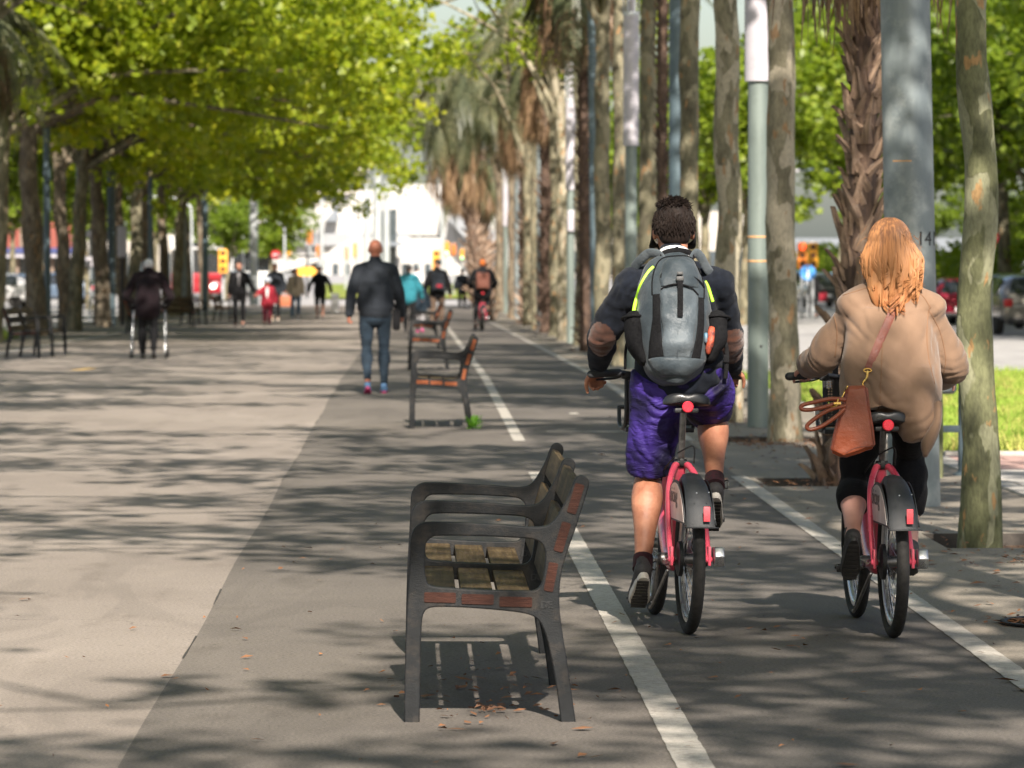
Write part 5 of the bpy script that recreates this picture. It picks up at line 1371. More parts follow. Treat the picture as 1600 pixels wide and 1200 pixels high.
# socks and trainers
for s, q in (('l', -1), ('r', 1)):
    an = np.array(JM['an_' + s]); kn = np.array(JM['kn_' + s]); d = (kn - an) / np.linalg.norm(kn - an)
    g = G(); g.tube([an + d * .035, an - d * .03], [.042, .043], seg=18, smooth=2, cap='flat'); g.build('sock', M['sock'], man)
M['sole_tread'] = pm('dark tread', (0.03, 0.028, 0.026), (0.02, 0.019, 0.018), 50, .8)
pl = np.array((-.172, .44, .132)); 
an = np.array(JM['an_l']); shoe_parts(man, an + np.array((-.0, -.085, -.052)), an + np.array((-.012, .09, -.165)), (0, .75, .75), (M['shoe_black'], M['sole_white'], M['sole_tread']), 1.05)
an = np.array(JM['an_r']); shoe_parts(man, an + np.array((.0, -.075, -.06)), an + np.array((-.005, .10, -.185)), (0, .8, .6), (M['shoe_black'], M['sole_white'], M['sole_tread']), 1.05)
for s in ('l', 'r'):
    g = G(); an = Vector(JM['an_' + s]); g.tube([an + Vector((.03, .0, -.0)), an + Vector((.055, -.02, .01)), an + Vector((.05, -.03, -.025)), an + Vector((.03, .0, -.01))], .003, seg=6, smooth=4); g.build('shoe_laces', M['black_plastic'], man)

# ---- backpack
M['pack'] = cloth('slate ripstop fabric', (0.045, 0.057, 0.066), (0.028, 0.037, 0.044), 14, .42, .5, 28, .1, dirt=((0.13, 0.15, 0.16), 5, .3))
M['pack_light'] = cloth('lighter slate fabric', (0.088, 0.106, 0.12), (0.052, 0.065, 0.075), 9, .4, .6, 24, .1, dirt=((0.2, 0.22, 0.23), 4, .4))
M['pack_dark'] = cloth('black mesh fabric', (0.006, 0.006, 0.007), (0.010, 0.010, 0.011), 90, .9, .5, 160, 0)
M['neon'] = pm('neon yellow piping', (0.45, 0.85, 0.03), (0.4, 0.75, 0.05), 20, .5)
M['orange_fab'] = pm('orange red wrapper', (0.45, 0.07, 0.025), (0.06, 0.02, 0.02), 34, .5, bump=.6, bscale=30)
M['blue_fab'] = pm('blue wrapper', (0.05, 0.16, 0.24), (0.08, 0.1, 0.12), 22, .4)
WT = [(0, .04), (.025, .085), (.06, .118), (.12, .143), (.2, .155), (.3, .158), (.36, .152), (.44, .138), (.50, .118), (.545, .088), (.575, .045)]
DT = [(0, .07), (.05, .13), (.15, .17), (.3, .17), (.42, .14), (.52, .10), (.575, .04)]
def itp(T, z): return float(np.interp(z, [a for a, _ in T], [b_ for _, b_ in T]))
def CX(z): return .003 * math.sin(z * 9)
bp_ = empty('backpack', (0, 0, 0), 0, 'grey backpack with black side pockets and neon green piping on the cyclist\'s back', 'backpack')
BPX, BPZ = 1.093, 1.015
bp_.location = (BPX, 20.19, BPZ); bp_.rotation_euler = (-.24, 0, 0)
bp_.location = (BPX, 20.09, BPZ)
def psurf(x, z, off=0.0):
    w = itp(WT, z); d = itp(DT, z); q = min(abs((x - CX(z)) / w), .999)
    return -(d * (1 - q ** 3.2) ** (1 / 2.4)) - off
g = G()
V = []; F = []; nz = 34; nx = 40
zs = np.linspace(0.001, .574, nz)
for z in zs:
    w = itp(WT, z); d = itp(DT, z)
    for j in range(nx):
        a = 2 * PI * j / nx; cx_, sy = math.cos(a), math.sin(a)
        x = CX(z) + w * math.copysign(abs(cx_) ** .8, cx_); y = -d * abs(sy) ** .7 if sy > 0 else .03 * abs(sy)
        V.append((x, y, z))
for i in range(nz - 1):
    for j in range(nx): F.append((i * nx + j, i * nx + (j + 1) % nx, (i + 1) * nx + (j + 1) % nx, (i + 1) * nx + j))
F += [tuple(range(nx)), tuple((nz - 1) * nx + j for j in range(nx - 1, -1, -1))]
g.add(V, F); me = g.mesh('main_bag'); fix_normals(me); me = remesh(me, .007, 3); displace(me, wrinkle(31, .024, (10, 10, 12))); me.materials.append(M['pack'])
pack_body = link('main_bag', me, None, bp_)
from mathutils.bvhtree import BVHTree
bvh_pack = BVHTree.FromPolygons([v.co[:] for v in me.vertices], [p.vertices[:] for p in me.polygons])
def surf_y(bvh, x, z, default=0.0):
    h = bvh.ray_cast(Vector((x, -3, z)), Vector((0, 1, 0)))
    return h[0].y if h[0] is not None else default
def ppatch(name, left, right, z0, z1, off, mat, parent, nz=26, nx=16, bulge=0.0, wr=0, seed=0):
    V = []; F = []; rows = nz + 2; cols = nx + 2
    for i in range(-1, nz + 1):
        f = min(max(i / (nz - 1), 0), 1); z = z0 + (z1 - z0) * f; xl, xr = left(z), right(z)
        for j in range(-1, nx + 1):
            u = min(max(j / (nx - 1), 0), 1); x = xl + (xr - xl) * u; edge = (i < 0 or i >= nz or j < 0 or j >= nx)
            y = surf_y(bvh_pack, x, z, psurf(x, z)); b_ = bulge * (math.sin(PI * u) * math.sin(PI * f)) ** .5 if not edge else 0
            V.append((x, y - (off + b_ if not edge else -.006), z))
    for i in range(rows - 1):
        for j in range(cols - 1): n_ = i * cols + j; F.append((n_, n_ + 1, n_ + cols + 1, n_ + cols))
    gg = G(); gg.add(V, F); me = gg.mesh(name); me.materials.append(mat)
    if wr: displace(me, wrinkle(seed, wr, (12, 12, 14)))
    return link(name, me, None, parent)
def c2(px, py):    # reference crop -> pack plane
    X_ = 880 + px / 2.857; Y_ = 300 + py / 2.857; return ((X_ - 645) / F_PX * 20.0 - BPX, (EYE - (Y_ - 395) / F_PX * 20.0 - BPZ) * 1.02)
def edgef(pts):
    q = sorted([c2(*p) for p in pts], key=lambda a: a[1]); zz = [a[1] for a in q]; xx = [a[0] for a in q]
    return lambda z: float(np.interp(z, zz, xx))
zb, zt = c2(0, 782)[1], c2(0, 470)[1]
ppatch('front_panel', edgef([(440, 470), (437, 500), (440, 640), (450, 782)]), edgef([(598, 470), (606, 500), (598, 640), (568, 782)]), zb, zt, .008, M['pack_light'], bp_, bulge=.014, wr=.026, seed=5)
ppatch('mesh_strip', edgef([(402, 490), (400, 600), (385, 700), (380, 775)]), edgef([(435, 490), (434, 600), (440, 700), (446, 775)]), c2(0, 775)[1], c2(0, 490)[1], .006, M['pack_dark'], bp_, nx=6)
ppatch('mesh_strip', edgef([(608, 500), (602, 620), (590, 700), (570, 782)]), edgef([(634, 500), (632, 620), (625, 700), (612, 782)]), c2(0, 782)[1], c2(0, 500)[1], .006, M['pack_dark'], bp_, nx=6)
ppatch('lid_pocket', edgef([(440, 455), (438, 400), (455, 340), (480, 315)]), edgef([(610, 460), (615, 400), (600, 340), (580, 315)]), c2(0, 455)[1], c2(0, 318)[1], .006, M['pack'], bp_, bulge=.012, wr=.022, seed=8)
ppatch('base_panel', edgef([(380, 770), (400, 820), (440, 850)]), edgef([(640, 770), (610, 820), (570, 850)]), c2(0, 850)[1], c2(0, 775)[1], .008, M['pack'], bp_, nz=10, bulge=.01, wr=.008, seed=9)
def pline(name, pts, r_, mat, parent, off=.006, flat=None):
    P = catmull([(c2(*p)[0], 0, c2(*p)[1]) for p in pts], 8); P = [(a[0], surf_y(bvh_pack, a[0], a[2], psurf(a[0], a[2])) - off, a[2]) for a in P]
    gg = G(); gg.tube(P, r_ if not isinstance(r_, tuple) else [r_] * len(P), seg=8, up=(0, 1, 0)); return gg.build(name, mat, parent)
g_ = pline('zip', [(440, 470), (470, 455), (520, 448), (575, 462), (606, 490)], .0035, M['pack_dark'], bp_, .012)
pline('zip', [(440, 412), (450, 392), (490, 398), (560, 398), (610, 418), (636, 445)], .0035, M['pack_dark'], bp_, .012)
pline('zip', [(400, 490), (402, 420), (420, 350), (455, 305), (520, 296), (590, 305), (622, 360), (636, 440), (634, 500)], .003, M['pack_dark'], bp_, .002)
pline('seam', [(517, 470), (512, 600), (508, 780)], .0012, M['pack'], bp_, .018)
pline('piping', [(322, 545), (330, 500), (350, 440), (385, 380), (410, 352)], (.0075, .0035), M['neon'], bp_, .0)
pline('piping', [(648, 400), (662, 430), (680, 490)], (.0065, .0035), M['neon'], bp_, .0)
st = pline('lid_strap', [(524, 398), (524, 470), (523, 540), (521, 602)], (.0115, .002), M['pack_dark'], bp_, .028)
g = G(); x, z = c2(524, 425); y = surf_y(bvh_pack, x, z) - .032; g.box((x, y, z), (.032, .008, .02), bev=.003); g.box((x, y - .001, z + .022), (.026, .007, .014), bev=.003); g.build('buckle', M['black_plastic'], st)
# shoulder straps, haul loop
for s, pts in ((-1, [(365, 272), (400, 262), (445, 275), (465, 300)]), (1, [(658, 310), (630, 280), (600, 268), (575, 300)])):
    P = [c2(*p) for p in pts]; gg = G()
    gg.tube([(P[0][0] + .03 * s, .12, P[0][1] - .03), (P[0][0], .06, P[0][1] - .006), (P[1][0], .01, P[1][1] - .002), (P[2][0], -.025, P[2][1] - .006), (P[3][0], -.04, P[3][1] - .02)], [(.020, .005)] * 5, seg=12, smooth=6, up=(0, 1, 0)); gg.build('shoulder_strap', M['pack_light'], bp_)
P = [c2(*p) for p in [(455, 300), (462, 275), (520, 262), (578, 275), (590, 300)]]; gg = G(); gg.tube([(p[0], -.035, p[1]) for p in P], [(.011, .005)] * 5, seg=10, smooth=6, up=(0, 1, 0)); gg.build('haul_loop', M['pack_dark'], bp_)
# side pockets
def side_pocket(name, s, pts_o, z0, z1, parent):
    g = G(); V = []
    x0, zc = (c2(350, 660) if s < 0 else c2(672, 660))
    g.tube([(x0 - .01 * s, -.045, z0), (x0 + .012 * s, -.05, z0 + .05), (x0 + .02 * s, -.05, (z0 + z1) / 2), (x0 + .022 * s, -.05, z1)], [(.025, .045), (.036, .058), (.042, .06), (.046, .058)], seg=20, smooth=4, up=(0, 1, 0))
    me = remesh(g.mesh(name), .006, 2); displace(me, wrinkle(40 + s, .012, (14, 14, 18))); me.materials.append(M['pack_dark']); o = link(name, me, None, parent)
    g = G(); n = 24; P = [(x0 + .024 * s + .052 * math.cos(2 * PI * i / n), -.05 + .062 * math.sin(2 * PI * i / n), z1 + .012) for i in range(n + 1)]; g.tube(P, .006, seg=8); g.build('elastic_hem', M['pack_dark'], o)
    return o
side_pocket('side_pocket', -1, None, c2(0, 765)[1], c2(0, 590)[1], bp_)
sp = side_pocket('side_pocket', 1, None, c2(0, 755)[1], c2(0, 590)[1], bp_)
g = G(); x, z = c2(660, 690); g.tube([(x - .012, -.105, z - .05), (x, -.12, z), (x + .008, -.105, z + .055)], [(.010, .008), (.017, .010), (.014, .009)], seg=12, smooth=3); me = g.mesh('w'); displace(me, wrinkle(3, .014, (40, 40, 30))); me.materials.append(M['orange_fab']); link('orange_wrapper', me, None, sp)
g = G(); x, z = c2(700, 660); g.tube([(x - .01, -.085, z - .02), (x + .008, -.09, z + .03)], [(.014, .012)] * 2, seg=10, smooth=3); x, z = c2(640, 680); g.tube([(x, -.118, z - .015), (x, -.118, z + .015)], [(.009, .008)] * 2, seg=10); me = g.mesh('w'); me.materials.append(M['blue_fab']); link('blue_wrapper', me, None, sp)
g = G(); x, z = c2(735, 680); g.tube([(x - .02, .04, z + .05), (x + .004, .02, z + .0), (x + .006, .02, z - .07), (x - .0, .03, z - .14)], [(.009, .003)] * 4, seg=8, smooth=4); g.box((x + .004, .015, z - .06), (.024, .012, .035), bev=.003); g.build('hip_strap', M['pack_dark'], bp_)
g = G(); x, z = c2(300, 640); g.tube([(x + .02, .0, z + .02), (x - .01, .01, z - .04), (x - .016, .02, z - .14)], [(.006, .003)] * 3, seg=8, smooth=4); g.build('hip_strap', M['pack_dark'], bp_)

# ---- rider in the beige coat
OX2, OY2 = 1.973, 19.65
def rel2(d): return {a: (b_[0] - OX2, b_[1] - OY2, b_[2]) for a, b_ in d.items()}
JW = rel2({'pelvis': (2.00, 20.02, 1.0), 'chest': (2.0, 20.03, 1.24), 'neck': (2.0, 20.03, 1.475), 'head': (1.995, 20.06, 1.60),
           'sh_l': (1.845, 20.02, 1.36), 'sh_r': (2.165, 20.0, 1.35), 'el_l': (1.735, 20.14, 1.165), 'el_r': (2.262, 20.10, 1.125), 'wr_l': (1.685, 20.42, 1.095), 'wr_r': (2.25, 20.36, 1.055),
           'hp_l': (1.90, 20.0, .945), 'hp_r': (2.085, 20.0, .945), 'kn_l': (1.853, 20.14, .60), 'an_l': (1.815, 19.76, .415), 'kn_r': (2.098, 20.27, .72), 'an_r': (2.09, 20.09, .345)})
M['camel'] = cloth('camel wool coat', (0.215, 0.138, 0.092), (0.185, 0.117, 0.077), 7, .95, .25, 230, .2)
M['camel_seam'] = cloth('coat seam', (0.22, 0.125, 0.075), None, 7, .9)
M['black_cloth'] = cloth('black trousers', (0.010, 0.010, 0.011), (0.006, 0.006, 0.007), 40, .9, .5, 40)
M['skin_pale'] = pm('pale skin', (0.55, 0.30, 0.24), (0.47, 0.24, 0.19), 9, 0.5)
wo_ = empty('person', (OX2, OY2, 0), 0, 'woman with long red hair and a beige wool coat cycling away', 'person')
g = G(); torso_tubes(g, JW, .88); PW, RW = head_shape(g, JW, .97, -.02)
for s in 'lr': arm_tube(g, JW, s, .88); leg_tube(g, JW, s, .9)
hand(g, JW['wr_l'], (-.1, .9, -.25), (.1, .2, -1), 1, .8, .92); hand(g, JW['wr_r'], (.05, .9, -.15), (-.1, .2, -1), -1, .8, .92)
for s in 'lr': an = np.array(JW['an_' + s]); g.tube([an, an + np.array((0, .07, -.09)) * .8], [.033, .03], seg=12, smooth=2)
me = remesh(g.mesh('body'), .0065, 3); me.materials.append(M['skin_pale']); link('body', me, None, wo_)
face_details(wo_, PW, .97)
g = G(); pe = np.array(JW['pelvis']); g.tube([pe + np.array((0, 0, -.03)), pe + np.array((0, .0, .06))], [(.15, .11), (.15, .12)], seg=24, smooth=3)
leg_tube(g, JW, 'l', .92, .012, 0, .68, .016); leg_tube(g, JW, 'r', .92, .014, 0, .80, .016)
garment('trousers', g, M['black_cloth'], wo_, .0075, 3, wrinkle(22, .02, (9, 9, 16)))
# coat: loose, wide hem hanging over the saddle
g = G(); torso_tubes(g, JW, .9, .034)
g.tube([(.02, .37, 1.33), (.02, .34, 1.2), (.02, .32, 1.06), (.02, .31, .985), (.02, .31, .935)], [(.185, .115), (.200, .14), (.212, .165), (.212, .175), (.205, .17)], seg=32, smooth=6, cap='flat', up=(0, 1, 0))
g.tube([(.10, .27, 1.10), (.112, .25, .98), (.122, .235, .88), (.13, .225, .80)], [(.105, .10), (.105, .12), (.092, .125), (.070, .11)], seg=26, smooth=6, cap='flat', up=(0, 1, 0))
nkw = np.array(JW['neck'])
for s in 'lr': shw_ = np.array(JW['sh_' + s]); g.tube([nkw * .6 + shw_ * .4 + np.array((0, .0, -.055)), shw_ + np.array((0, 0, -.012))], [.075, .060], seg=16, smooth=3)
for s in 'lr':
    sh, el, wr = (np.array(JW[q + s]) for q in ('sh_', 'el_', 'wr_'))
    g.tube([sh + np.array((0, -.0, -.02)), (sh + el) / 2, el + np.array((0, -.01, -.01)), (el + wr) / 2 + np.array((0, 0, -.012)), wr], [.060, .068, .070, .064, .058], seg=20, smooth=6, cap='flat')
coat = garment('coat', g, M['camel'], wo_, .008, 9, [wrinkle(41, .034, (5, 5, 6)), wrinkle(44, .022, (12, 12, 7)), creases(JW['el_l'], np.array(JW['wr_l']) - np.array(JW['sh_l']), .045, .011, .12, 1), creases(JW['el_r'], np.array(JW['wr_r']) - np.array(JW['sh_r']), .045, .011, .12, 2), creases((-.10, .16, 1.0), (.6, 0, 1), .05, .012, .14, 3), creases((.14, .14, .92), (-.7, 0, 1), .05, .012, .13, 4), creases((-.14, .25, 1.30), (1, 0, .7), .05, .010, .10, 5), creases((.17, .25, 1.27), (-1, 0, .7), .05, .010, .10, 6), wrinkle(45, .008, (26, 26, 14))])
bvh_coat = BVHTree.FromPolygons([v.co[:] for v in coat.data.vertices], [p.vertices[:] for p in coat.data.polygons])
def w2(px, py, d=19.75): return (X(px, d) - OX2, Z(py, d))
def cline(name, pts, r_, mat, parent, off=.001, bvh=None, n=8):
    P = catmull([(w2(*p)[0], 0, w2(*p)[1]) for p in pts], n); Q = []
    for a in P:
        y = surf_y(bvh or bvh_coat, a[0], a[2], None)
        if y is not None: Q.append((a[0], y - off, a[2]))
    gg = G(); gg.tube(Q, [r_] * len(Q), seg=8, up=(0, 1, 0)); return gg.build(name, mat, parent)
cline('back_seam', [(1389, 500), (1382, 560), (1378, 640), (1380, 672)], (.0026, .0022), M['camel_seam'], coat, 0)
cline('yoke_seam', [(1308, 468), (1340, 458), (1372, 448)], (.0026, .0022), M['camel_seam'], coat, 0)
cline('yoke_seam', [(1428, 450), (1450, 462), (1463, 482)], (.0026, .0022), M['camel_seam'], coat, 0)
cline('sleeve_seam', [(1305, 470), (1312, 490), (1318, 520), (1316, 560)], (.0028, .0022), M['camel_seam'], coat, 0)
cline('sleeve_seam', [(1462, 478), (1456, 520), (1458, 560), (1466, 600)], (.0028, .0022), M['camel_seam'], coat, 0)
cline('sleeve_seam', [(1462, 488), (1480, 520), (1490, 560), (1488, 590)], (.0024, .002), M['camel_seam'], coat, 0)
cline('sleeve_seam', [(1308, 480), (1288, 510), (1274, 545), (1262, 575)], (.0024, .002), M['camel_seam'], coat, 0)
# loose coat tail on the right
g = G(); a = [w2(1442, 690), (w2(1470, 655)), w2(1463, 697), w2(1442, 712)]
g.tube([(a[1][0], .18, a[1][1] + .05), (a[1][0] - .01, .15, a[1][1] - .03), ((a[2][0] + a[3][0]) / 2, .13, a[2][1] + .01), ((a[2][0] + a[3][0]) / 2 - .01, .12, a[3][1] + .002)], [(.02, .05), (.022, .05), (.028, .04), (.012, .03)], seg=12, smooth=5, up=(0, 1, 0))
me = g.mesh('coat_tail'); me.materials.append(M['camel']); link('coat_tail', me, None, coat)
# shoes
for s, hl, bl, uu in (('l', (.0, -.035, -.0), (-.003, .07, -.16), (0, 1, .35)), ('r', (0, -.06, -.06), (0, .12, -.12), (0, .5, .8))):
    an = np.array(JW['an_' + s]); shoe_parts(wo_, an + np.array(hl) + np.array((0, -.02, -.02)), an + np.array(bl), uu, (M['shoe_black'] if s == 'l' else M['shoe_black'], M['sole_black'], M['sole_tread']), .93)
# hair in locks
def hair_mat(name, root, mid, tip, z0, z1):
    m, nt, b = newmat(name); L = nt.links.new
    tc = nt.nodes.new('ShaderNodeTexCoord'); sp_ = N(nt, 'ShaderNodeSeparateXYZ'); L(tc.outputs['Object'], sp_.inputs[0])
    mr = N(nt, 'ShaderNodeMapRange'); mr.inputs[1].default_value = z0; mr.inputs[2].default_value = z1; L(sp_.outputs[2], mr.inputs[0])
    mp = nt.nodes.new('ShaderNodeMapping'); mp.inputs['Scale'].default_value = (130, 60, 5); L(tc.outputs['Object'], mp.inputs[0])
    n1 = N(nt, 'ShaderNodeTexNoise', i_Scale=1.0, i_Detail=3.0); L(mp.outputs[0], n1.inputs[0])
    ad = N(nt, 'ShaderNodeMath', operation='MULTIPLY_ADD', i_1=1.0); L(n1.outputs[0], ad.inputs[0]); L(mr.outputs[0], ad.inputs[2])
    sb = N(nt, 'ShaderNodeMath', operation='SUBTRACT', i_1=.5); L(ad.outputs[0], sb.inputs[0])
    r_ = ramp(nt, (0, .45, .8, 1.0), (tip, mid, tuple(c * .75 for c in mid), root)); L(sb.outputs[0], r_.inputs[0]); L(r_.outputs[0], b.inputs['Base Color'])
    b.inputs['Roughness'].default_value = .58; b.inputs['Specular IOR Level'].default_value = .28
    return m
M['hair_red'] = hair_mat('copper red hair', (0.15, 0.07, 0.035), (0.40, 0.185, 0.075), (0.30, 0.095, 0.030), 1.24, 1.70)
rr = random.Random(21); hc = np.array(JW['head']) + np.array((0, -.012, .018)); RX, RY, RZ = .084, .104, .103
g = G()
g.ell(hc, (RX, RY, RZ), 24, 16)
g.tube([hc + np.array((0, -.03, -.0)), hc + np.array((.0, -.055, -.11)), hc + np.array((.0, -.09, -.2)), hc + np.array((0.015, -.10, -.30))], [(.085, .07), (.098, .055), (.10, .04), (.05, .022)], seg=20, smooth=5, up=(0, 1, 0))
me = remesh(g.mesh('hair'), .008, 3); displace(me, wrinkle(6, .008, (40, 40, 6))); me.materials.append(M['hair_red']); hair = link('hair', me, None, wo_)
g = G()
CL = [(rr.uniform(-1, 1), rr.uniform(0, 6.28), rr.uniform(7, 12), rr.uniform(.17, .30), rr.uniform(.012, .03)) for _ in range(46)]
for k in range(1150):
    u = rr.uniform(-1, 1); a = u * 1.95
    el = rr.uniform(.45, 1.4); P = []
    while el > -.2:
        P.append(hc + np.array((math.sin(a) * math.cos(el) * RX * 1.08, -math.cos(a) * math.cos(el) * RY * 1.08, math.sin(el) * RZ * 1.07))); el -= .32
    cu_, ph, fr, L_, am = min(CL, key=lambda c: abs(c[0] - u) + .02 * rr.random())
    x0, y0, z0 = P[-1]; n = 9; L_ = L_ * rr.uniform(.85, 1.05) * (1.05 - .35 * abs(u)); xc = hc[0] + math.sin(cu_ * 1.95) * RX * 1.08
    for i in range(1, n + 1):
        f = i / n; z = z0 - L_ * f
        wide = 1 + .40 * math.sin(min(f * 1.7, 1) * PI / 2) - .50 * max(0, f - .5) * 1.7
        xm = x0 + (xc - x0) * .75 * f                          # strands gather into their lock
        x = hc[0] + (xm - hc[0]) * wide + .018 * f + am * f ** 2 * math.sin(ph + fr * f)
        yb = hc[1] + (y0 - hc[1]) * (1 - .15 * f) - .05 * f
        yc = surf_y(bvh_coat, x, min(z, hc[2] - .12), None)
        y = yb if yc is None or z > hc[2] - .13 else min(yb, yc - .006 - .02 * rr.random())
        y += .8 * am * f ** 2 * math.cos(ph + fr * f)
        if f > .8: x += math.copysign(.03, math.sin(ph * 3)) * (f - .8) * 2.5; z += .02 * (f - .8) * 5
        P.append(np.array((x, y, z)))
    r0 = rr.uniform(.0022, .0048); P = catmull(P, 2); R_ = [max(r0 * math.sin(PI * min(.12 + .84 * i / (len(P) - 1), .99)) ** .6, .0007) for i in range(len(P))]
    g.tube(P, R_, seg=5, cap=None)
g.build('hair_locks', M['hair_red'], hair, fixn=False)['kind'] = 'stuff'
g = G()
for k in range(70):   # flyaway strands
    a = rr.uniform(-1.9, 1.9); z = hc[2] + rr.uniform(-.28, .08); s_ = math.copysign(1, a); x0 = hc[0] + math.sin(a) * .1; y0 = hc[1] - math.cos(a) * .1
    g.tube([(x0, y0, z), (x0 + s_ * rr.uniform(.01, .03), y0 - .01, z - .02), (x0 + s_ * rr.uniform(.015, .05), y0, z - rr.uniform(-.02, .06))], [.0009, .0007, .0004], seg=4, smooth=3, cap=None)
g.build('stray_hair', M['hair_red'], hair, fixn=False)['kind'] = 'stuff'
# tote bag with strap
M['leather'] = pm('cognac leather', (0.29, 0.065, 0.024), (0.19, 0.042, 0.016), 7, .38, bump=.35, bscale=45, coat=.15, dirt=((0.16, 0.035, 0.015), 7, .5))
M['leather_dark'] = pm('brown leather strap', (0.19, 0.05, 0.028), (0.13, 0.034, 0.02), 14, .5, bump=.35, bscale=80)
M['brass'] = pm('brass fittings', (0.75, 0.5, 0.16), (0.6, 0.38, 0.1), 20, .25, metal=1.0)
tb = empty('tote_bag', (OX2, OY2, 0), 0, 'cognac leather tote bag with two handles hanging at the red haired rider\'s left hip', 'bag')
D_ = 19.62
def w3(px, py, y=0.0): return (X(px, D_ + y) - OX2, y, Z(py, D_ + y))
def crop4(x, y): return (1220 + x / 2.857, 320 + y / 2.857)
g = G()
fr_ = [w3(*crop4(298, 812)), w3(*crop4(396, 802)), w3(*crop4(436, 1090)), w3(*crop4(285, 1138)), w3(*crop4(222, 1108))]
bk_ = [w3(*crop4(290, 815), .08), w3(*crop4(388, 806), .08), w3(*crop4(428, 1088), .24), w3(*crop4(280, 1125), .24), w3(*crop4(228, 1095), .24)]
V = fr_ + bk_; F = [(0, 4, 3, 2, 1), (5, 6, 7, 8, 9), (0, 1, 6, 5), (1, 2, 7, 6), (2, 3, 8, 7), (3, 4, 9, 8), (4, 0, 5, 9)]
bm = bmesh.new(); vs = [bm.verts.new(v) for v in V]; [bm.faces.new([vs[i] for i in f]) for f in F]; bmesh.ops.recalc_face_normals(bm, faces=bm.faces)
bmesh.ops.bevel(bm, geom=list(bm.edges), offset=.012, segments=2, affect='EDGES'); me = bpy.data.meshes.new('bag'); bm.to_mesh(me); bm.free()
me = remesh(me, .006, 3); displace(me, wrinkle(51, .012, (12, 12, 9))); me.materials.append(M['leather']); bagb = link('bag_body', me, None, tb)
bvh_bag = BVHTree.FromPolygons([v.co[:] for v in me.vertices], [p.vertices[:] for p in me.polygons])
def bline(pts, r_, mat, nm, off=.001):
    P = catmull([w3(*crop4(*p)) for p in pts], 8); P = [(a[0], surf_y(bvh_bag, a[0], a[2], 0) - off, a[2]) for a in P]; gg = G(); gg.tube(P, r_, seg=6); return gg.build(nm, mat, bagb)
bline([(385, 815), (400, 900), (425, 1080)], .002, M['leather_dark'], 'edge_seam'); bline([(298, 1110), (350, 1085), (428, 1082)], .002, M['leather_dark'], 'edge_seam'); bline([(300, 820), (270, 940), (232, 1095)], .0022, M['leather_dark'], 'edge_seam')
bline([(304, 812), (285, 850), (266, 890)], .003, M['brass'], 'zip')
for pts in ([(290, 872), (230, 868), (160, 882), (102, 897), (100, 915), (140, 917), (200, 905), (262, 884)], [(292, 900), (240, 912), (190, 935), (135, 975), (122, 995), (140, 1006), (190, 990), (250, 950), (288, 915)]):
    gg = G(); P = [w3(*crop4(*p), -.02 + .0 * i) for i, p in enumerate(pts)]; gg.tube(P, .0085, seg=10, smooth=6); gg.build('handle', M['leather'], tb)
g = G(); a = w3(*crop4(258, 890), -.03); g.box(a, (.03, .008, .012), bev=.002); g.tube([w3(*crop4(225, 905), -.02), w3(*crop4(255, 900), -.03), w3(*crop4(262, 870), -.03)], .003, seg=6); g.build('buckle', M['brass'], tb)
g = G(); cx_, _, cz_ = w3(*crop4(412, 745)); yk = surf_y(bvh_coat, cx_, cz_, 0) - .012
n = 20; g.tube([(cx_ + .016 * math.cos(2 * PI * i / n), yk, cz_ + .007 * math.sin(2 * PI * i / n)) for i in range(n + 1)], .003, seg=6)
g.tube([(cx_, yk, cz_ - .005), (cx_ - .003, yk, cz_ - .03), (cx_ - .012, yk, cz_ - .045)], [.006, .005, .004], seg=8, smooth=2); g.tube([(cx_ - .012, yk, cz_ - .04), (cx_ - .02, yk, cz_ - .055), (cx_ - .014, yk, cz_ - .066)], .0035, seg=6, smooth=3)
g.build('clasp', M['brass'], tb)
P = catmull([(w3(*crop4(*p))[0], 0, w3(*crop4(*p))[2]) for p in ((418, 738), (450, 660), (480, 590), (520, 510), (540, 465))], 6)
Q = [(a[0], surf_y(bvh_coat, a[0], a[2], .2) - .004, a[2]) for a in P]
gg = G(); gg.tube(Q, [(.0175, .0022)] * len(Q), seg=10, up=(0, 1, 0)); gg.build('strap', M['leather_dark'], tb)
# ------------------------------------------------------------------ people farther along the promenade
M['charcoal'] = cloth('charcoal jacket', (0.022, 0.026, 0.033), (0.015, 0.018, 0.023), 12, .85, .5, 60)
M['denim'] = cloth('dark blue jeans', (0.02, 0.032, 0.046), (0.013, 0.021, 0.031), 12, .9, .4, 80)
M['denim_light'] = cloth('blue jeans', (0.09, 0.15, 0.24), (0.06, 0.1, 0.17), 12, .9, .4, 80)
M['plum'] = cloth('dark plum jacket', (0.011, 0.006, 0.008), (0.007, 0.0045, 0.006), 10, .9, .5, 60)
M['red_jacket'] = cloth('red jacket', (0.27, 0.02, 0.035), (0.2, 0.015, 0.025), 10, .8)
M['maroon'] = cloth('maroon trousers', (0.13, 0.015, 0.03), (0.09, 0.01, 0.02), 10, .9)
M['cream'] = cloth('cream jacket', (0.50, 0.42, 0.33), (0.38, 0.31, 0.24), 10, .9)
M['teal'] = cloth('teal jacket', (0.025, 0.16, 0.20), (0.018, 0.12, 0.155), 10, .8)
M['khaki'] = cloth('brown trousers', (0.11, 0.075, 0.055), (0.08, 0.055, 0.04), 10, .9)
M['grey_cloth'] = cloth('grey skirt', (0.25, 0.24, 0.25), (0.17, 0.165, 0.17), 10, .9)
M['helmet'] = pm('grey helmet', (0.3, 0.33, 0.37), (0.22, 0.24, 0.28), 10, .3)
M['pink'] = pm('pink rubber', (0.75, 0.04, 0.28), None, 10, .5)
M['shoe_blue'] = pm('blue trainer', (0.16, 0.33, 0.55), (0.1, 0.2, 0.38), 20, .7)
M['sole_pink'] = pm('pink sole', (0.6, 0.06, 0.2), (0.5, 0.05, 0.16), 20, .6)
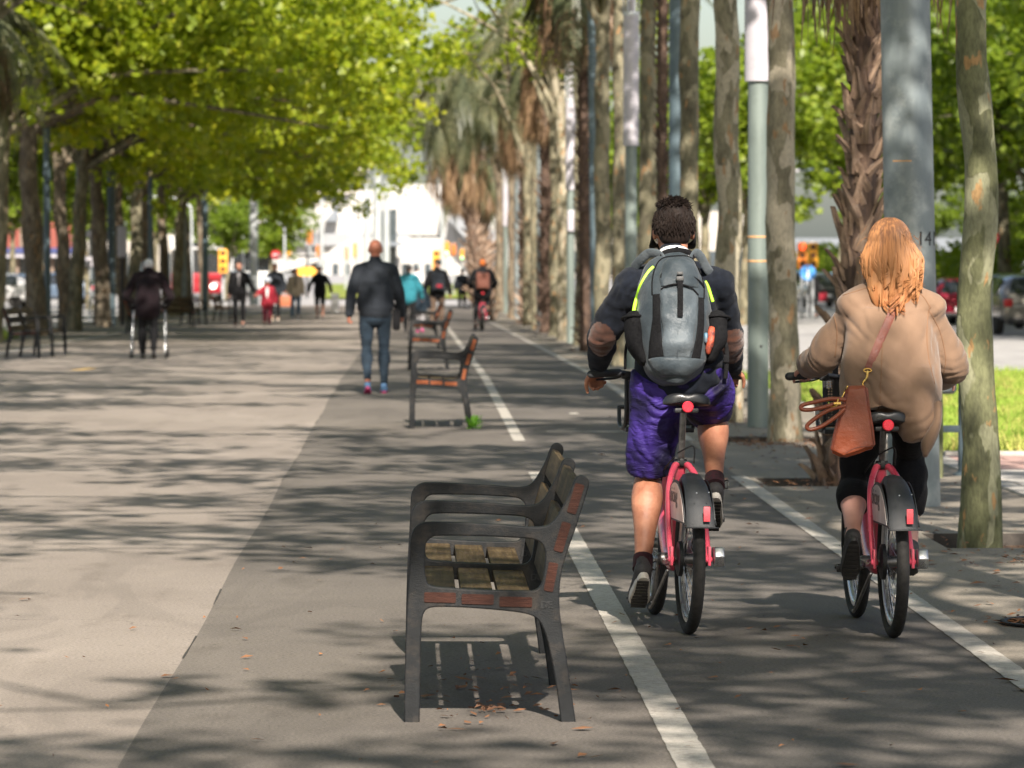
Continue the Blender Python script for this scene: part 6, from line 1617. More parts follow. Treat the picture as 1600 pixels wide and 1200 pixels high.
M['bag_orange'] = pm('orange bag', (0.40, 0.12, 0.05), (0.3, 0.09, 0.04), 12, .6)
M['bag_white'] = pm('white plastic bag', (0.75, 0.75, 0.74), (0.6, 0.6, 0.6), 12, .5, bump=.5, bscale=20)
M['brown_pack'] = cloth('brown backpack', (0.14, 0.055, 0.04), (0.1, 0.04, 0.028), 12, .7)
M['orange_hat'] = cloth('orange knit hat', (0.42, 0.12, 0.03), (0.3, 0.08, 0.02), 50, .95)
M['skin_ruddy'] = pm('ruddy skin', (0.45, 0.17, 0.10), (0.36, 0.12, 0.07), 9, .5)
BL = (M['shoe_black'], M['sole_black'])
def at(px, py): d = Dg(py); return X(px, d), d
# bald man walking away
x, d = -.42, 53.9
J, k = walker_pose(1.74, .42, 1, .10, .03, .0, .01, .185)
J['an_l'] = (-.085, -.22, .15); J['kn_l'] = (-.10, .06, .50); J['an_r'] = (.095, .1, .085); J['kn_r'] = (.095, .09, .51)
simple_person('bald man in a charcoal jacket and dark jeans walking away beside the benches', J, k,
    dict(skin=M['skin_ruddy'], top_mat=M['charcoal'], bottom_mat=M['denim'], hair=None, shoes=(M['shoe_blue'], M['sole_pink']), a=.030, hem=.0, hem_w=.158, ta=.006, seed=2, girth=1.06, curl=.7), (x, d, gz(d)), 0, .011)
t = empty('shoulder_bag', (x + .235, d + .02, gz(d) + .83), 0, 'small black bag at the right hip of the bald man', 'bag')
g = G(); g.box((0, 0, 0), (.09, .2, .24), bev=.03); g.build('bag_body', M['black_cloth'], t); g = G(); g.tube([(0, -.02, .1), (-.06, -.06, .25), (-.12, -.02, .36)], [(.014, .004)] * 3, seg=8, smooth=4); g.build('strap', M['black_cloth'], t)
# old man with a walking frame
x, d = at(232, 560)
J, k = walker_pose(1.66, .12, 1, .05, .10, .16, .09, .20)
J['wr_l'] = (-.24, .38, .82); J['wr_r'] = (.24, .38, .82); J['el_l'] = (-.345, .10, 1.0); J['el_r'] = (.345, .10, 1.0)
simple_person('old man in a flat pale cap and dark plum jacket leaning on a walking frame', J, k,
    dict(skin=M['skin'], top_mat=M['plum'], bottom_mat=M['black_cloth'], hair=M['hair_white'], hair_style='cap', hair_name='cap', shoes=BL, a=.04, hem=.16, hem_w=.18, ta=.016, seed=4, girth=1.04), (x, d, gz(d)), 0, .013)
t = empty('walking_frame', (x, d + .34, gz(d)), 0, 'silver wheeled walking frame pushed by the old man in the plum jacket', 'walking frame')
for s in (-1, 1):
    g = G(); g.tube([(.26 * s, -.12, .84), (.25 * s, .05, .86), (.25 * s, .12, .8), (.27 * s, .3, .1)], .010, seg=10, smooth=5); g.tube([(.25 * s, .08, .84), (.255 * s, -.1, .55), (.27 * s, -.28, .06)], .010, seg=10, smooth=4); g.tube([(.257 * s, -.12, .4), (.262 * s, .22, .4)], .009, seg=8); g.build('side_frame', M['alu'], t)
    g = G(); g.tube([(.26 * s, -.17, .845), (.26 * s, -.02, .86)], .019, seg=10); g.build('grip', M['black_plastic'], t)
    for yy in (-.28, .3): g = G(); g.lathe([(0, -.014), (.05, -.014), (.065, -.01), (.065, .01), (.05, .014), (0, .014)], (.285 * s, yy, .068), axis='X', seg=18); g.build('wheel', M['tyre'], t)
g = G(); g.tube([(-.25, .1, .55), (.25, .1, .55)], .01, seg=8); g.tube([(-.26, .2, .3), (.26, .2, .3)], .01, seg=8); g.box((0, .06, .57), (.44, .2, .02), bev=.006); g.build('seat_and_bars', M['grey_plastic'], t)
# couple with child, facing the viewer
x, d = at(374, 511)
J, k = walker_pose(1.76, .30, -1, .1, .02)
J['el_l'] = (-.31, .02, 1.14); J['wr_l'] = (-.44, .08, .93)
simple_person('man all in black holding the hand of the child in red', J, k, dict(skin=M['skin'], top_mat=M['black_cloth'], bottom_mat=M['black_cloth'], hair=M['hair_black'], shoes=BL, a=.035, seed=6, shirt=M['grey_cloth']), (x, d, gz(d)), PI, .014)
x, d = at(418, 509)
J, k = walker_pose(1.28, .25, 1, .1, .06)
J['el_r'] = (.22, .02, .93); J['wr_r'] = (.32, .06, .86)
t, P, R = simple_person('small child in a red jacket and helmet beside the man in black', J, k * 1.0, dict(skin=M['skin'], top_mat=M['red_jacket'], bottom_mat=M['maroon'], hair=M['hair_brown'], shoes=(M['denim'], M['sole_white']), a=.05, hem=.12, hem_w=.2, seed=7, shirt=M['white_cloth']), (x, d, gz(d)), PI, .013)
hp_ = t.matrix_basis @ Vector(P(0, -.01, .07)); o = empty('bike_helmet', tuple(hp_), PI, 'pale grey cycle helmet on the head of the child in red', 'helmet')
g = G(); g.lathe([(.118, -.02), (.122, .02), (.11, .07), (.07, .105), (0, .118)], seg=20); g.build('helmet_shell', M['helmet'], o); g = G(); g.tube([(-.1, .05, -.02), (0, .12, -.02), (.1, .05, -.02)], .012, seg=6, smooth=4); g.build('helmet_rim', M['black_plastic'], o)
x, d = at(430, 501)
J, k = walker_pose(1.8, .3, 1, .1, .03)
simple_person('man in a black jacket behind the child in red, carrying an orange bag', J, k, dict(skin=M['skin'], top_mat=M['charcoal'], bottom_mat=M['black_cloth'], hair=M['hair_black'], shoes=(M['cream'], M['sole_white']), a=.045, seed=8), (x, d, gz(d)), PI, .015)
o = empty('shopping_bag', (x + .33, d - .1, gz(d) + .62), 0, 'orange bag in the hand of the man behind the child', 'bag'); g = G(); g.box((0, 0, 0), (.34, .14, .34), bev=.03); g.build('bag_body', M['bag_orange'], o); g = G(); g.tube([(-.08, 0, .16), (0, 0, .3), (.08, 0, .16)], .008, seg=6, smooth=4); g.build('handle', M['bag_orange'], o)
x, d = at(462, 499)
J, k = walker_pose(1.66, .3, -1, .1, .02)
simple_person('woman in a cream jacket and blue jeans walking towards the viewer', J, k, dict(skin=M['skin'], top_mat=M['cream'], bottom_mat=M['denim_light'], hair=M['hair_black'], shoes=(M['white_cloth'], M['sole_white']), a=.045, seed=9, shirt=M['black_cloth']), (x, d, gz(d)), PI, .015)
x, d = at(500, 498)
J, k = walker_pose(1.74, .4, 1, .12, .09)
simple_person('man in a black sweater and black shorts walking with a white bag', J, k, dict(skin=M['skin'], top_mat=M['black_cloth'], bottom_mat=M['black_cloth'], bottom='shorts', leg_to=.46, leg_w=.05, hair=M['hair_black'], shoes=BL, a=.035, hem=.1, seed=10), (x, d, gz(d)), PI, .015)
o = empty('plastic_bag', (x + .5, d - .08, gz(d) + .58), 0, 'long white plastic bag in the hand of the man in black shorts', 'bag'); g = G(); g.box((0, 0, -.05), (.26, .1, .62), bev=.04); g.build('bag_body', M['bag_white'], o)
# group near the third bench, walking away
x, d = -.10, 115.0
J, k = walker_pose(1.64, .35, 1, .1, .06)
simple_person('woman with a black ponytail and a teal jacket walking away', J, k, dict(skin=M['skin'], top_mat=M['teal'], bottom_mat=M['black_cloth'], hair=M['hair_black'], hair_style='pony', shoes=BL, a=.045, hem=.08, seed=11), (x, d, gz(d)), -.1, .014)
x, d = .17, 116.0
J, k = walker_pose(1.22, .2, 1, .1, .05)
simple_person('little girl with long brown hair, dark coat and pink boots', J, k, dict(skin=M['skin'], top_mat=M['denim'], bottom_mat=M['grey_cloth'], hair=M['hair_brown'], hair_style='long', shoes=(M['pink'], M['pink']), a=.045, hem=.14, hem_w=.2, seed=12), (x, d, gz(d)), -.15, .012)
x, d = .62, 122.0
J, k = walker_pose(1.80, .3, -1, .1, .05, .03)
simple_person('man in black with a dark backpack looking to his left beside the teal jacket', J, k, dict(skin=M['skin'], top_mat=M['black_cloth'], bottom_mat=M['khaki'], hair=M['hair_black'], shoes=BL, a=.04, seed=13, turn=.9), (x, d, gz(d)), -.1, .014)
def small_pack(loc, mat, label, size=(.34, .2, .48), accent=None):
    o = empty('backpack', loc, 0, label, 'backpack')
    g = G(); g.box((0, -.1, 0), size, bev=.06); me = remesh(g.mesh('bag_body'), .012, 3); me.materials.append(mat); link('bag_body', me, None, o)
    g = G(); g.box((0, -.22, -.08), (size[0] * .72, .07, size[2] * .42), bev=.025); g.build('front_pocket', mat, o)
    if accent: g = G(); g.box((.03, -.262, -.1), (.14, .012, .07), bev=.004); g.build('label_patch', accent, o)
    for s in (-1, 1): g = G(); g.tube([(.1 * s, .0, size[2] * .42), (.12 * s, .08, size[2] * .52), (.12 * s, .14, size[2] * .4)], [(.024, .008)] * 3, seg=8, smooth=4); g.build('shoulder_strap', mat, o)
small_pack((x + .02, d - .12, gz(d) + 1.22), M['charcoal'], 'dark backpack with a small red patch on the man beside the teal jacket', accent=M['red_jacket'])
# far cyclist
bk3, _ = make_bike('red shared bicycle of the far cyclist with the orange hat', math.radians(10))
X3, Y3 = 1.745, 119.4; bk3.location = (X3, Y3, gz(Y3)); bk3.rotation_euler = (0, 0, .03)
J3 = {a: (b_[0] * 1.0 - .01, b_[1], b_[2] - .02) for a, b_ in JM.items()}
for q in ('head', 'neck', 'chest', 'pelvis'): J3[q] = (0.0, J3[q][1], J3[q][2])
J3['sh_l'] = (-.19, J3['sh_l'][1], 1.44); J3['sh_r'] = (.19, J3['sh_r'][1], 1.44)
for s, q in (('l', -1), ('r', 1)): J3['wr_' + s] = (.27 * q, .85, 1.09); J3['el_' + s] = (.31 * q, .62, 1.2)
simple_person('far cyclist in a black coat and orange hat riding away down the lane', J3, 1.0, dict(skin=M['skin'], top_mat=M['black_cloth'], bottom_mat=M['black_cloth'], top='coat', hair=M['orange_hat'], hair_name='knit_hat', shoes=BL, a=.05, hem=.14, hem_w=.2, seed=15), (X3, Y3, gz(Y3)), 0, .014)
small_pack((X3, Y3 + .22, gz(Y3) + 1.24), M['brown_pack'], 'brown backpack on the back of the far cyclist', (.33, .16, .42))
# tiny far figures
for (px, py, top, lab, tm, bm_, rz) in ((652, 474, M['white_cloth'], 'distant person in white behind the teal jacket', 'x', M['denim_light'], 0), (722, 480, M['charcoal'], 'distant person in dark clothes right of the man with the backpack', 'x', M['black_cloth'], 0),
                                (1272, 491, M['black_cloth'], 'distant person in black at the crossing on the right with a red bag', 'x', M['black_cloth'], .8), (60, 470, M['charcoal'], 'distant pedestrian beyond the left road', 'x', M['denim'], 1.2)):
    x, d = at(px, py); J, k = walker_pose(1.7, .3, 1, .1, .05)
    simple_person(lab, J, k, dict(skin=M['skin'], top_mat=top, bottom_mat=bm_, hair=M['hair_black'], shoes=BL, a=.04, seed=16), (x, d, gz(d) - .13), rz, .02)
    if px == 1272:
        o = empty('handbag', (x + .35, d, gz(d) + .62), 0, 'red bag carried by the distant person at the right crossing', 'bag'); g = G(); g.box((0, 0, 0), (.3, .12, .3), bev=.03); g.build('bag_body', M['red_jacket'], o); g = G(); g.tube([(-.08, 0, .14), (0, 0, .28), (.08, 0, .14)], .01, seg=6, smooth=3); g.build('handle', M['red_jacket'], o)
# ------------------------------------------------------------------ poles, signs, signals
def metal(name, a, b_, r=.5, dirt=None): return pm(name, a, b_, (5, 5, 1.2), r, metal=.25, bump=.12, bscale=60, dirt=dirt)
M['galv'] = metal('grey blue galvanised steel', (0.19, 0.22, 0.22), (0.115, 0.14, 0.15), .5, ((0.36, 0.38, 0.36), 3.2, .6))
M['post_green'] = metal('grey green painted steel', (0.17, 0.205, 0.185), (0.135, 0.165, 0.15), .45, ((0.10, 0.12, 0.11), 6, .3))
M['lamp_white'] = pm('pale lilac lamp glass', (0.40, 0.38, 0.41), (0.34, 0.325, 0.35), 4, .35)
M['blue_post'] = metal('blue grey steel', (0.085, 0.12, 0.14), (0.06, 0.09, 0.105), .5, ((0.13, 0.17, 0.18), 4, .4))
M['tape'] = pm('orange tape', (0.55, 0.30, 0.12), (0.42, 0.22, 0.08), 20, .6)
M['ink'] = pm('black stencil ink', (0.015, 0.015, 0.016), None, 30, .7)
M['pale_steel'] = metal('pale grey steel', (0.42, 0.44, 0.45), (0.34, 0.36, 0.37), .45)
PG = 'poles between the trunks of the right row'
def pole(x, d, r, h, mat, label, group, lean=0.0, taper=.85, base=True, name='pole'):
    t = empty(name, (x, d, gz(d)), 0, label, 'pole', group)
    g = G(); n = 6; g.tube([(lean * i / n, 0, h * i / n - .05) for i in range(n + 1)], [r * (1 - (1 - taper) * i / n) for i in range(n + 1)], seg=28, cap='flat'); g.build('shaft', mat, t)
    if base: g = G(); g.lathe([(r * 1.25, 0), (r * 1.25, .012), (r * 1.05, .03)], seg=24); g.build('base_plate', mat, t)
    return t
p1 = pole(3.135, 29.9, .163, 9.5, M['galv'], 'thick grey steel pole stencilled 141 behind the red haired rider', PG, -.20, .86, base=False)
zc = Z(374, 29.9)
for i, ch in enumerate('141'):
    me = text_mesh(ch, .125, .0008, M['ink']); r_ = .1565
    ang = 0 * (1440 + i * 13.5 - 1421.5) / 251 / r_; ang = max(min(ang, 1.35), -1.35)
    vv = np.array([v.co[:] for v in me.vertices]); th = vv[:, 0] / r_ + math.asin(max(-1, min(1, ((1436, 1448.5, 1459)[i] - 1423) / 251 / r_)))
    cx = -.20 * zc / 9.5; rr_ = .163 - .0228 * zc / 9.5 + .001 + vv[:, 2]
    out = np.stack([cx + rr_ * np.sin(th), -rr_ * np.cos(th), zc + vv[:, 1]], 1)
    me.vertices.foreach_set('co', out.astype(np.float32).ravel()); me.update(); link('stencilled_digit', me, None, p1)
g = G(); n = 8; r_ = .163 - .0228 * .22 + .0012
g.add([(-.20 * Z(252, 29.9) / 9.5 + r_ * math.sin(-.75 + .11 * i), -r_ * math.cos(-.75 + .11 * i), Z(252, 29.9) + dz) for i in range(n) for dz in (-.004, .004)], [(2 * i, 2 * i + 2, 2 * i + 3, 2 * i + 1) for i in range(n - 1)])
g.build('tape_strip', M['tape'], p1, fixn=False)
def lamp_post(x, d, label, r=.088, zs=3.13, top=4.95, h=5.75, tape=False, box=False):
    t = empty('lamp_post', (x, d, gz(d)), 0, label, 'lamp post', 'lamp posts with a pale upper drum')
    g = G(); g.tube([(0, 0, -.03), (0, 0, zs)], [r * 1.02, r * .98], seg=26, cap='flat', smooth=2); g.build('shaft', M['post_green'], t)
    g = G(); g.tube([(0, 0, zs), (0, 0, top)], r * 1.32, seg=26, cap='flat', smooth=2); g.build('pale_drum', M['lamp_white'], t)
    g = G(); g.lathe([(r * 1.4, top), (r * 1.45, top + .03), (r * 1.4, top + .06)], seg=26)
    for k in range(6): a = PI * k / 3; g.tube([(r * 1.25 * math.cos(a), r * 1.25 * math.sin(a), top + .05), (r * 1.25 * math.cos(a), r * 1.25 * math.sin(a), h - .1)], .012, seg=6)
    g.lathe([(r * 1.5, h - .1), (r * 1.5, h - .04), (.02, h)], seg=26); g.build('lantern_cage', M['pale_steel'], t)
    g = G(); g.tube([(0, 0, top + .05), (0, 0, h - .12)], r * .7, seg=18); g.build('lantern_glass', M['lamp_white'], t)
    if tape:
        for py in (370, 408): g = G(); z = Z(py, d); g.lathe([(r * 1.015, z - .008), (r * 1.03, z - .006), (r * 1.03, z + .006), (r * 1.015, z + .008)], seg=30); g.build('tape_band', M['tape'], t)
        g = G(); g.lathe([(0, -.098), (.014, -.098), (.014, -.09)], (.02, 0, Z(541, d)), axis='Y', seg=10); g.build('bolt', M['ink'], t)
    if box: g = G(); g.box((.02, -.12, Z(345, d) - gz(d)), (.17, .08, .42), bev=.02); g.build('white_box', M['lamp_white'], t)
    return t
lamp_post(3.125, 43.4, 'grey green lamp post with orange tape bands between two pale plane trunks', .0955, tape=True)
lamp_post(3.07, 67.5, 'grey lamp post with a long pale drum left of the backpacked rider\'s head', .085)
lamp_post(3.14, 95.5, 'lamp post with a white box at head height beside the sunlit plane trunk', .08, 3.05, 4.8, 5.6, box=True)
lamp_post(3.3, 145.0, 'slim lamp post with a pale drum among the far trunks', .08, 3.2, 4.7, 5.5)
lamp_post(3.4, 176.0, 'farthest lamp post with a pale drum of the right row', .08, 3.2, 4.7, 5.5)
pole(3.11, 56.4, .106, 9, M['blue_post'], 'blue grey pole above the left shoulder of the backpacked rider', PG)
pole(3.14, 82.2, .088, 9, M['blue_post'], 'slim blue grey pole left of the third lamp post', PG, -.1)
pole(3.2, 121.0, .09, 8, M['galv'], 'grey pole in the dense middle of the right row', PG)
pole(3.3, 129.0, .09, 8, M['blue_post'], 'dark pole just beyond the grey one in the right row', PG)
pole(3.35, 154.0, .1, 8, M['galv'], 'grey pole behind the far cyclist', PG)
LP = 'poles along the left row of trees'
for (px, d, r, m, lab) in ((75, 109, .085, 'blue_post', 'grey pole against the trunk right of the leftmost bench'), (125, 121, .085, 'galv', 'grey pole behind the pale forked plane tree'), (175, 131.5, .11, 'blue_post', 'blue grey pole left of the old man'),
                     (288, 172, .1, 'galv', 'grey pole behind the leaning trunk'), (321, 186, .13, 'blue_post', 'straight grey pole before the red and white bus'), (236, 150, .09, 'blue_post', 'dark pole behind the old man\'s shoulder')):
    pole(X(px, d), d, r, 7.5, M[m], lab, LP)
pole(X(397, 205), 205, .19, Z(255, 205) - gz(205), M['pale_steel'], 'tall pale grey mast rising behind the walking group', 'masts at the end of the promenade')
for (px, d, r, py) in ((574, 262, .2, 285), (590, 265, .28, 270), (604, 268, .2, 280)):
    pole(X(px, d), d, r, Z(py, d) - gz(d), M['pale_steel'], {574: 'left mast of the cluster above the bald man', 590: 'thick middle mast of the cluster above the bald man', 604: 'right mast of the cluster above the bald man'}[px], 'masts at the end of the promenade')
for (px, d, r, py, lab) in ((503, 250, .11, 310, 'thin grey mast left of the bald man'), (691, 245, .13, 320, 'thin grey mast right of the bald man, by the green signal'), (737, 260, .08, 350, 'thin mast beside the far cyclist'), (655, 300, .06, 340, 'very thin mast over the teal jacket'), (540, 300, .06, 335, 'very thin mast over the white building'), (558, 310, .06, 345, 'second very thin mast over the white building')):
    pole(X(px, d), d, r, Z(py, d) - gz(d), M['pale_steel'], lab, 'masts at the end of the promenade', base=False)
M['yellow_box'] = pm('yellow signal housing', (0.85, 0.40, 0.03), (0.72, 0.33, 0.03), 12, .5)
M['orange_box'] = pm('orange signal housing', (0.80, 0.24, 0.03), (0.65, 0.19, 0.03), 12, .5)
M['lens_off'] = pm('unlit signal lens', (0.12, 0.05, 0.02), None, 12, .3)
def emis(name, col, s):
    m, nt, b = newmat(name); b.inputs['Base Color'].default_value = (*col, 1); b.inputs['Emission Color'].default_value = (*col, 1); b.inputs['Emission Strength'].default_value = s
    n1 = N(nt, 'ShaderNodeTexNoise', i_Scale=90.0); r = ramp(nt, (.4, .6), (tuple(c * .85 for c in col), col)); nt.links.new(n1.outputs[0], r.inputs[0]); nt.links.new(r.outputs[0], b.inputs['Emission Color']); return m
M['red_on'] = emis('lit red signal', (1, .06, .02), 1.2); M['green_on'] = emis('lit green signal', (.05, .9, .45), 1.3)
def signal(px, py, d, label, lit=None, box='yellow_box', s=1.0, post=True, n=3, rz=0):
    x = X(px, d); zc = Z(py, d); t = empty('traffic_light', (x, d, gz(d)), rz, label, 'traffic light', 'traffic lights'); zc -= gz(d)
    h = .3 * n * s
    g = G(); g.box((0, 0, zc), (.34 * s, .26 * s, h), bev=.05 * s); hs = g.build('housing', M[box], t)
    for k in range(n):
        z = zc + h / 2 - .3 * s * (k + .5); on = (lit == 'red' and k == 0) or (lit == 'green' and k == n - 1)
        g = G(); g.lathe([(0, -.15 * s), (.10 * s, -.145 * s), (.105 * s, -.12 * s)], (0, 0, z), axis='Y', seg=16); g.build('lens', M['red_on' if lit == 'red' else 'green_on'] if on else M['lens_off'], hs)
        g = G(); g.tube([(.12 * s * math.cos(a), -.2 * s, z + .12 * s * math.sin(a)) for a in np.linspace(0, PI, 8)], .012 * s, seg=6); g.build('visor', M[box], hs)
    if post: g = G(); g.tube([(0, .16 * s, -.05), (0, .16 * s, zc + h / 2)], .055, seg=12); g.build('post', M['pale_steel'], t)
    return t
signal(1254, 399, 168, 'left one of the two orange traffic lights over the blue sign, lit red', 'red', 'orange_box', 1.0)
signal(1271, 399, 168.6, 'right one of the two orange traffic lights over the blue sign', None, 'yellow_box', 1.0)
M['sign_blue'] = pm('blue sign face', (0.06, 0.26, 0.62), (0.05, 0.22, 0.55), 10, .4); M['sign_red'] = pm('red sign face', (0.62, 0.02, 0.03), (0.5, 0.02, 0.03), 10, .4); M['sign_white'] = pm('white sign face', (0.75, 0.75, 0.75), (0.68, 0.68, 0.68), 10, .4)
def disc_sign(px, py, d, r, face, mark, label, post=True):
    x = X(px, d); t = empty('road_sign', (x, d, gz(d)), 0, label, 'road sign'); zc = Z(py, d) - gz(d)
    g = G(); g.lathe([(0, -.012), (r, -.012), (r, .012), (0, .012)], (0, 0, zc), axis='Y', seg=28); g.build('sign_plate', M[face], t)
    g = G()
    if mark == 'bar': g.box((0, -.0145, zc), (r * 1.35, .004, r * .32)); g.build('white_bar', M['sign_white'], t, smooth=False)
    elif mark == 'walk':
        g.box((0, -.0145, zc - .02 * r), (r * .2, .004, r * .7)); g.box((0, -.0145, zc + r * .48), (r * .22, .004, r * .22)); g.box((-.12 * r, -.0145, zc - r * .5), (r * .14, .004, r * .5)); g.box((.12 * r, -.0145, zc - r * .5), (r * .14, .004, r * .5)); g.build('walker_mark', M['sign_white'], t, smooth=False)
    if post: g = G(); g.tube([(0, .05, -.05), (0, .05, zc)], .04, seg=10); g.build('post', M['pale_steel'], t)
    return t
disc_sign(1263, 426, 167, .27, 'sign_blue', 'walk', 'round blue sign under the two orange traffic lights')
disc_sign(1550, 371, 118, .19, 'sign_red', 'bar', 'round red no entry sign behind the right plane trunk')
for (px, py, d, lab, lit, bx, s) in ((349, 408, 226, 'yellow traffic light left of the man in black', None, 'yellow_box', 1.25), (228, 396, 190, 'traffic light behind the old man\'s cap', None, 'yellow_box', .8), (452, 392, 300, 'yellow traffic light over the woman in cream', None, 'yellow_box', .8),
                               (498, 392, 300, 'orange traffic light over the man in shorts', None, 'orange_box', .8), (484, 370, 280, 'high orange traffic light before the white building', None, 'orange_box', .9), (541, 396, 320, 'traffic light left of the bald man\'s head', None, 'orange_box', 1.0), (556, 391, 320, 'yellow traffic light beside the bald man\'s head', None, 'yellow_box', 1.1),
                               (682, 408, 250, 'yellow traffic light behind the man with the dark backpack', None, 'yellow_box', 1.3), (698, 388, 262, 'traffic light lit green right of the masts', 'green', 'yellow_box', .8), (709, 390, 262, 'thin orange traffic light between the two green ones', None, 'orange_box', .7),
                               (722, 397, 280, 'second traffic light lit green, lower, near the far cyclist', 'green', 'yellow_box', .7), (738, 368, 262, 'traffic light lit red near the thick palm', 'red', 'orange_box', .7)):
    signal(px, py, d, lab, lit, bx, s)
disc_sign(432, 398, 235, .24, 'sign_red', 'bar', 'round red and white sign above the man behind the child')
t = empty('road_sign', (X(480, 240), 240, gz(240)), 0, 'orange arrow board on a dark post near the man in shorts', 'road sign'); zc = Z(424, 240) - gz(240)
g = G(); g.prism([(-.42, -.22), (.3, -.22), (.5, 0), (.3, .22), (-.42, .22), (-.5, 0)], -.03, .03); o = g.build('board', M['yellow_box'], t, smooth=False); o.location = (0, 0, zc)
g = G(); g.tube([(0, .06, 0), (0, .06, zc + 1.1)], .05, seg=10); g.box((0, .06, zc + .75), (.9, .1, .12)); g.build('post', M['ink'], t)
# left side street furniture
t = empty('information_panel', (X(192, 136), 136, gz(136)), 0, 'narrow white panel on a dark post left of the old man', 'sign'); za, zb_ = Z(402, 136) - gz(136), Z(353, 136) - gz(136)
g = G(); g.box((0, 0, (za + zb_) / 2), (.27, .12, zb_ - za), bev=.03); g.build('panel', M['lamp_white'], t); g = G(); g.tube([(0, .09, 0), (0, .09, zb_ - .1)], .05, seg=12); g.build('post', M['ink'], t)
t = empty('globe_lamp', (X(142, 150), 150, gz(150)), 0, 'white globe lamp on a slim post between the left trunks', 'lamp'); zc = Z(366, 150) - gz(150)
g = G(); g.ell((0, 0, zc), (.15, .15, .15)); g.build('globe', M['lamp_white'], t); g = G(); g.tube([(0, 0, 0), (0, 0, zc - .12)], .045, seg=12, cap='flat'); g.build('post', M['pale_steel'], t); g = G(); g.box((-.02, -.06, zc - .85), (.24, .12, .34), bev=.03); g.build('small_box', M['lamp_white'], t)
def arm_lamp(x, d, h, reach, label, mat='blue_post', r=.07):
    t = empty('street_lamp', (x, d, gz(d)), 0, label, 'street lamp'); g = G(); g.tube([(0, 0, -.05), (0, 0, h * .8), (reach * .08, 0, h * .93), (reach * .4, 0, h), (reach, 0, h * 1.0)], [r, r * .8, r * .7, r * .6, r * .5], seg=12, smooth=6); g.build('arched_post', M[mat], t)
    g = G(); g.box((reach * 1.08, 0, h - .02), (abs(reach) * .3, .14, .08), bev=.03); g.build('lamp_head', M['lamp_white'], t); return t
arm_lamp(X(1326, 158), 158, Z(266, 158) - gz(158), -1.7, 'arched blue grey street lamp seen between trunk and shaggy palm')
arm_lamp(X(232, 200), 200, Z(350, 200) - gz(200), -.5, 'curved pale lamp post behind the old man', 'pale_steel')
for (px, py, d, rc, lab) in ((60, 304, 190, -1.6, 'street lamp arm at the far left above the red building'), (300, 308, 215, -2.4, 'street lamp arm behind the leaning trunk'), (380, 339, 236, -1.3, 'low street lamp arm left of the tall pale mast'), (445, 346, 240, -1.2, 'low street lamp arm right of the tall pale mast'), (1530, 236, 176, -1.5, 'street lamp behind the nearest plane trunk')):
    arm_lamp(X(px, d), d, Z(py, d) - gz(d), rc, lab, 'pale_steel')
# litter bin, stake, post on the right
t = empty('litter_bin', (3.86, 34.0, 0), 0, 'grey hanging litter bin on a dark post right of the stencilled pole', 'litter bin')
g = G(); g.lathe([(.10, .58), (.125, .60), (.135, .80), (.14, .96), (.128, .96), (.12, .62), (0, .61)], (-.125, 0, 0), seg=28); g.build('bin_body', M['galv'], t)
g = G(); g.tube([(.03, 0, -.02), (.03, 0, 1.02)], .018, seg=12); g.lathe([(.055, 0), (.055, .012), (.02, .03)], (.03, 0, 0), seg=18); g.build('post', M['blue_post'], t)
g = G(); g.box((-.05, 0, .33), (.16, .03, .05), bev=.006); g.tube([(-.26, 0, .9), (-.12, -.15, .905), (.02, 0, .9)], .008, seg=8, smooth=5); g.build('bracket', M['blue_post'], t)
M['stake'] = wood_mat('green stained stake', (0.09, 0.10, 0.05), (0.15, 0.16, 0.085), (0.22, 0.22, 0.13), (30, 30, 3))
g = G(); g.tube([(0, 0, -.05), (.0, 0, .45), (-.01, 0, .78)], .022, seg=12); tag(g.build('wooden_stake', M['stake'], None, (3.70, 33.6, 0)), 'short greenish wooden stake between stencilled pole and litter bin post', 'stake')
# round grate filled with dry leaves at the right edge
t = empty('round_tree_grate', (2.86, 20.35, 0), 0, 'round metal rim filled with dry leaves at the right edge of the path', 'grate')
g = G(); g.lathe([(.36, .0045), (.36, .014), (.345, .016), (.33, .012), (.33, .0045)], seg=48); g.build('metal_rim', M['iron'], t)
g = G(); g.lathe([(0, .010), (.33, .007)], seg=40); me = g.mesh('leaf_bed'); me.materials.append(M['soil']); link('leaf_bed', me, None, t)
litter('leaf_litter', [(2.86, 20.35, .15, .15, 700)], 'brown leaves lying in the round rim', 9, (.014, .034))

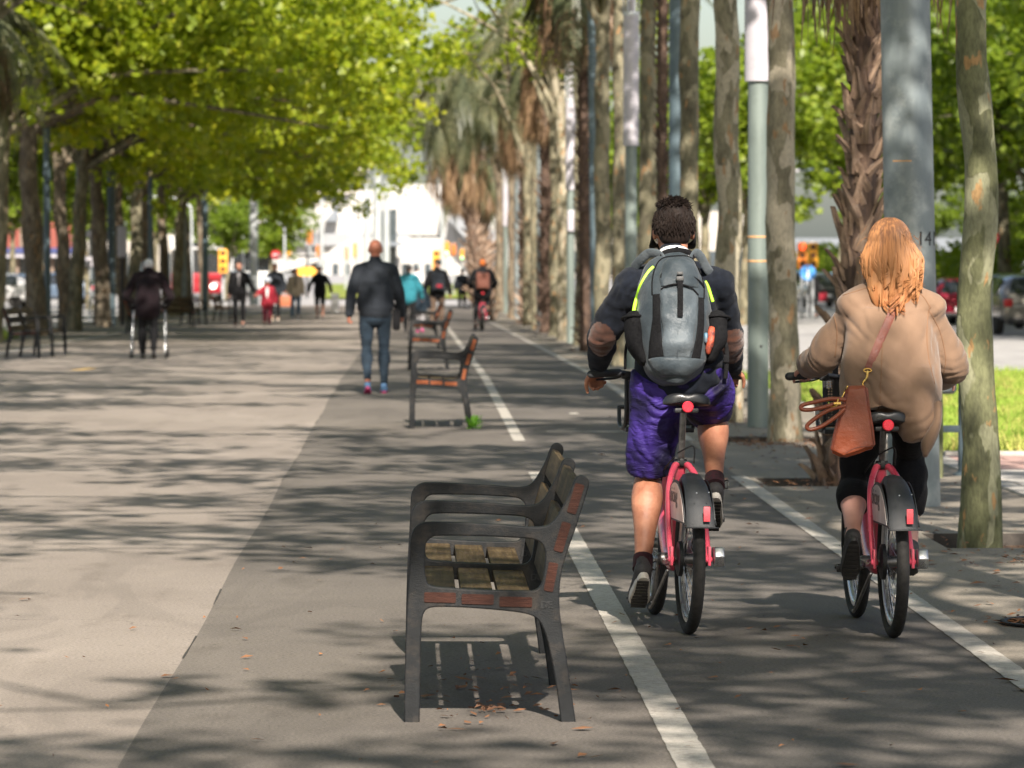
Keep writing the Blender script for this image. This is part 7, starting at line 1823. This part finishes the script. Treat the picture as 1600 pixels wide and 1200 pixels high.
# ------------------------------------------------------------------ vehicles
M['glass_dark'] = pm('dark car glass', (0.02, 0.025, 0.03), (0.015, 0.018, 0.02), 4, .08, spec=.8)
M['tail_red'] = pm('red tail lamp', (0.5, 0.02, 0.02), None, 10, .2)
M['plate'] = pm('number plate', (0.7, 0.7, 0.68), None, 10, .5)
def car_paint(name, c): return pm(name, c, tuple(q * .92 for q in c), 3, .22, metal=.2, coat=.7, rvar=.03)
def make_car(x, d, rz, paint, label, group, L_=4.2, W=1.75, H=1.48, hatch=True, z=None):
    t = empty('parked_car', (x, d, (gz(d) if z is None else z) - .13), rz, label, 'car', group)
    st = [ # y, half width low, half width belt, belt z, roof z, roof half width
        (0.0, .74, .78, .72, .74, .60), (.06, .80, .84, .86, .90, .62), (.16, .84, .87, .93, 1.02, .64), (.42, .86, .88, .95, 1.38, .58), (.75, .87, .88, .95, 1.46, .60), (1.5, .87, .875, .94, 1.48, .61), (2.2, .87, .875, .93, 1.45, .60), (2.75, .87, .87, .92, 1.20, .60), (3.15, .86, .86, .90, .93, .64), (3.6, .84, .84, .84, .86, .62), (3.95, .78, .78, .72, .74, .58), (4.15, .66, .68, .56, .58, .50)]
    V = []; sy = L_ / 4.2; sx = W / 1.76; sz = H / 1.48
    for (y, wl, wb, zb, zr, wr_) in st:
        for (xx, zz) in ((-wl, .24), (-wb - .01, .5), (-wb, zb), (-wr_, zr), (0, zr + .02), (wr_, zr), (wb, zb), (wb + .01, .5), (wl, .24)): V.append((xx * sx, y * sy, zz * sz))
    n = 9; F = []; mi = []
    for i in range(len(st) - 1):
        for j in range(n - 1):
            F.append((i * n + j, i * n + j + 1, (i + 1) * n + j + 1, (i + 1) * n + j))
    F += [tuple(range(n - 1, -1, -1)), tuple((len(st) - 1) * n + j for j in range(n))]
    F += [(i * n, (i + 1) * n, (i + 1) * n + n - 1, i * n + n - 1) for i in range(len(st) - 1)]
    g = G(); g.add(V, F); me = g.mesh('body'); fix_normals(me); me.materials.append(paint); o = link('body', me, None, t); md = o.modifiers.new('s', 'SUBSURF'); md.levels = md.render_levels = 2
    def P(i, j, off=0): v = V[i * n + j]; return v
    # side windows, rear window, windscreen: panes standing just proud of the body
    for s in (-1, 1):
        for (ya, yb_) in ((.62, 1.38), (1.46, 2.3)):
            g = G(); xo = .872 * sx * s; xi = .625 * sx * s
            g.add([(xo, ya * sy, .97 * sz), (xo, yb_ * sy, .96 * sz), (xi * 1.02, (yb_ - (.12 if yb_ > 2 else 0)) * sy, 1.37 * sz), (xi * 1.02, (ya + (.12 if ya < 1 else 0)) * sy, 1.37 * sz)], [(0, 1, 2, 3)])
            me = g.mesh('side_window', smooth=False); o = link('side_window', me, M['glass_dark'], t); md = o.modifiers.new('s', 'SOLIDIFY'); md.thickness = .03; md.offset = 0
    g = G(); g.add([(-.66 * sx, .14 * sy, 1.0 * sz), (.66 * sx, .14 * sy, 1.0 * sz), (.5 * sx, .40 * sy, 1.36 * sz), (-.5 * sx, .40 * sy, 1.36 * sz)], [(0, 1, 2, 3)]); o = link('rear_window', g.mesh('rear_window', smooth=False), M['glass_dark'], t); md = o.modifiers.new('s', 'SOLIDIFY'); md.thickness = .05; md.offset = 0
    g = G(); g.add([(-.68 * sx, 3.1 * sy, .96 * sz), (.68 * sx, 3.1 * sy, .96 * sz), (.55 * sx, 2.5 * sy, 1.38 * sz), (-.55 * sx, 2.5 * sy, 1.38 * sz)], [(0, 1, 2, 3)]); o = link('windscreen', g.mesh('windscreen', smooth=False), M['glass_dark'], t); md = o.modifiers.new('s', 'SOLIDIFY'); md.thickness = .06; md.offset = 0
    for s in (-1, 1):
        g = G(); g.box((.70 * sx * s, .045 * sy, .78 * sz), (.22, .1, .2), bev=.03); g.build('tail_light', M['tail_red'], t)
        g = G(); g.box((.93 * sx * s, 2.45 * sy, .98 * sz), (.16, .12, .12), bev=.03); g.build('wing_mirror', paint, t)
        for yy in (.75, 3.3):
            w = bpy.data.objects.new('wheel', None); COL.objects.link(w); w.parent = t; w.location = (.78 * sx * s, yy * sy, .31)
            g = G(); g.lathe([(.2, -.1), (.29, -.1), (.31, -.07), (.31, .07), (.29, .1), (.2, .1)], axis='X', seg=24); g.build('tyre', M['tyre'], w)
            g = G(); g.lathe([(0, -.085), (.2, -.09), (.2, .09), (0, .085)], axis='X', seg=20); g.build('rim', M['alu'], w)
    g = G(); g.box((0, .0, .52 * sz), (.52, .04, .12)); g.build('number_plate', M['plate'], t, smooth=False)
    g = G(); g.box((0, .06, .34 * sz), (1.45 * sx, .16, .16), bev=.04); g.build('bumper', M['black_plastic'], t)
    return t
CG = 'cars parked along the right road'
make_car(X(1507, 146), 146, .12, car_paint('wine red car paint', (0.25, 0.012, 0.03)), 'wine red hatchback between the pole and the nearest plane trunk', CG, 3.9)
make_car(X(1594, 133), 133, .10, car_paint('black car paint', (0.012, 0.012, 0.014)), 'black car just right of the nearest plane trunk', CG, 4.4, 1.82, 1.62)
make_car(X(1622, 121), 121, .12, car_paint('beige grey car paint', (0.16, 0.15, 0.13)), 'grey beige car cut by the right picture edge', CG, 4.4, 1.84, 1.55)
make_car(X(1462, 168), 168, .1, car_paint('dark grey car paint', (0.05, 0.055, 0.06)), 'dark grey car parked beyond the wine red hatchback', CG, 4.3)
make_car(X(1430, 172), 172, .1, car_paint('silver car paint', (0.35, 0.36, 0.37)), 'silver car far along the right road', CG, 4.3)
make_car(X(1330, 215), 215, .2, car_paint('white car paint', (0.6, 0.6, 0.6)), 'white car far off behind the shaggy palm', CG, 4.3)
for (px, d, c, nm, lab) in ((1440, 160, (0.02, 0.022, 0.028), 'navy', 'navy car behind the coat wearer, farther than the red hatchback'), (1395, 178, (0.015, 0.015, 0.016), 'black', 'black car partly behind the stencilled pole'), (1292, 205, (0.05, 0.052, 0.055), 'grey', 'grey car left of the shaggy palm'), (1255, 228, (0.012, 0.012, 0.013), 'black', 'small far black car behind the blue sign'), (1565, 147, (0.03, 0.03, 0.034), 'charcoal', 'charcoal car behind the black one at the right')):
    make_car(X(px, d), d, .1, car_paint(nm + ' car paint', c), lab, CG, 4.3)
hv = random.Random(5); cl = [(21.5 + hv.uniform(-1, 1), y + hv.uniform(-.5, .5), gz(y) + hv.uniform(.1, 2.4)) for y in np.arange(84, 262, .55) for _ in range(2)]
hm = leaf_cloud('hedge', cl, 30, (.6, .6, .45), (.16, .3), 77, M['leaf_far']); tag(link('hedge', hm), 'long dark hedge behind the parked cars of the right road', 'hedge')
LC = 'vehicles on the left road'
make_car(X(375, 245), 245, PI - .2, car_paint('pale car paint', (0.5, 0.5, 0.52)), 'pale car with lit lamps behind the man in black', LC, 4.3)
make_car(X(60, 205), 205, 1.4, car_paint('white car paint', (0.6, 0.6, 0.6)), 'white car between the trunks at the far left', LC, 4.3)
make_car(X(150, 215), 215, 1.5, car_paint('blue grey car paint', (0.1, 0.14, 0.2)), 'blue grey car behind the globe lamp', LC, 4.3)
M['headlamp'] = emis('lit headlamp', (1, .98, .8), 2.0)
g = G(); g.ell((X(340, 244), 239, gz(240) + .55), (.16, .05, .12)); tag(g.build('bicycle_headlamp', M['headlamp']), 'small bright headlamp shining left of the man in black', 'headlamp')
def make_bus(px, py, d, w, h, L_, rz, mats, label):
    t = empty('bus', (X(px, d), d, gz(d) - .13), rz, label, 'bus'); lo, up_, gl = mats
    g = G(); g.box((0, L_ / 2, .35 + .5), (w, L_, 1.0), bev=.06); g.build('lower_body', lo, t); g = G(); g.box((0, L_ / 2, h - .35), (w, L_, .7), bev=.1); g.build('roof', up_, t)
    g = G(); g.box((0, L_ / 2, (1.35 + h - .7) / 2), (w * .985, L_ * .995, h - .7 - 1.33)); g.build('window_band', gl, t)
    for k in range(5):
        for s in (-1, 1): g = G(); g.box((w / 2 * s, L_ * (k + .5) / 5, (1.35 + h - .7) / 2), (.04, .09, h - 2.0)); g.build('window_pillar', up_, t)
    for s in (-1, 1):
        g = G(); g.box((w * .38 * s, -.01, .8), (.3, .06, .18), bev=.03); g.build('headlight', M['lamp_white'], t)
        for yy in (L_ * .18, L_ * .8): g = G(); g.lathe([(0, -.13), (.4, -.13), (.47, -.09), (.47, .09), (.4, .13), (0, .13)], (w * .45 * s, yy, .47), axis='X', seg=22); g.build('wheel', M['tyre'], t)
    g = G(); g.box((0, -.012, h - .42), (w * .6, .03, .28), bev=.02); g.build('destination_display', M['glass_dark'], t)
    return t
busred = car_paint('bus red', (0.34, 0.02, 0.03)); buswhite = pm('bus white', (0.7, 0.7, 0.68), None, 3, .3)
make_bus(307, 0, 240, 2.5, 3.2, 11, PI - .02 - PI, (busred, buswhite, M['glass_dark']), 'red and white bus behind the left row, between two trunks')
make_bus(392, 0, 262, 2.5, 3.1, 11, .1, (buswhite, pm('bus beige', (0.5, 0.43, 0.33), None, 3, .3), M['glass_dark']), 'pale beige bus behind the tall pale mast')

# ------------------------------------------------------------------ buildings
M['white_wall'] = pm('white rendered wall', (0.45, 0.44, 0.42), (0.38, 0.37, 0.35), .15, .8)
M['pale_wall'] = pm('pale stone wall', (0.42, 0.385, 0.335), (0.35, 0.325, 0.285), .2, .8)
M['grey_band'] = pm('grey metal band', (0.24, 0.25, 0.26), (0.2, 0.21, 0.22), .3, .6)
M['dark_block'] = pm('dark slate facade', (0.16, 0.18, 0.20), (0.12, 0.135, 0.15), .3, .5)
M['brick_red'] = pm('red tile facade', (0.25, 0.06, 0.04), (0.18, 0.045, 0.03), .5, .7)
M['brown_wall'] = pm('brown facade', (0.22, 0.16, 0.12), (0.17, 0.12, 0.09), .4, .8)
M['blue_fascia'] = pm('blue shop fascia', (0.03, 0.04, 0.12), (0.04, 0.05, 0.15), .5, .5)
M['win'] = pm('window glass', (0.05, 0.065, 0.075), (0.03, 0.04, 0.045), .5, .12, spec=.8)
def XX(px, d): return X(px, d)
def poly_block(name, pts, d, depth, mat, parent):
    """outline given as seen from afar, built at its own distance with real depth"""
    P = [(X(px, d) - parent.location.x, Z(py, d) - parent.location.z) for px, py in pts]
    g = G(); g.prism(P, d - parent.location.y, d + depth - parent.location.y); return g.build(name, mat, parent, smooth=False)
D0 = 520
t = empty('museum_building', (X(600, D0), D0, -1.0), 0, 'white low building with curved roofs and a grey band at the end of the promenade', 'building')
poly_block('curved_wing', [(418, 432), (418, 385), (432, 352), (455, 336), (485, 326), (520, 321), (527, 345), (640, 345), (640, 366), (420, 366), (420, 432)][:9], D0, 40, M['white_wall'], t)
poly_block('upper_volume', [(527, 368), (527, 320), (560, 301), (600, 292), (640, 288), (700, 288), (765, 300), (800, 318), (800, 368)], D0 + 25, 40, M['white_wall'], t)
poly_block('grey_band', [(418, 385), (418, 366), (640, 363), (640, 382)], D0 - 1, 6, M['grey_band'], t)
poly_block('lower_wall', [(415, 434), (415, 385), (510, 385), (510, 434)], D0 + 3, 30, M['pale_wall'], t)
poly_block('entrance_wing', [(506, 434), (508, 402), (520, 388), (540, 378), (570, 372), (690, 372), (690, 434)], D0 - 12, 30, M['white_wall'], t)
poly_block('right_wing', [(690, 434), (690, 330), (705, 332), (735, 342), (770, 368), (800, 372), (800, 434)], D0 - 3, 30, M['white_wall'], t)
poly_block('sloping_roof', [(700, 343), (712, 334), (740, 342), (790, 372), (790, 392), (745, 392)], D0 - 7, 5, M['grey_band'], t)
poly_block('roof_slab', [(508, 346), (527, 322), (527, 346)], D0 - 2, 6, M['dark_block'], t)
poly_block('glass_bay', [(596, 420), (596, 330), (620, 326), (620, 420)], D0 - 15, 4, M['win'], t)
poly_block('canopy', [(575, 384), (575, 378), (628, 378), (628, 384)], D0 - 22, 8, M['dark_block'], t)
for k in range(11):
    px = 425 + k * 7.4; poly_block('fin', [(px, 364), (px, 340 + max(0, 8 - k * 1.2)), (px + 1.4, 340 + max(0, 8 - k * 1.2)), (px + 1.4, 364)], D0 - 3, 1.5, M['grey_band'], t)
for k in range(9):
    px = 520 + k * 18; poly_block('window', [(px, 430), (px, 412), (px + 9, 412), (px + 9, 430)], D0 - 12.4, .4, M['win'], t)
D1 = 640
t = empty('glass_tower_block', (X(500, D1), D1, -1.0), 0, 'dark slate office block with pale floor bands behind the white building', 'building')
poly_block('wall', [(405, 432), (405, 250), (575, 250), (575, 432)], D1, 30, M['dark_block'], t)
for k in range(7): poly_block('floor_band', [(403, 268 + k * 18), (403, 262 + k * 18), (577, 262 + k * 18), (577, 268 + k * 18)], D1 - 1.2, 1, M['pale_wall'], t)
for k in range(12): poly_block('mullion', [(410 + k * 14.5, 400), (410 + k * 14.5, 250), (411.6 + k * 14.5, 250), (411.6 + k * 14.5, 400)], D1 - .6, .5, M['grey_band'], t)
# street facades far left and right, mostly behind leaves
def facade(name, x, y0, y1, h, floors, bays, mats, label, inward, shop=True):
    wall, win, band = mats; t = empty(name, (x, (y0 + y1) / 2, gz((y0 + y1) / 2) - .15), 0, label, 'building'); L_ = y1 - y0; s = inward
    g = G(); g.box((-s * 6, 0, h / 2), (12, L_, h)); g.build('wall', wall, t, smooth=False)
    if shop:
        g = G(); g.box((s * .06, 0, 1.55), (.12, L_ * .985, 2.9)); g.build('shop_front', win, t, smooth=False)
        g = G(); g.box((s * .35, 0, 3.25), (.7, L_, .45)); g.build('fascia', band, t, smooth=False)
        for k in range(bays): g = G(); g.box((s * .16, -L_ / 2 + L_ * (k + .5) / bays, 1.5), (.1, .35, 2.95)); g.build('pier', wall, t, smooth=False)
    for f in range(1, floors):
        z = 3.9 + (f - 1) * 3.1
        for k in range(bays):
            y = -L_ / 2 + L_ * (k + .5) / bays; g = G(); g.box((s * .03, y, z + 1.0), (.06, L_ / bays * .5, 1.7)); w = g.build('window', win, t, smooth=False); g = G(); g.box((s * .08, y, z + .1), (.16, L_ / bays * .56, .1)); g.build('sill', band if not shop else wall, w, smooth=False)
    return t
facade('shop_building', -44, 235, 330, 13, 4, 12, (M['pale_wall'], M['win'], M['grey_band']), 'pale apartment building with shops beyond the left road', 1)
facade('shop_building', -40, 120, 225, 12, 4, 12, (M['brown_wall'], M['win'], M['grey_band']), 'brown building behind the trees of the left road', 1)
facade('apartment_building', 48, 60, 170, 18, 6, 14, (M['pale_wall'], M['win'], M['grey_band']), 'pale apartment building behind the right hand trees', -1)
facade('apartment_building', 46, 185, 300, 15, 5, 12, (M['white_wall'], M['win'], M['grey_band']), 'white apartment building far off on the right', -1)
DB = 300
t = empty('shop_pavilion', (X(60, DB), DB, gz(DB) - .13), 0, 'red tiled pavilion with a blue fascia and dark shop windows at the far left', 'building')
poly_block('red_wall', [(-60, 388), (-60, 310), (112, 310), (112, 388)], DB, 12, M['brick_red'], t)
poly_block('brown_wall', [(32, 386), (32, 322), (72, 322), (72, 386)], DB - .6, 1, M['brown_wall'], t)
poly_block('blue_fascia', [(-60, 396), (-60, 387), (114, 387), (114, 396)], DB - 1.2, 2, M['blue_fascia'], t)
poly_block('pale_fascia', [(-60, 402), (-60, 396.5), (114, 396.5), (114, 402)], DB - 1.1, 1.5, M['lamp_white'], t)
poly_block('shop_window', [(-60, 448), (-60, 403), (112, 403), (112, 448)], DB + .2, 8, M['win'], t)
for k in range(7): poly_block('pier', [(-55 + k * 27, 449), (-55 + k * 27, 402), (-50 + k * 27, 402), (-50 + k * 27, 449)], DB - .3, 1, M['brown_wall'], t)
t = empty('cafe_kiosk', (X(200, 320), 320, gz(320) - .13), 0, 'low grey building behind the trunks, left of the buses', 'building')
poly_block('wall', [(112, 446), (112, 366), (300, 366), (300, 446)], 320, 12, M['pale_wall'], t)
for k in range(8): poly_block('window', [(120 + k * 22, 440), (120 + k * 22, 395), (136 + k * 22, 395), (136 + k * 22, 440)], 319.5, .6, M['win'], t)
t = empty('low_building', (X(1350, 420), 420, gz(420) - .13), 0, 'long pale building closing the view between the right trunks', 'building')
poly_block('wall', [(1180, 434), (1180, 372), (1640, 372), (1640, 434)], 420, 14, M['dark_block'], t)
for k in range(22): poly_block('window', [(1188 + k * 20, 425), (1188 + k * 20, 392), (1200 + k * 20, 392), (1200 + k * 20, 425)], 419.5, .6, M['win'], t)
t = empty('low_building', (X(900, 430), 430, gz(430) - .13), 0, 'pale building seen in slits between the right row trunks', 'building')
poly_block('wall', [(800, 434), (800, 330), (1170, 330), (1170, 434)], 430, 14, M['pale_wall'], t)
for k in range(18): poly_block('window', [(808 + k * 20, 425), (808 + k * 20, 392), (820 + k * 20, 392), (820 + k * 20, 425)], 429.5, .6, M['win'], t)
# trees at the end of the promenade
for (px, d, s, rz, lab) in ((352, 232, .62, 0, 'small bright tree left of the tall pale mast'), (425, 262, .62, 2, 'small tree right of the tall pale mast'), (300, 250, .9, 4, 'tree behind the red and white bus'), (240, 262, 1.0, 1, 'tree behind the low grey building'), (180, 270, 1.0, 3, 'tree near the low grey building'), (20, 255, 1.0, 5, 'tree before the red pavilion at the far left')):
    plane_tree(bg_m[int(rz) % 3], X(px, d), d, rz, lab, 'trees at the far end', s)
